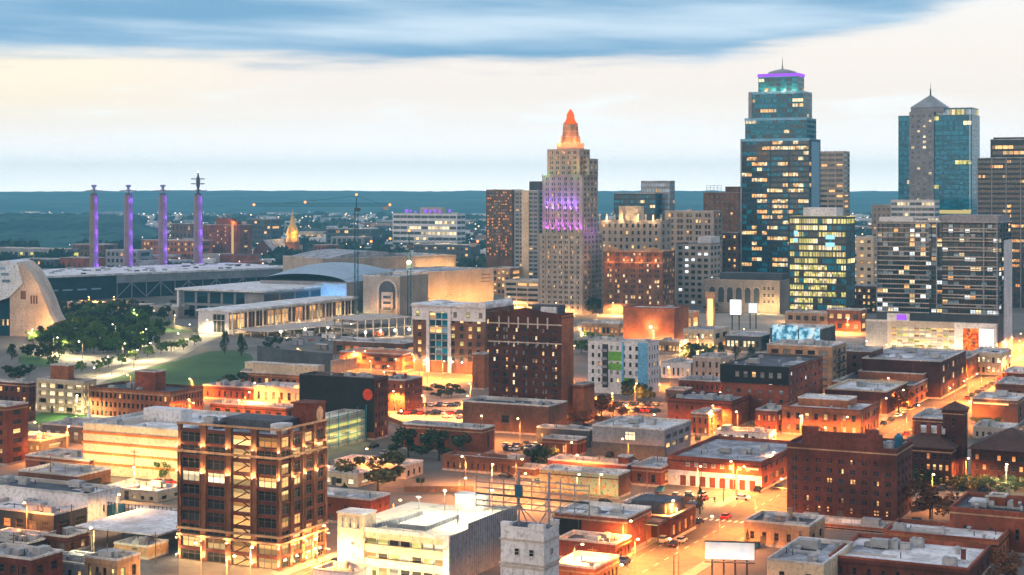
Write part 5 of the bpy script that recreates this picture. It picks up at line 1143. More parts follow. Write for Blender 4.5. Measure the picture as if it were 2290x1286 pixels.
def ballroom():
    b = B('ballroom', 'glass fronted ballroom under a big white slanted roof left of the low blue dome', (402, 590, 756, 654, 716), 'steel', 0, 0, 0, units=0, cap=False, door=False)
    W, L, h = root_dims[b.name]
    b2 = MB(); e = 4
    b2.prism([(-W-e*.3, -e), (e*.4, -e), (e*.4, L+2), (-W-e*.3, L+2)], h, h+1.3).build('roof', ['roof_white'], b)
    MB().box(-W, -W+1.5, -e*.8, -.003, 0, h-.003).build('fin_wall', ['white_wall'], b)
    for k in range(5):
        for j in range(2): o = link('window', window_mesh('glass_navy' if k+j else 'glass_dark', 'steel', 'plain'), b, (-W*.88+k*W*.155, -.05, h*(.24+.5*j))); o.scale = (W*.145, 1, h*.46)
    MB().box(-W*.22, 0, -.5, -.003, 0, h-.1).build('white_panel', ['grey_wall'], b)
    for k in range(5): o = link('window', window_mesh('glass_navy' if k else 'glass_dark', 'slate_wall', 'plain'), b, (.05, L*(.1+.2*k), h*.5), pi/2); o.scale = (L*.19, 1, h*.85)
    b = B('ballroom_wing', 'low white roofed wing with tall columns over a warm lit glass wall', (443, 512, 792, 698, 748), 'white_wall', 0, 0, 0, units=0, cap=False, door=False)
    W, L, h = root_dims[b.name]
    MB().prism([(-W-1, -1), (3.5, -1), (3.5, L+1), (-W-1, L+1)], h, h+1.2).build('roof', ['roof_white'], b)
    o = link('window', window_mesh('glass_dark', 'coping_pale', 'grid'), b, (-W*.32, -.05, h*.48)); o.scale = (W*.42, 1, h*.9)
    n = 18
    for k in range(n+1): MB().box(2.2, 2.9, L*k/n-.35, L*k/n+.35, 0, h-.003).build('column', ['white_wall'], b)
    for k in range(n):
        o = link('window', window_mesh('lit_orange' if k == 9 else rnd.choice(('glass_brown', 'glass_dark', 'lit_warm')), 'coping_dark', 'grid'), b, (.06, L*(k+.5)/n, h*.56), pi/2); o.scale = (L/n*.92, 1, h*.7)
    for k in range(7): light('canopy_light', b, (5.5, L*(.06+.15*k), 2.2), 1900*FLOOD_GAIN, (1, .55, .16), radius=.4)
ballroom()
def dome_hall():
    X, D, _ = at(735, 700); s = F/D
    t = thing('arena', 'low blue grey domed arena with a lit sky blue flank behind the white roofed wing', 'arena', (X, D+45, 0), -A)
    REG.append((t, X, D, 'the low domed arena'))
    w_ = 110/s; z0 = (700-636)/s+2; z1 = (700-602)/s+3
    b = MB(); n = 18
    for j in range(9):
        for i in range(n+1):
            x = -1+2*i/n; y = j/8*2-1
            z = z0+(z1-z0)*max(0, 1-x*x)**.6*(1-.55*y*y); b.v.append((x*w_*1.05, y*44, z))
    for j in range(8):
        for i in range(n): b.f.append((j*(n+1)+i, j*(n+1)+i+1, (j+1)*(n+1)+i+1, (j+1)*(n+1)+i)); b.m.append(0)
    b.build('dome_roof', ['dome_blue'], t)
    MB().box(-w_*1.05, w_*1.05, -44, 44, 0, z0).build('wall', ['grey_wall'], t)
    MB().box(w_*.3, w_*1.05, -44.8, -44.003, 2, z0-1).build('lit_panel', ['dome_blue'], t)
    for k in range(3): light('blue_flood', t, (w_*(.45+.25*k), -56, 8), 6000*FLOOD_GAIN, (.32, .62, 1), radius=.6)
wallmat('dome_blue', (.27, .38, .50), var=.12, rough=.5, big=.03)
dome_hall()
def arch_hall():
    b = B('music_hall', 'stone hall with one giant arched portal between the low dome and the orange floodlit wall', (812, 894, 920, 618, 704), 'stone_wall', 0, 0, 0, L=42, units=5, door=False, roof='roof_grey')
    W, L, h = root_dims[b.name]
    x0, x1 = -W*.55, -W*.10
    pts = [(x0, 4), (x1, 4)]+[((x0+x1)/2+(x1-x0)/2*cos(pi*k/14), h*.62+(x1-x0)/2*sin(pi*k/14)) for k in range(15)]
    MB().slab(pts, -.15, -.003).build('arch_portal', ['slate_wall'], b)
    m = MB()
    for k in range(14):
        a0, a1 = pi*k/14, pi*(k+1)/14; cx = (x0+x1)/2; r, r2 = (x1-x0)/2, (x1-x0)/2+1.6
        m.slab([(cx+r*cos(a0), h*.62+r*sin(a0)), (cx+r2*cos(a0), h*.62+r2*sin(a0)), (cx+r2*cos(a1), h*.62+r2*sin(a1)), (cx+r*cos(a1), h*.62+r*sin(a1))], -.9, -.003)
    m.box(x0-1.6, x0, -.9, -.003, 0, h*.62).box(x1, x1+1.6, -.9, -.003, 0, h*.62); m.build('arch_moulding', ['pale_stone'], b)
    MB().box(x0+2.2, x1-2.2, -1.1, -.153, 4, h*.58).build('inner_portal', ['pale_stone'], b)
    for k in range(3): o = link('window', window_mesh('glass_dark', 'coping_pale', 'sash'), b, ((x0+x1)/2, -1.15, h*(.15+.15*k))); o.scale = (W*.24, 1, 2.2)
    for x in (x0-2.6, x1+2.6, (x0+x1)/2): light('floodlight', b, (x, -5, 6), 1200*FLOOD_GAIN, WARM, radius=.4)
arch_hall()
b = BE('auditorium', 'huge blank stone auditorium wall washed with orange floodlight, a few slots at its right end', (926, 610), (1104, 600), 27, 60, 'pale_stone', roof='roof_grey', units=5)
W, L, h = root_dims[b.name]
for j in range(3): MB().box(-W*.16, -W*.05, -.12, -.003, h*(.62+.1*j), h*(.62+.1*j)+.7).build('slot', ['brown_panel'], b)
for k in range(8): MB().box(-W*(.68-.055*k), -W*(.65-.055*k), -.1, -.003, h*(.22+.045*(k % 4)), h*(.22+.045*(k % 4))+.5).build('relief_panel', ['tan_brick'], b)
for k in range(6): light('floodlight', b, (-W*(.95-.18*k), -11, 4), 10000*FLOOD_GAIN, (1, .44, .10), radius=.6)
b = BE('auditorium', 'upper stone auditorium block with a shallow vaulted grey roof and an orange lit right bay', (722, 578), (1020, 570), 33, 70, 'stone_wall', roof='roof_grey', units=0)
W, L, h = root_dims[b.name]
pts = [(-W*.95, h-.5)]+[(-W*.95+W*.60*(k/12), h+5.0*sin(pi*k/12)) for k in range(13)]+[(-W*.35, h-.5)]
MB().slab(pts[::-1], 2, L-2).build('vault_roof', ['roof_grey'], b)
MB().box(-W*.32, -W*.02, -.4, -.003, 6, h-2).build('lit_bay', ['pale_stone'], b)
for k in range(3): light('floodlight', b, (-W*(.27-.1*k), -10, h*.55), 9000*FLOOD_GAIN, (1, .48, .12), radius=.6)
# ------------------------------------------------------------------ mid distance blocks
MD = dict(units=1, L=26, door=False)
B('office_block', 'white banded office block with a purple sign on its roof, left of downtown', (878, 1022, 1034, 478, 566), 'white_wall', 7, 9, 2, ww=.96, wh=.52, lit=.25, run=3, litm='lit_cream', glass='glass_smoke', kind='band', rec=.4, mx=.01, roof='roof_grey', **MD)
ob = bpy.data.objects['office_block.%03d' % max([int(o.name[-3:]) for o in bpy.data.objects if o.name.startswith('office_block.')])]
W, L, h = root_dims[ob.name]; m = MB()
for k, (w_, z0, z1) in enumerate(((5, 1, 6), (2.5, 2, 5), (2.5, 1, 4), (0, 0, 0), (4, 1, 6), (3, 1, 5), (4, 2, 6), (2.5, 1, 4), (0, 0, 0), (3.5, 2, 6))):
    if w_: m.box(-W*.82+k*W*.075, -W*.82+k*W*.075+w_, 3, 3.8, h+z0, h+z1)
m.build('roof_sign', ['sign_purple'], ob); MB().box(-W*.6, -W*.25, 6, 14, h-.5, h+9).build('roof_plant', ['concrete'], ob)
B('office_block', 'wide dark low block behind the crane mast', (729, 830, 842, 512, 558), 'slate_wall', 4, 10, 1, ww=.8, wh=.5, lit=.06, kind='band', **MD)
B('office_block', 'grey colonnaded block under the wide dark low block', (740, 812, 822, 530, 566), 'grey_wall', 2, 6, 1, ww=.7, wh=.7, lit=0, **MD)
B('office_block', 'long low block with a pale window strip right of the purple signed block', (925, 1052, 1068, 548, 592), 'slate_wall', 3, 12, 1, ww=.6, wh=.4, lit=.15, roof='roof_grey', **MD)
B('brick_block', 'tall brown brick block with a strip of golden windows right of the pylons', (455, 536, 545, 503, 590), 'red_brick', 10, 9, 1, ww=.3, wh=.45, lit=.12, **MD)
ob = [o for o in bpy.data.objects if o.get('label', '').startswith('tall brown brick block with a strip')][0]
W, L, h = root_dims[ob.name]; MB().box(-W*.66, -W*.25, 1, 12, h-.5, h+8).build('penthouse_wall', ['red_brick'], ob); MB().box(-W*.25, -W*.05, -1, 8, 0, h+4).build('stair_tower', ['red_brick'], ob); MB().box(-W*.21, -W*.15, -1.3, -1.003, 4, h+1).build('window_strip', ['lit_warm'], ob)
light('roof_light', ob, (-W*.15, -3, h+4), 5000, ORANGE, radius=.5)
B('brick_block', 'long orange brick block with lit windows behind the third and fourth pylons', (316, 446, 456, 538, 592), 'orange_brick', 4, 16, 1, ww=.5, wh=.5, lit=.45, roof='roof_teal', **MD)
B('office_block', 'square tan block on the wooded slope above the orange brick block', (382, 428, 434, 500, 552), 'brown_brick', 3, 5, 1, lit=.1, roof='roof_teal', **MD)
B('office_block', 'dark office block with scattered lights left of the gold spire', (552, 606, 614, 490, 560), 'slate_wall', 6, 7, 1, ww=.8, wh=.5, lit=.12, **MD)
B('office_block', 'pale narrow slab between the brown brick block and the dark office block', (536, 548, 552, 496, 556), 'pale_stone', 5, 2, 1, lit=.05, **MD)
B('brick_block', 'plain rust brick block left of the first pylon', (134, 198, 206, 577, 616), 'red_brick', 1, 5, 1, ww=.2, lit=0, roof='roof_dark', **MD)
B('flat_shop', 'long low hall with a teal roof above the concert hall shell', (40, 124, 136, 580, 612), 'slate_wall', 2, 8, 1, ww=.5, lit=.25, roof='roof_teal', **MD)
B('flat_shop', 'long pale roofed market sheds at the left edge below the wooded hill', (-20, 152, 164, 557, 588), 'grey_wall', 1, 14, 1, ww=.6, lit=.4, litm='lit_green', roof='roof_white', **MD)
B('brick_block', 'brown block with a white top edge right of the first pylon', (160, 232, 240, 547, 588), 'brown_brick', 3, 8, 1, ww=.5, lit=.05, roof='roof_white', **MD)
B('office_block', 'grey block with a white panel between the first two pylons', (236, 308, 316, 560, 606), 'grey_wall', 3, 7, 1, ww=.6, lit=.06, **MD)
B('brick_block', 'small brick block right of the twin gabled church', (700, 735, 742, 548, 578), 'red_brick', 2, 4, 1, lit=.05, **MD)
B('flat_shop', 'low lit cream shed by the gold spire', (662, 704, 712, 518, 542), 'cream_wall', 1, 4, 1, ww=.6, lit=.9, **MD)
B('flat_shop', 'warm lit low block tucked between the orange auditorium wall and the brown grid tower', (1092, 1140, 1150, 600, 660), 'tan_brick', 4, 5, 1, ww=.6, lit=.7, litm='lit_warm', **MD)
B('parking_garage', 'stacked grey parking decks at the foot of the art deco tower', (1128, 1206, 1214, 628, 690), 'concrete', 5, 3, 1, ww=.94, wh=.5, lit=.12, litm='lit_warm', kind='plain', rec=1., **MD)
B('brick_block', 'brown side block right of the theatre front, in the gap by the grey tower', (1905, 1960, 1966, 640, 700), 'brown_brick', 4, 5, 1, ww=.5, lit=.5, litm='lit_warm', **MD)
def church():
    X, D, s, W, L = frame_of(566, 610, 676, 585); 
    t = thing('church', 'brick church with a gabled grey roof and a gilded domed spire glowing orange', 'church', (X, D, 0), -A)
    REG.append((t, X, D, 'the brick church')); W, L = max(W, 22), min(L, 70); h = 24/s
    tier(t, -W, 0, 0, L, 0, h, 'red_brick', 1, 3, 8, ww=.3, wh=.6, lit=.1, litside=.5, cap=False)
    gable(t, -W, 0, 0, L, h, 24/s, 'red_brick', 'roof_grey', 'y')
    cx, cy = 2.0, L*.62; r = 12/s
    MB().box(cx-r, cx+r, cy-r, cy+r, 0, 42/s).build('tower_wall', ['orange_brick'], t)
    MB().lathe([(r*1.25, 42/s), (r*1.25, 46/s), (r*1.0, 56/s), (r*1.15, 66/s), (r*.85, 76/s), (r*.45, 84/s), (r*.35, 92/s), (r*.4, 96/s), (r*.1, 104/s), (.2, 116/s)], 10, cx, cy).build('dome', ['gold'], t)
    for dx, dy, z, p in ((-7, -9, 20/s, 4500), (7, -9, 20/s, 4500), (-10, -9, 60/s, 6500), (10, -8, 60/s, 6500)): light('floodlight', t, (cx+dx, cy+dy, z), p*FLOOD_GAIN, (1, .55, .16), radius=.5)
church()
def steeple():
    X, D, _ = at(199, 962); s = F/D
    t = thing('steeple', 'slim white wooden steeple rising from the low roofs on the left', 'steeple', (X, D, 0), -A)
    h = 20/s
    MB().box(-6/s, 6/s, -6/s, 6/s, 0, h).build('base', ['white_wall'], t); MB().box(-4/s, 4/s, -4/s, 4/s, h, h+12/s).build('belfry', ['white_wall'], t)
    MB().lathe([(4.5/s, h+12/s), (2.2/s, h+24/s), (.05, h+52/s)], 8).build('spire', ['white_wall'], t)
    light('floodlight', t, (2, -4, h), 260, (.85, .9, 1), radius=.3)
steeple()
def crane(px, ytop, ybase, jl, jr, jy, lab):
    X, D, _ = at(px, ybase); s = F/D; h = (ybase-ytop)/s; q = 1.1
    t = thing('tower_crane', lab, 'crane', (X, D, 0), 0); REG.append((t, X, D, 'the crane'))
    m = MB()
    for x in (-q, q):
        for y in (-q, q): m.box(x-.22, x+.22, y-.22, y+.22, 0, h)
    n = int(h/3.2)
    for k in range(n):
        z = k*h/n; z2 = z+h/n; sg = 1 if k % 2 else -1
        m.tube((-q*sg, -q, z), (q*sg, -q, z2), .14, n=4); m.tube((q, -q*sg, z), (q, q*sg, z2), .14, n=4); m.tube((-q, -q*sg, z), (-q, q*sg, z2), .14, n=4)
        m.box(-q, q, -q-.1, -q+.1, z-.1, z+.1)
    m.build('mast', ['crane_blue'], t)
    zj = (ybase-jy)/s
    m = MB().box(-1.4, 1.4, -1.4, 1.4, zj-3.6, zj-1.2).box(1.4, 2.8, -1, 1, zj-3.4, zj-1.4); m.build('cab', ['slate_wall'], t)
    x0, x1 = (jl-px)/s, (jr-px)/s
    m = MB(); n = 24
    for k in range(n):
        a, e = x0+(x1-x0)*k/n, x0+(x1-x0)*(k+1)/n
        m.tube((a, 0, zj), ((a+e)/2, 0, zj+1.8), .12, n=4).tube(((a+e)/2, 0, zj+1.8), (e, 0, zj), .12, n=4)
    m.box(x0, x1, -.7, -.5, zj-.15, zj+.1).box(x0, x1, .5, .7, zj-.15, zj+.1).box(x0+1, x1-1, -.12, .12, zj+1.7, zj+1.95); m.build('jib', ['crane_blue'], t)
    m = MB().tube((0, 0, h), (0, 0, zj+7), .5, .25).tube((0, 0, zj+7), (x0*.7, 0, zj+1.9), .1, n=4).tube((0, 0, zj+7), (x1*.7, 0, zj+1.9), .1, n=4); m.build('head_frame', ['crane_blue'], t)
    MB().box(x1-5, x1-1, -.8, .8, zj-2.6, zj-.2).build('counterweight', ['concrete'], t)
    for x, z in ((x0, zj+.2), (x0*.5, zj+2), (0, zj+7.2), (x1, zj+.2)): MB().lathe([(.2, z), (.75, z+.4), (.75, z+1.1), (.2, z+1.5)], 8, x).build('beacon', ['beacon_red'], t)
crane(797, 470, 712, 568, 872, 461, 'tall blue tower crane with a long jib crossing the hills')
crane(915, 560, 726, 830, 1068, 543, 'shorter grey blue tower crane with a bright lamp on its mast')
t = bpy.data.objects['tower_crane.001']; s_ = F/t.location.y
MB().lathe([(.3, 0), (1.3, .6), (1.3, 1.6), (.3, 2.2)], 8, 0, -1.8).build('work_lamp', ['lamp_white'], t, (0, 0, 136/s_)); light('work_light', t, (0, -4, 138/s_), 6000, WARM, radius=.5)
# ------------------------------------------------------------------ building site, retaining wall, low orange decks
for i, (px, py, w_, mt, lab) in enumerate(((640, 745, 22, 'white_wall', 'white site cabin left of the building site'), (690, 752, 26, 'roof_grey', 'grey site cabin beside the white site cabin'), (735, 758, 30, 'white_wall', 'white long site cabin at the middle of the building site'),
        (775, 765, 24, 'steel', 'steel site container by the retaining wall'), (668, 772, 26, 'roof_grey', 'dusty grey site container above the retaining wall'), (845, 752, 26, 'orange_paint', 'orange site container under the shorter crane'), (610, 765, 20, 'slate_wall', 'dark site container by two round trees'), (720, 782, 30, 'pavement', 'flat pale stack of slabs in the building site'))):
    X, D, _ = at(px, py); s = F/D; t = thing('site_cabin', lab, 'site cabin', (X, D, 0), -A+rnd.uniform(-.2, .2))
    q = w_/s/2
    MB().box(-q, q, -1.3, 1.3, .2, 3.0).build('body', [mt], t); MB().box(-q-.1, q+.1, -1.4, 1.4, 3.0, 3.15).build('roof', ['roof_white' if i % 2 else 'roof_grey'], t); MB().box(-.5, .5, -1.36, -1.303, .25, 2.3).build('door', ['coping_dark'], t)
for i, (pa, pb, h, dp, lab) in enumerate((((800, 716), (925, 708), 11, 34, 'unfinished concrete floors on columns under the shorter crane'), ((600, 742), (800, 722), 4, 30, 'raw concrete foundation decks of the building site'))):
    a, c = at(*pa, h), at(*pb, h); rz = atan2(c[1]-a[1], c[0]-a[0]); W = math.hypot(c[0]-a[0], c[1]-a[1])
    t = thing('concrete_frame', lab, 'building site', (c[0], c[1], 0), rz); REG.append((t, a[0], a[1], 'the building site'))
    nf = max(1, int(h/4))
    for j in range(nf): MB().box(-W, 0, 0, dp, (j+1)*h/nf-.4, (j+1)*h/nf).build('floor_slab', ['concrete'], t)
    for k in range(8):
        for y in (1, dp*.5, dp-1): MB().box(-W+.5+k*(W-1)/7.01-.3, -W+.5+k*(W-1)/7.01+.3, y-.3, y+.3, 0, h-.403).build('column', ['concrete'], t)
    for k in range(4): light('work_light', t, (-W*(.1+.26*k), -5, 3.0), 2200, CREAM, radius=.5); MB().lathe([(.2, 2.7), (.6, 3.2), (.6, 3.8), (.2, 4.2)], 8, -W*(.1+.26*k), -1).build('work_lamp', ['lamp_white'], t)
def wall_px(name, lab, cat, pts, h, mat, th=.8):
    P = [at(*p) for p in pts]; t = MB()
    for a, c in zip(P, P[1:]):
        dx, dy = c[0]-a[0], c[1]-a[1]; l = math.hypot(dx, dy); nx, ny = -dy/l*th, dx/l*th
        t.hexa([(a[0], a[1], 0), (c[0], c[1], 0), (c[0]+nx, c[1]+ny, 0), (a[0]+nx, a[1]+ny, 0), (a[0], a[1], h), (c[0], c[1], h), (c[0]+nx, c[1]+ny, h), (a[0]+nx, a[1]+ny, h)])
    return tag(t.build(name, [mat]), lab, cat)
wall_px('retaining_wall', 'tall blue grey retaining wall of the sunken freeway above the cream lit block', 'wall', [(575, 812), (640, 822), (742, 832)], 9, 'slate_wall')
wall_px('retaining_wall', 'grey concrete wall end angling down to the orange lit road', 'wall', [(742, 834), (800, 826), (850, 812)], 6, 'concrete')
wall_px('retaining_wall', 'long pale kerb wall of the park along the sunken freeway', 'wall', [(150, 702), (330, 726), (442, 742)], 2, 'pavement')
B('parking_garage', 'low orange roofed deck left of the brown and white hotel', (760, 900, 925, 792, 832), 'orange_brick', 2, 9, 2, ww=.8, wh=.5, lit=.6, litm='lit_orange', roof='orange_paint', units=0, L=22, door=False)
B('flat_shop', 'dim round cornered deck under the crane lamps', (745, 905, 922, 768, 800), 'brown_panel', 1, 8, 1, ww=.7, lit=.5, litm='lit_orange', roof='roof_grey', units=2, L=20, door=False)

B('flat_shop', 'orange lit low depot beside the freeway under the long hall, left', (150, 232, 240, 678, 694), 'tan_brick', 1, 8, 1, ww=.6, lit=.8, litm='lit_orange', roof='roof_grey', L=14, units=2, door=False)
B('flat_shop', 'orange lit low depot beside the freeway under the long hall, right', (246, 318, 326, 682, 698), 'orange_brick', 1, 7, 1, ww=.6, lit=.8, litm='lit_warm', roof='roof_white', L=14, units=2, door=False)
B('flat_shop', 'low white roofed annex left of the ballroom', (335, 398, 404, 686, 712), 'concrete', 1, 4, 1, ww=.3, lit=.5, litm='lit_cream', roof='roof_white', L=20, units=2, door=False)
flush_windows()
# ------------------------------------------------------------------ street lamps
def lamp_proto(col, hgt=8.5):
    m = MB().tube((0, 0, 0), (0, 0, hgt), .13, .08).lathe([(.25, 0), (.22, .5), (.13, .7)], 8); pole = m.mesh('pole', ['lamp_metal'])
    m = MB().tube((0, 0, hgt-.1), (1.0, 0, hgt+.35), .06).tube((1.0, 0, hgt+.35), (2.0, 0, hgt+.4), .06); arm = m.mesh('arm', ['lamp_metal'])
    head = MB().lathe([(.1, -.14), (.34, -.08), (.36, .1), (.14, .26)], 8).mesh('lamp_head', [col]); return pole, arm, head
PO = lamp_proto('lamp_orange'); PW = lamp_proto('lamp_white')
NL = [0]
def near_name(x, y):
    best = min(REG, key=lambda r: (r[1]-x)**2+(r[2]-y)**2); return best
def street_lamp(x, y, power, color, rz, label, proto=PO, group=None, hgt=8.5):
    t = thing('street_lamp', label, 'street lamp', (x, y, .02), rz, group)
    link('pole', proto[0], t); link('arm', proto[1], t); link('lamp_head', proto[2], t, (2.0, 0, hgt+.4))
    light('lamp_light', t, (2.1, 0, hgt-.2), power*STREET_GAIN, color, 'SPOT', radius=.25, cone=R(178)); NL[0] += 1
    return t
ORD = ['nearest', 'second', 'third', 'fourth', 'fifth', 'sixth', 'seventh', 'eighth', 'ninth', 'tenth', 'eleventh', 'twelfth', 'thirteenth', 'fourteenth', 'fifteenth', 'sixteenth', 'seventeenth', 'eighteenth', 'nineteenth', 'twentieth', 'twenty first', 'twenty second', 'twenty third', 'twenty fourth']
SN = ['the wide right street', 'the street by the floodlit block', 'the far left street']
for si, (u, hw, v0, v1) in enumerate(VST):
    for sd in (-1, 1):
        k = 0; v = v0+10+(14 if sd > 0 else 0)
        while v < v1:
            if not any(abs(v-c[0]) < c[1]+2 and c[2]-12 < u < c[3]+12 for c in UST):
                x, y = uv(u+sd*(hw+.8), v); p = 2700 if si == 0 else 2500
                street_lamp(x, y, p*(1+max(0, v-500)/500), ORANGE, -A+(pi if sd > 0 else 0), '%s orange street lamp along the %s kerb of %s' % (ORD[k], 'left' if sd < 0 else 'right', SN[si]), group='street lamps with orange light')
                k += 1
            v += 29 if si == 0 else 36
UNM = ['the street behind the roof deck garage', 'the street behind the low brick halls', 'the street before the hotel', 'the side street at the right']
for ui, (v, hw, u0, u1) in enumerate(UST):
    k = 0; u = u0+20
    while u < u1:
        if not any(abs(u-c[0]) < c[1]+2 for c in VST):
            x, y = uv(u, v+hw+.6); px = CX+x/y*F
            if -40 < px < 2330 and not (v == 430 and -198 < u < -158):
                street_lamp(x, y, (1800 if v < 500 else 3000)*(1+max(0, v-500)/400), ORANGE, -A-pi/2, '%s orange street lamp from the left, on %s' % ('leftmost' if k == 0 else ORD[k], UNM[ui]), group='street lamps with orange light'); k += 1
        u += 33
spots = [  # px, py, power, colour, label : lamps one can see in the photograph away from the streets
    (1078, 985, 2600, ORANGE, 'bright lamp in front of the low brick annex, left of two'), (1163, 992, 3000, ORANGE, 'bright lamp in front of the low brick annex, right of two'), (1322, 930, 5200, ORANGE, 'lamp washing the orange stub wall by the tall dark brick block'),
    (1052, 905, 5200, ORANGE, 'lamp at the parking lot left of the tall dark brick block'), (950, 935, 3600, ORANGE, 'lamp at the left end of the orange lit parking lot'), (1370, 930, 2600, ORANGE, 'lamp between bare trees by the white apartment block'),
    (1462, 775, 9000, CREAM, 'starry white lamp before the plain rust brick block'), (1420, 905, 3600, ORANGE, 'lamp under the trees before the white apartment block'), (1640, 1098, 2400, ORANGE, 'lamp before the depot doors near the corner'),
    (1560, 1110, 2200, WARM, 'lamp on the forecourt of the depot'), (1790, 985, 3200, ORANGE, 'lamp at the left corner of the two storey orange lit house'), (1650, 975, 3800, ORANGE, 'lamp by the black capped brick block'), (1590, 960, 3800, ORANGE, 'lamp behind the depot roof'),
    (2085, 1130, 1500, ORANGE, 'lamp inside the orange lit tree'), (2160, 1090, 1300, ORANGE, 'lamp at the foot of the square brick tower'), (2250, 1105, 1300, CREAM, 'pale lamp before the right hip roofed house'), (2170, 950, 2600, ORANGE, 'lamp right of the brick tower top, on the street behind'),
    (30, 1020, 2600, ORANGE, 'lamp at the orange foot of the left edge brick block'), (90, 1025, 3000, ORANGE, 'lamp at the street fork on the left'), (150, 1012, 2600, ORANGE, 'lamp left of the cream floodlit warehouse'), (300, 1112, 2000, WARM, 'lamp before the cream floodlit warehouse'),
    (425, 945, 4800, ORANGE, 'lamp lighting the orange end of the long brick mill'), (560, 862, 3000, WARM, 'lamp on the cream lit block below the lawn'), (730, 880, 3600, ORANGE, 'lamp above the black wall with the red disc'), (830, 850, 6000, ORANGE, 'lamp in the orange lit road left of the hotel'),
    (890, 845, 6500, ORANGE, 'lamp at the hotel corner, left side'), (990, 850, 6500, ORANGE, 'lamp at the hotel entrance'), (820, 825, 6500, ORANGE, 'lamp on the low orange decks'), (110, 668, 12000, ORANGE, 'left lamp of the freeway lamps under the hall'), (140, 668, 14000, ORANGE, 'middle lamp of the freeway lamps under the hall'),
    (255, 690, 11000, ORANGE, 'right lamp of the freeway lamps under the hall'), (200, 690, 7000, ORANGE, 'low lamp behind the park grove'), (760, 705, 4500, (1, .85, .4), 'yellow lamp before the white roofed wing'), (690, 722, 4500, WARM, 'lamp before the columns of the white roofed wing'),
    (1290, 1130, 700, WARM, 'lamp behind the sign frame before the mural'), (1340, 1130, 700, WARM, 'lamp right of the sign frame before the mural'), (1100, 1105, 1800, WARM, 'lamp left of the sign frame at the empty lot'), (700, 1290, 1500, WARM, 'lamp at the foot of the floodlit brick office block'), (450, 1300, 1500, WARM, 'lamp at the left foot of the floodlit brick office block'),
    (560, 1310, 1500, WARM, 'lamp on the pavement under the floodlit brick office block'), (1420, 1290, 2000, ORANGE, 'lamp by the orange shop front at the bottom'), (60, 1200, 1500, ORANGE, 'dim lamp by the glowing orange doors'), (210, 1262, 700, (.95, .85, .4), 'greenish lamp before the small tan office'),
    (262, 1180, 700, WARM, 'lamp between the white walled building and the carport'), (110, 905, 2600, (.95, .8, .35), 'yellow lamp before the yellow lit garage'), (170, 935, 2200, (.95, .8, .35), 'yellow lamp on the grass by the steeple'),
    (1300, 770, 9000, WARM, 'cream lamp at the left of the plaza'), (1335, 735, 11000, WARM, 'cream lamp below the brown brick hotel'), (1560, 790, 8000, WARM, 'cream lamp before the cinema posters'), (1600, 765, 9000, WARM, 'lamp at the foot of the glowing sign pylon'), (1660, 770, 7000, WARM, 'cream lamp under the white screens'),
    (1735, 760, 8000, WARM, 'lamp left of the icy billboards'), (1800, 720, 9000, WARM, 'lamp before the tan retail block'), (1895, 745, 9000, ORANGE, 'lamp before the orange retail block'), (1520, 810, 6000, WARM, 'cream lamp by the dark hedge trees'), (1940, 800, 6000, WARM, 'cream lamp at the podium corner'),
    (2100, 815, 6500, WARM, 'lamp before the big screens'), (2200, 812, 6500, WARM, 'lamp right of the big screens'), (2275, 800, 7000, WARM, 'lamp at the right edge by the podium'), (1930, 690, 9000, WARM, 'lamp at the cream stone block'), (1140, 690, 8000, WARM, 'lamp behind the hotel by the grey decks'), (1245, 705, 8000, WARM, 'lamp at the foot of the art deco tower'), (1370, 705, 7000, WARM, 'lamp at the foot of the brown brick hotel'), (1400, 690, 5000, ORANGE, 'orange lamp in the gap left of the brown brick hotel'),
]
for px, py, p, c, lab in spots:
    x, y, _ = at(px, py); p *= .8
    street_lamp(x, y, p, c, rnd.uniform(-.5, .5)-pi/2, lab, PO if c in (ORANGE, WARM) else PW)
# park path lamps
k = 0
for px, py in ((215, 868), (250, 840), (300, 824), (345, 806), (390, 782), (430, 760), (470, 748), (185, 802), (120, 792), (80, 772), (275, 806), (330, 772), (250, 760), (300, 722), (390, 736)):
    x, y, _ = at(px, py); street_lamp(x, y, 1300, (1, .76, .36), rnd.uniform(0, 6), '%s park lamp %s' % (ORD[k % 8] if k < 7 else ORD[k-7], 'from the near end of the pale park path' if k < 7 else 'from the left among the park grove'), PW, 'lamps of the park'); k += 1
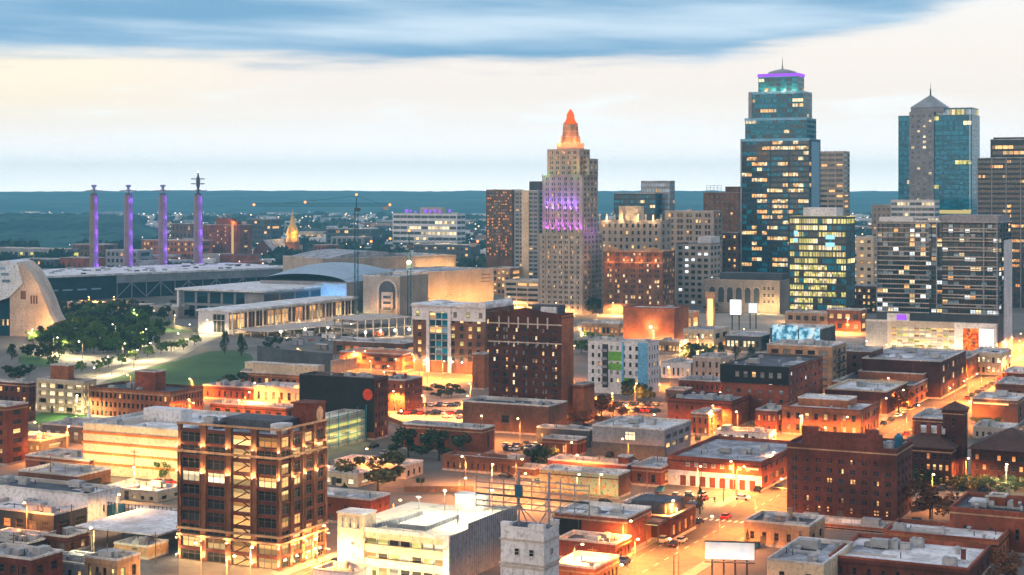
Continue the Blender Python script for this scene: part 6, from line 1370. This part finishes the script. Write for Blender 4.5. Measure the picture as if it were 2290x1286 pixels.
# ------------------------------------------------------------------ utility poles
def pole(px, py, top, label, cross=True, wood=True, mat=None):
    x, y, _ = at(px, py); s = F/y; h = (py-top)/s; mt = mat or ('wood_pole' if wood else 'lamp_metal')
    t = thing('utility_pole', label, 'pole', (x, y, 0), -A)
    MB().tube((0, 0, 0), (0, 0, h), .17, .11).build('mast', [mt], t)
    if cross:
        m = MB().box(-1.2, 1.2, -.08, .08, h-.9, h-.72).box(-1.0, 1.0, -.08, .08, h-1.9, h-1.75)
        for k in (-1.1, -.5, .5, 1.1): m.tube((k, 0, h-.72), (k, 0, h-.45), .05, n=5)
        m.build('crossarm', [mt], t)
for a in ((1507, 1310, 1243, 'thin dark pole at the bottom of the wide orange street', False, True), (1446, 1222, 1150, 'pole on the filling station corner'), (1447, 1112, 1050, 'pale pole left of the depot yard', False, False), (1618, 1122, 1065, 'pole before the depot doors', True), (1646, 1115, 1050, 'orange lit pole at the depot corner', False, True),
          (1262, 1018, 982, 'pale light pole with a white bar head behind the mural', True, False), (1325, 1290, 1222, 'short pole on the annex roof edge'), (1039, 1105, 1052, 'left pole of the empty parking lot', True), (1155, 1095, 1016, 'tall pole right of the low brown brick row', False, True), (940, 1090, 1060, 'short pole by the olive tree', False, False),
          (640, 1230, 1210, 'stub pole left of the floodlit block', False), (706, 955, 868, 'white topped pole before the black wall with the red disc', False, False), (1075, 1012, 948, 'pole beside the red brick hall', True), (938, 905, 832, 'pole at the orange lit lot', False), (2085, 1160, 1090, 'orange lit pole inside the autumn tree', True),
          (2258, 1125, 1080, 'green lamp pole before the right hip roofed house', False, False), (113, 1090, 1020, 'pole left of the low grey roofed shop', True), (146, 1098, 1040, 'thin pale pole behind the low grey roofed shop', False, False), (300, 1095, 1005, 'pole before the cream floodlit warehouse', True), (160, 1200, 1128, 'orange lit mast by the glowing orange doors', False, True),
          (205, 1255, 1180, 'pole at the left corner of the carport', True), (240, 1300, 1215, 'tall grey pole at the bottom left', False, False), (348, 1260, 1190, 'pole right of the beige shed', True), (30, 1290, 1190, 'pole in the dark yard', True), (90, 1040, 990, 'bent pale lamp mast at the street fork', False, False), (750, 832, 762, 'dark mast by the retaining wall', False, True), (505, 800, 752, 'slim mast on the lawn, right', False, False), (443, 850, 802, 'slim mast on the lawn, left', False, False)):
    pole(*a)
# ------------------------------------------------------------------ carport with a grey roof at the lower left
X, D, s, W, L = frame_of(168, 330, 398, 1236, 26)
t = thing('carport', 'wide grey carport roof on thin posts in the dark yard, left of the floodlit block', 'carport', (X, D, 0), -A)
MB().box(-W, 3, 0, L, 4.2, 4.6).build('roof', ['roof_white'], t)
for k in range(6):
    for y in (.5, L-.5): MB().box(-W+.4+k*(W+2)/5.2-.12, -W+.4+k*(W+2)/5.2+.12, y-.12, y+.12, 0, 4.197).build('post', ['dark_steel'], t)
for i, (px, py, w_, h_, mt, lab) in enumerate(((250, 1165, 5.2, 4.5, 'tank_blue', 'blue steel tank box behind the carport'), (370, 1165, 7, 3.2, 'steel', 'grey steel rack behind the carport, next to the floodlit block'), (310, 1152, 6, 2.2, 'roof_white', 'white topped equipment stack right of the white walled building'))):
    x, y, _ = at(px, py); t = thing('equipment', lab, 'equipment', (x, y, 0), -A)
    MB().box(-w_/2, w_/2, -2, 2, .3, h_).build('body', [mt], t)
    m = MB()
    for k in range(6): m.box(-w_/2+w_*k/5-.08, -w_/2+w_*k/5+.08, -2.15, -2.003, 0, h_+1.0)
    m.box(-w_/2, w_/2, -2.2, -2.153, h_+.8, h_+.9).build('railing', ['dark_steel'], t)
# ------------------------------------------------------------------ cars
CARM = {}
def car_mesh(col):
    if col in CARM: return CARM[col]
    pr = [(-2.15, .35), (-2.2, .75), (-1.9, .92), (-1.25, .98), (1.0, .98), (2.0, .82), (2.15, .6), (2.12, .32)]
    body = MB().slab([(x, z) for x, z in pr][::-1], -.88, .88).mesh('body', [col])
    b = MB(); lo, hi = [(-1.55, -.8), (1.15, -.8), (1.15, .8), (-1.55, .8)], [(-1.1, -.66), (.45, -.66), (.45, .66), (-1.1, .66)]
    cab = b.prism(lo, .981, 1.42, top=hi).mesh('window', ['car_glass'])
    roof = MB().prism([(x*1.02, y*1.03) for x, y in hi], 1.423, 1.48).mesh('car_roof', [col])
    wm = MB(); wm.tube((0, -.1, 0), (0, .1, 0), .33, n=10); wheel = wm.mesh('wheel', ['rubber'])
    lm = MB().box(-.02, .03, -.14, .14, -.06, .06).mesh('headlight', ['lamp_white' if col == 'lit' else 'glass_pale']); tl = MB().box(-.03, .02, -.14, .14, -.06, .06).mesh('tail_light', ['red_paint'])
    CARM[col] = (body, cab, roof, wheel, lm, tl); return CARM[col]
def car(x, y, rz, col, label, group, big=True, suv=1.0):
    t = thing('car', label, 'car', (x, y, .03), rz, group); b, c, r, w_, hl, tl = car_mesh(col)
    for nm, d in (('body', b), ('window', c), ('car_roof', r)): o = link(nm, d, t); o.scale = (1, 1, suv)
    for wx in (-1.35, 1.35):
        for wy in (-.8, .8): link('wheel', w_, t, (wx, wy, .33))
    if big:
        for wy in (-.6, .6): link('headlight', hl, t, (2.14, wy, .62)); link('tail_light', tl, t, (-2.2, wy, .7))
    return t
CC = {'black': 'car_black', 'silver': 'car_silver', 'white': 'car_white', 'red': 'car_red', 'blue': 'car_blue'}
VH, UH = pi/2-A, -A
for px, py, cn, hd, lab in ((1508, 1222, 'black', VH, 'black car driving on the wide orange street, the nearer of two'), (1524, 1213, 'silver', VH, 'silver car just ahead of the black car on the wide orange street'), (1623, 1160, 'red', VH, 'red car waiting at the crossing beside the filling station'), (1741, 1093, 'black', VH, 'dark car beside the right wall of the depot'),
        (1131, 1068, 'black', UH, 'lone black car in the empty parking lot'), (1460, 1200, 'silver', VH, 'silver car under the filling station canopy'), (837, 1000, 'black', VH, 'black car on the street right of the green netting'), (860, 1016, 'silver', VH, 'silver car behind the black one right of the green netting'), (752, 1262, 'black', VH, 'black car at the foot of the cream roof deck garage'),
        (1660, 1118, 'white', UH, 'white car at the depot corner'), (355, 1082, 'red', UH, 'red truck parked before the cream floodlit warehouse, left of two'), (378, 1082, 'red', UH, 'red truck parked before the cream floodlit warehouse, right of two'), (228, 1062, 'black', UH, 'black van left of the cream floodlit warehouse'),
        (1290, 1000, 'silver', UH, 'silver car parked near the slate row'), (1140, 1008, 'white', UH, 'white car in the lot behind the red brick hall'), (1170, 1006, 'black', UH, 'black car in the lot behind the red brick hall'), (420, 735, 'black', UH, 'dark car on the drive before the white roofed wing')):
    x, y, _ = at(px, py); car(x, y, hd, CC[cn], lab, 'cars on the streets')
# rows of parked cars along the far kerb of the wide street
cols = ['black', 'black', 'silver', 'silver', 'white', 'blue', 'black', 'red']
for sd, nm in ((-1, 'left'), (1, 'right')):
    for k in range(20):
        v = 575+k*11.5
        if abs(v-692) < 12 or abs(v-560) < 12 or (sd > 0 and abs(v-640) < 10): continue
        cn = rnd.choice(cols); x, y = uv(-140+sd*6.9, v)
        car(x, y, VH, CC[cn], '%s parked car, %s along the %s kerb of the far orange street' % (cn, ORD[k], nm), 'cars parked along the far orange street', big=False)
LOTS = [('the orange lit lot', 868, 938, 1045, 893, 20), ('the lot before the white apartment block', 1345, 930, 1490, 895, 20), ('the dim lot at the right', 2060, 1098, 2280, 1092, 8), ('the lot of the building site', 600, 770, 900, 742, 20), ('the depot forecourt', 1440, 1122, 1600, 1108, 8), ('the lot behind the low brick halls', 1110, 1012, 1220, 992, 8), ('the dark yard', 20, 1285, 200, 1275, 10), ('the lot by the netted garage', 740, 1055, 900, 1032, 6)]
for nm, x0, y0, x1, y1, n in LOTS:
    for k in range(n):
        row = k % 2; i = k//2; f = (i+.5)/(n/2)
        px = x0+(x1-x0)*(.12+.8*f)+rnd.uniform(-4, 4); py = y1+(y0-y1)*(.35+.4*row); x, y, _ = at(px, py); cn = rnd.choice(cols)
        car(x, y, VH+rnd.choice((0, pi)), CC[cn], '%s parked car, %s in the %s row of %s' % (cn, ORD[i] if i else 'first', 'back' if row == 0 else 'front', nm), 'cars in parking lots', big=False, suv=rnd.choice((1, 1, 1.25)))
n = 0
for nm, fix, lo, hi, ax, off in (('left kerb of the street by the floodlit block', -205, 440, 680, 'v', -5.2), ('right kerb of the street by the floodlit block', -205, 440, 680, 'v', 5.2), ('near kerb of the street behind the low brick halls', 560, -195, -152, 'u', -5.2), ('far kerb of the street behind the low brick halls', 560, -330, -215, 'u', 5.2),
        ('far kerb of the street behind the roof deck garage', 430, -195, -155, 'u', 5.2), ('far kerb of the street before the hotel', 692, -300, -215, 'u', 5.2), ('left kerb of the wide orange street, near end', -140, 330, 540, 'v', -7.0), ('right kerb of the wide orange street, near end', -140, 470, 545, 'v', 7.0)):
    k = 0; q = lo+6
    while q < hi and k < 20:
        q += rnd.choice((6.5, 6.5, 13, 20) if 'near end' not in nm else (13, 26, 33))
        cr = [c for c in (UST if ax == 'v' else VST) if abs(q-c[0]) < c[1]+5]
        if cr or q > hi: continue
        x, y = uv(fix+off, q) if ax == 'v' else uv(q, fix+off); cn = rnd.choice(cols)
        car(x, y, VH if ax == 'v' else UH, CC[cn], '%s parked car, %s along the %s' % (cn, ORD[k] if k else 'first', nm), 'cars parked along the streets', big=False, suv=rnd.choice((1, 1, 1.25))); k += 1
# dumpsters, board fences and steel containers behind the shops
DM = MB().prism([(-1, -.7), (1, -.7), (1, .7), (-1, .7)], .15, 1.25, top=[(-1.1, -.8), (1.1, -.8), (1.1, .8), (-1.1, .8)]).mesh('bin_body', ['tank_blue']); DG = MB().prism([(-1, -.7), (1, -.7), (1, .7), (-1, .7)], .15, 1.25, top=[(-1.1, -.8), (1.1, -.8), (1.1, .8), (-1.1, .8)]).mesh('bin_body', ['green_dark'])
DL = MB().box(-1.15, 1.15, -.82, .82, 1.253, 1.34).mesh('bin_lid', ['rubber'])
for px, py, lab in ((1478, 1098, 'by the left wall of the depot'), (1205, 1080, 'at the left end of the mural wall'), (940, 1080, 'behind the wide pale roofed building'), (1185, 1025, 'by the tall pole of the low brown row'), (1240, 1035, 'at the brick row near the bare white pole'), (1655, 975, 'by the black capped block, street side'), (1560, 985, 'behind the depot roof'), (890, 1030, 'at the left wall of the red brick hall'), (735, 1100, 'by the bright canopy shop'), (880, 1180, 'right of the dark lattice wall'),
        (1380, 1245, 'at the low dark roofed annex'), (1690, 1225, 'by the beige low building'), (1960, 1180, 'behind the red annex of the big warehouse'), (2050, 1170, 'beside the clean white roof'), (215, 1245, 'in the dark yard by the small tan office'), (30, 1255, 'in the dark yard at the left edge'), (240, 1090, 'by the long pale roofed shed'), (420, 1100, 'behind the floodlit brick office block'), (1045, 985, 'at the left end of the low red brick annex'), (1340, 960, 'behind the grey modern block'), (640, 1050, 'left of the netted garage ramp'), (1850, 985, 'at the right end of the orange lit house')):
    x, y, _ = at(px, py); t = thing('dumpster', 'steel dumpster '+lab, 'dumpster', (x, y, .02), -A+rnd.choice((0, pi/2)), 'dumpsters behind the shops')
    link('bin_body', rnd.choice((DM, DG)), t); link('bin_lid', DL, t)
def fence(pa, pb, lab, hgt=1.9):
    a, c = at(*pa), at(*pb); rz = atan2(c[1]-a[1], c[0]-a[0]); l = math.hypot(c[0]-a[0], c[1]-a[1]); t = thing('board_fence', lab, 'fence', (a[0], a[1], 0), rz)
    n = max(2, int(l/3)); m = MB()
    for k in range(int(l/.3)): m.box(k*.3, k*.3+.26, -.03, .03, .1, hgt-rnd.random()*.12)
    m.build('boards', ['wood_pole'], t)
    for k in range(n+1): MB().box(l*k/n-.07, l*k/n+.07, .033, .17, 0, hgt+.1).build('post', ['wood_pole'], t)
fence((905, 1102), (1060, 1101), 'brown board fence at the near side of the empty parking lot'); fence((1440, 1114), (1560, 1128), 'dark board fence before the depot forecourt'); fence((868, 942), (902, 955), 'short fence at the left corner of the orange lit lot'); fence((0, 1178), (160, 1200), 'long board fence behind the dark yard')
fence((1325, 938), (1395, 953), 'board fence before the lot by the white apartment block'); fence((1995, 1155), (2120, 1132), 'board fence along the lot of the autumn tree'); fence((735, 1045), (748, 1066), 'short fence by the wide pale roofed building'); fence((400, 1098), (470, 1102), 'board fence at the right end of the cream floodlit warehouse')
# traffic signals at the crossings, wires between poles
def signal(u, v, rz, lab):
    x, y = uv(u, v); t = thing('traffic_signal', lab, 'traffic signal', (x, y, .02), rz)
    MB().tube((0, 0, 0), (0, 0, 6.4), .14, .1).build('mast', ['dark_steel'], t); MB().tube((0, 0, 6.1), (6.5, 0, 6.4), .09, .06).build('arm', ['dark_steel'], t)
    for k in (3.2, 6.2):
        hd = MB().box(k-.2, k+.2, -.2, .2, 5.3, 6.5).build('signal_head', ['screen_frame'], t)
        MB().lathe([(.1, -.02), (.14, 0), (.1, .02)], 8).build('lens', ['beacon_red' if k < 4 else 'signal_green'], hd, (k, -.26, 6.2 if k < 4 else 5.6))
emit('signal_green', (.1, 1, .35), 3)
signal(-150.5, 419, -A, 'traffic signal at the near left corner of the crossing by the filling station')
signal(-129, 441, pi-A, 'traffic signal at the right corner of the crossing by the filling station')
signal(-150.5, 549, -A, 'traffic signal on the wide orange street behind the big dark warehouse')
signal(-196, 549, pi-A, 'traffic signal by the netted garage crossing')
signal(-150.5, 682, -A, 'traffic signal far up the wide orange street')
# ------------------------------------------------------------------ trees
def crown_mesh(n, shape, mat, seed):
    r = random.Random(seed); b = MB()
    cl = [(r.gauss(0, .5), r.gauss(0, .5), r.uniform(-.6, .85), r.uniform(.2, .5)) for _ in range(14)]
    for i in range(n):
        c = r.choice(cl); a, e = r.uniform(0, 2*pi), math.asin(r.uniform(-1, 1)); q = c[3]*r.uniform(.55, 1.05)
        p = (c[0]+q*cos(a)*cos(e), c[1]+q*sin(a)*cos(e), (c[2]+q*sin(e))*shape)
        if shape > 1.6: k = 1-.45*(p[2]/shape+.6); p = (p[0]*k, p[1]*k, p[2])
        t = r.uniform(.05, .11); th, ph = r.uniform(0, 2*pi), r.uniform(-1, 1)
        d1 = (t*cos(th), t*sin(th), t*.4*ph); d2 = (-t*.6*sin(th)*ph, t*.6*cos(th)*ph, t*.8)
        b.face([tuple(p[j]-d1[j]-d2[j] for j in range(3)), tuple(p[j]+d1[j]-d2[j]*.4 for j in range(3)), tuple(p[j]+d1[j]*.3+d2[j]*1.2 for j in range(3)), tuple(p[j]-d1[j]*.9+d2[j]*.5 for j in range(3))])
    return b.mesh('crown', [mat])
def trunk_mesh():
    m = MB().tube((0, 0, 0), (0, 0, .6), .075, .05)
    for a in (0, 2.1, 4.2): m.tube((0, 0, .5), (.32*cos(a), .32*sin(a), 1.05), .045, .015)
    return m.mesh('trunk', ['bark'])
TM = trunk_mesh()
CROWN = {k: [crown_mesh(1200, sh, mt, sd+i) for i in range(2)] for k, sh, mt, sd in (('round', 1.0, 'leaf_green', 1), ('dark', 1.0, 'leaf_dark', 11), ('tall', 1.9, 'leaf_dark', 21), ('autumn', 1., 'leaf_brown', 31), ('olive', 1., 'leaf_olive', 41))}
def tree(px, py, wpx, hpx, kind, label, group=None, name='tree'):
    x, y, _ = at(px, py); s = F/y; w_, h = wpx/s, hpx/s
    t = thing(name, label, 'tree', (x, y, 0), rnd.uniform(0, 6), group)
    sh = 1.9 if kind == 'tall' else 1.0
    o = link('trunk', TM, t); o.scale = (h*.5, h*.5, h*.5)
    o = link('crown', rnd.choice(CROWN[kind]), t, (0, 0, h*.56)); o.scale = (w_*.62, w_*.62, h*.44/sh)
    return t
for a in ((913, 1022, 64, 62, 'dark', 'round dark tree before the red brick hall, left of two'), (982, 1030, 66, 66, 'dark', 'round dark tree before the red brick hall, right of two'), (845, 1098, 100, 84, 'olive', 'big round olive tree right of the floodlit brick office block', None), (1213, 1052, 58, 62, 'dark', 'dark tree left of the mural building'),
          (1355, 1147, 36, 34, 'dark', 'round bush tree behind the black painted half wall'), (1565, 1150, 14, 62, 'tall', 'slim dark cypress on the depot forecourt'), (1412, 895, 44, 50, 'dark', 'dark tree before the white apartment block, left of two'), (1435, 900, 34, 46, 'dark', 'dark tree before the white apartment block, right of two'), (1345, 935, 52, 52, 'autumn', 'bare brown tree left of the lot by the white apartment block'),
          (1305, 950, 50, 34, 'autumn', 'brown shrubby tree at the foot of the orange stub wall'), (2080, 1160, 84, 78, 'autumn', 'orange lit autumn tree right of the big dark warehouse'), (2115, 1090, 60, 34, 'dark', 'dark tree under the left hip roofed house'), (2060, 1090, 40, 38, 'dark', 'dark tree at the right corner of the big dark warehouse'), (2165, 1095, 46, 36, 'dark', 'dark tree at the foot of the brick tower'),
          (2215, 1100, 60, 34, 'dark', 'dark tree before the right hip roofed house, left'), (2270, 1100, 50, 34, 'dark', 'dark tree before the right hip roofed house, at the edge'), (2200, 965, 46, 32, 'round', 'green tree below the strip lit white roofed shop'), (2010, 925, 40, 48, 'autumn', 'brown tree on the street corner by the maroon block'), (1755, 960, 34, 40, 'dark', 'dark tree at the left end of the orange lit house'), (1828, 985, 26, 34, 'autumn', 'brown street tree before the orange lit house'),
          (1545, 808, 56, 36, 'dark', 'dark hedge tree before the cinema posters'), (1580, 802, 34, 28, 'round', 'green tree right of the dark hedge tree'), (1612, 800, 20, 34, 'tall', 'pointed green tree before the plaza, left of three'), (1645, 805, 22, 32, 'tall', 'pointed green tree before the plaza, middle of three'), (1680, 806, 20, 34, 'tall', 'pointed green tree before the plaza, right of three'),
          (1325, 702, 38, 40, 'dark', 'dark tree at the foot of the art deco tower'), (1320, 772, 46, 30, 'round', 'green trees left above the white apartment block'), (1300, 790, 40, 30, 'round', 'green tree left of the white apartment block'), (503, 790, 24, 48, 'tall', 'dark oval tree above the lawn, left of three'), (540, 796, 24, 48, 'tall', 'dark oval tree above the lawn, middle of three'), (607, 790, 24, 36, 'dark', 'dark oval tree above the lawn, right of three'),
          (525, 870, 60, 34, 'dark', 'dark shrubs at the right end of the lawn'), (490, 876, 46, 26, 'dark', 'dark shrub by the lower edge of the lawn'), (368, 715, 28, 34, 'dark', 'dark tree behind the park, left of the ballroom'), (325, 712, 30, 32, 'dark', 'dark tree behind the park near the freeway lamps'), (2160, 1268, 30, 30, 'dark', 'dark shrub at the end of the wide blue white roof'), (2250, 1300, 60, 60, 'autumn', 'brown tree at the bottom right corner'), (1672, 1230, 10, 44, 'tall', 'slim dark cypress beside the blank white billboard'), (985, 890, 40, 26, 'dark', 'dark tree at the back of the orange lit lot, left'), (1010, 886, 46, 26, 'dark', 'dark tree at the back of the orange lit lot, right'), (900, 905, 50, 26, 'dark', 'dark hedge tree at the left of the orange lit lot'), (370, 1075, 30, 44, 'round', 'young street tree before the cream floodlit warehouse'), (175, 1095, 26, 20, 'dark', 'small shrub by the low grey roofed shop'), (1980, 1098, 34, 30, 'dark', 'shrub at the right flank of the dark warehouse'), (770, 1108, 18, 26, 'tall', 'little fir left of the olive tree')):
    tree(*a)
for k, (px, py) in enumerate(((222, 830), (183, 832), (243, 822), (273, 815), (303, 806), (330, 798), (360, 790), (383, 785), (410, 782), (435, 772), (155, 838), (120, 820))):
    tree(px, py, 20, 24, 'round', '%s small tree along the pale park path' % ('nearest' if k == 0 else ORD[k]), 'small trees along the park path')
k = 0
rows = [(704, 150, 300, 9), (718, 130, 330, 13), (732, 110, 350, 16), (746, 92, 365, 18), (760, 80, 360, 18), (774, 70, 340, 16), (788, 84, 320, 14), (800, 20, 140, 5)]
RN = ['back', 'second', 'third', 'fourth', 'fifth', 'sixth', 'seventh', 'front']
for ri, (py, x0, x1, n) in enumerate(rows):
    for i in range(n):
        px = x0+(x1-x0)*(i+.5)/n+rnd.uniform(-7, 7); y_ = py+rnd.uniform(-5, 5)
        tree(px, y_, rnd.uniform(22, 34), rnd.uniform(24, 36), rnd.choice(('round', 'dark', 'round', 'dark', 'tall')), '%s from the left in the %s row of the park grove' % ('first tree' if i == 0 else ORD[i]+' tree', RN[ri]), 'trees of the park grove'); k += 1
k = 0
for px, py in ((20, 838), (45, 848), (60, 838), (95, 700), (300, 690), (175, 690), (130, 690), (410, 690), (548, 590), (690, 580), (720, 585), (1080, 590), (860, 570), (640, 700), (1590, 700), (1960, 700)):
    tree(px, py, 28, 22, 'dark', ['lone dark tree far left of the yellow lit garage', 'dark tree just above the left brick flats', 'dark tree left of the yellow lit garage', 'dark tree right below the concert hall shell', 'dark tree under the second pylon', 'dark tree under the long hall near the freeway', 'dark tree behind the concert hall shell', 'dark tree at the left end of the ballroom', 'dark tree left of the church', 'dark tree behind the speckled hall roof', 'dark tree right of the small brick block', 'dark tree left of the brown grid tower', 'dark tree behind the vaulted roof', 'dark tree between ballroom and white roofed wing', 'dark tree under the theatre arches', 'dark tree left of the broad apartment tower'][k]); k += 1
# ------------------------------------------------------------------ the air
z_top = 250
hz = MB().box(-8800, 8800, -150, 9700, -4, z_top).build('haze', [])
m = bpy.data.materials.new('air'); m.use_nodes = True; tt = NT(m.node_tree)
pv = tt.n('ShaderNodeVolumePrincipled', {'Color': (.26, .74, 1, 1), 'Density': 1.0e-4, 'Anisotropy': 0.0})
tt.n('ShaderNodeOutputMaterial', {'Volume': pv.outputs[0]})
hz.data.materials.append(m); structure(hz, 'stuff')
print('LIGHTS', len([o for o in bpy.data.objects if o.type == 'LIGHT']), 'OBJECTS', len(bpy.data.objects))
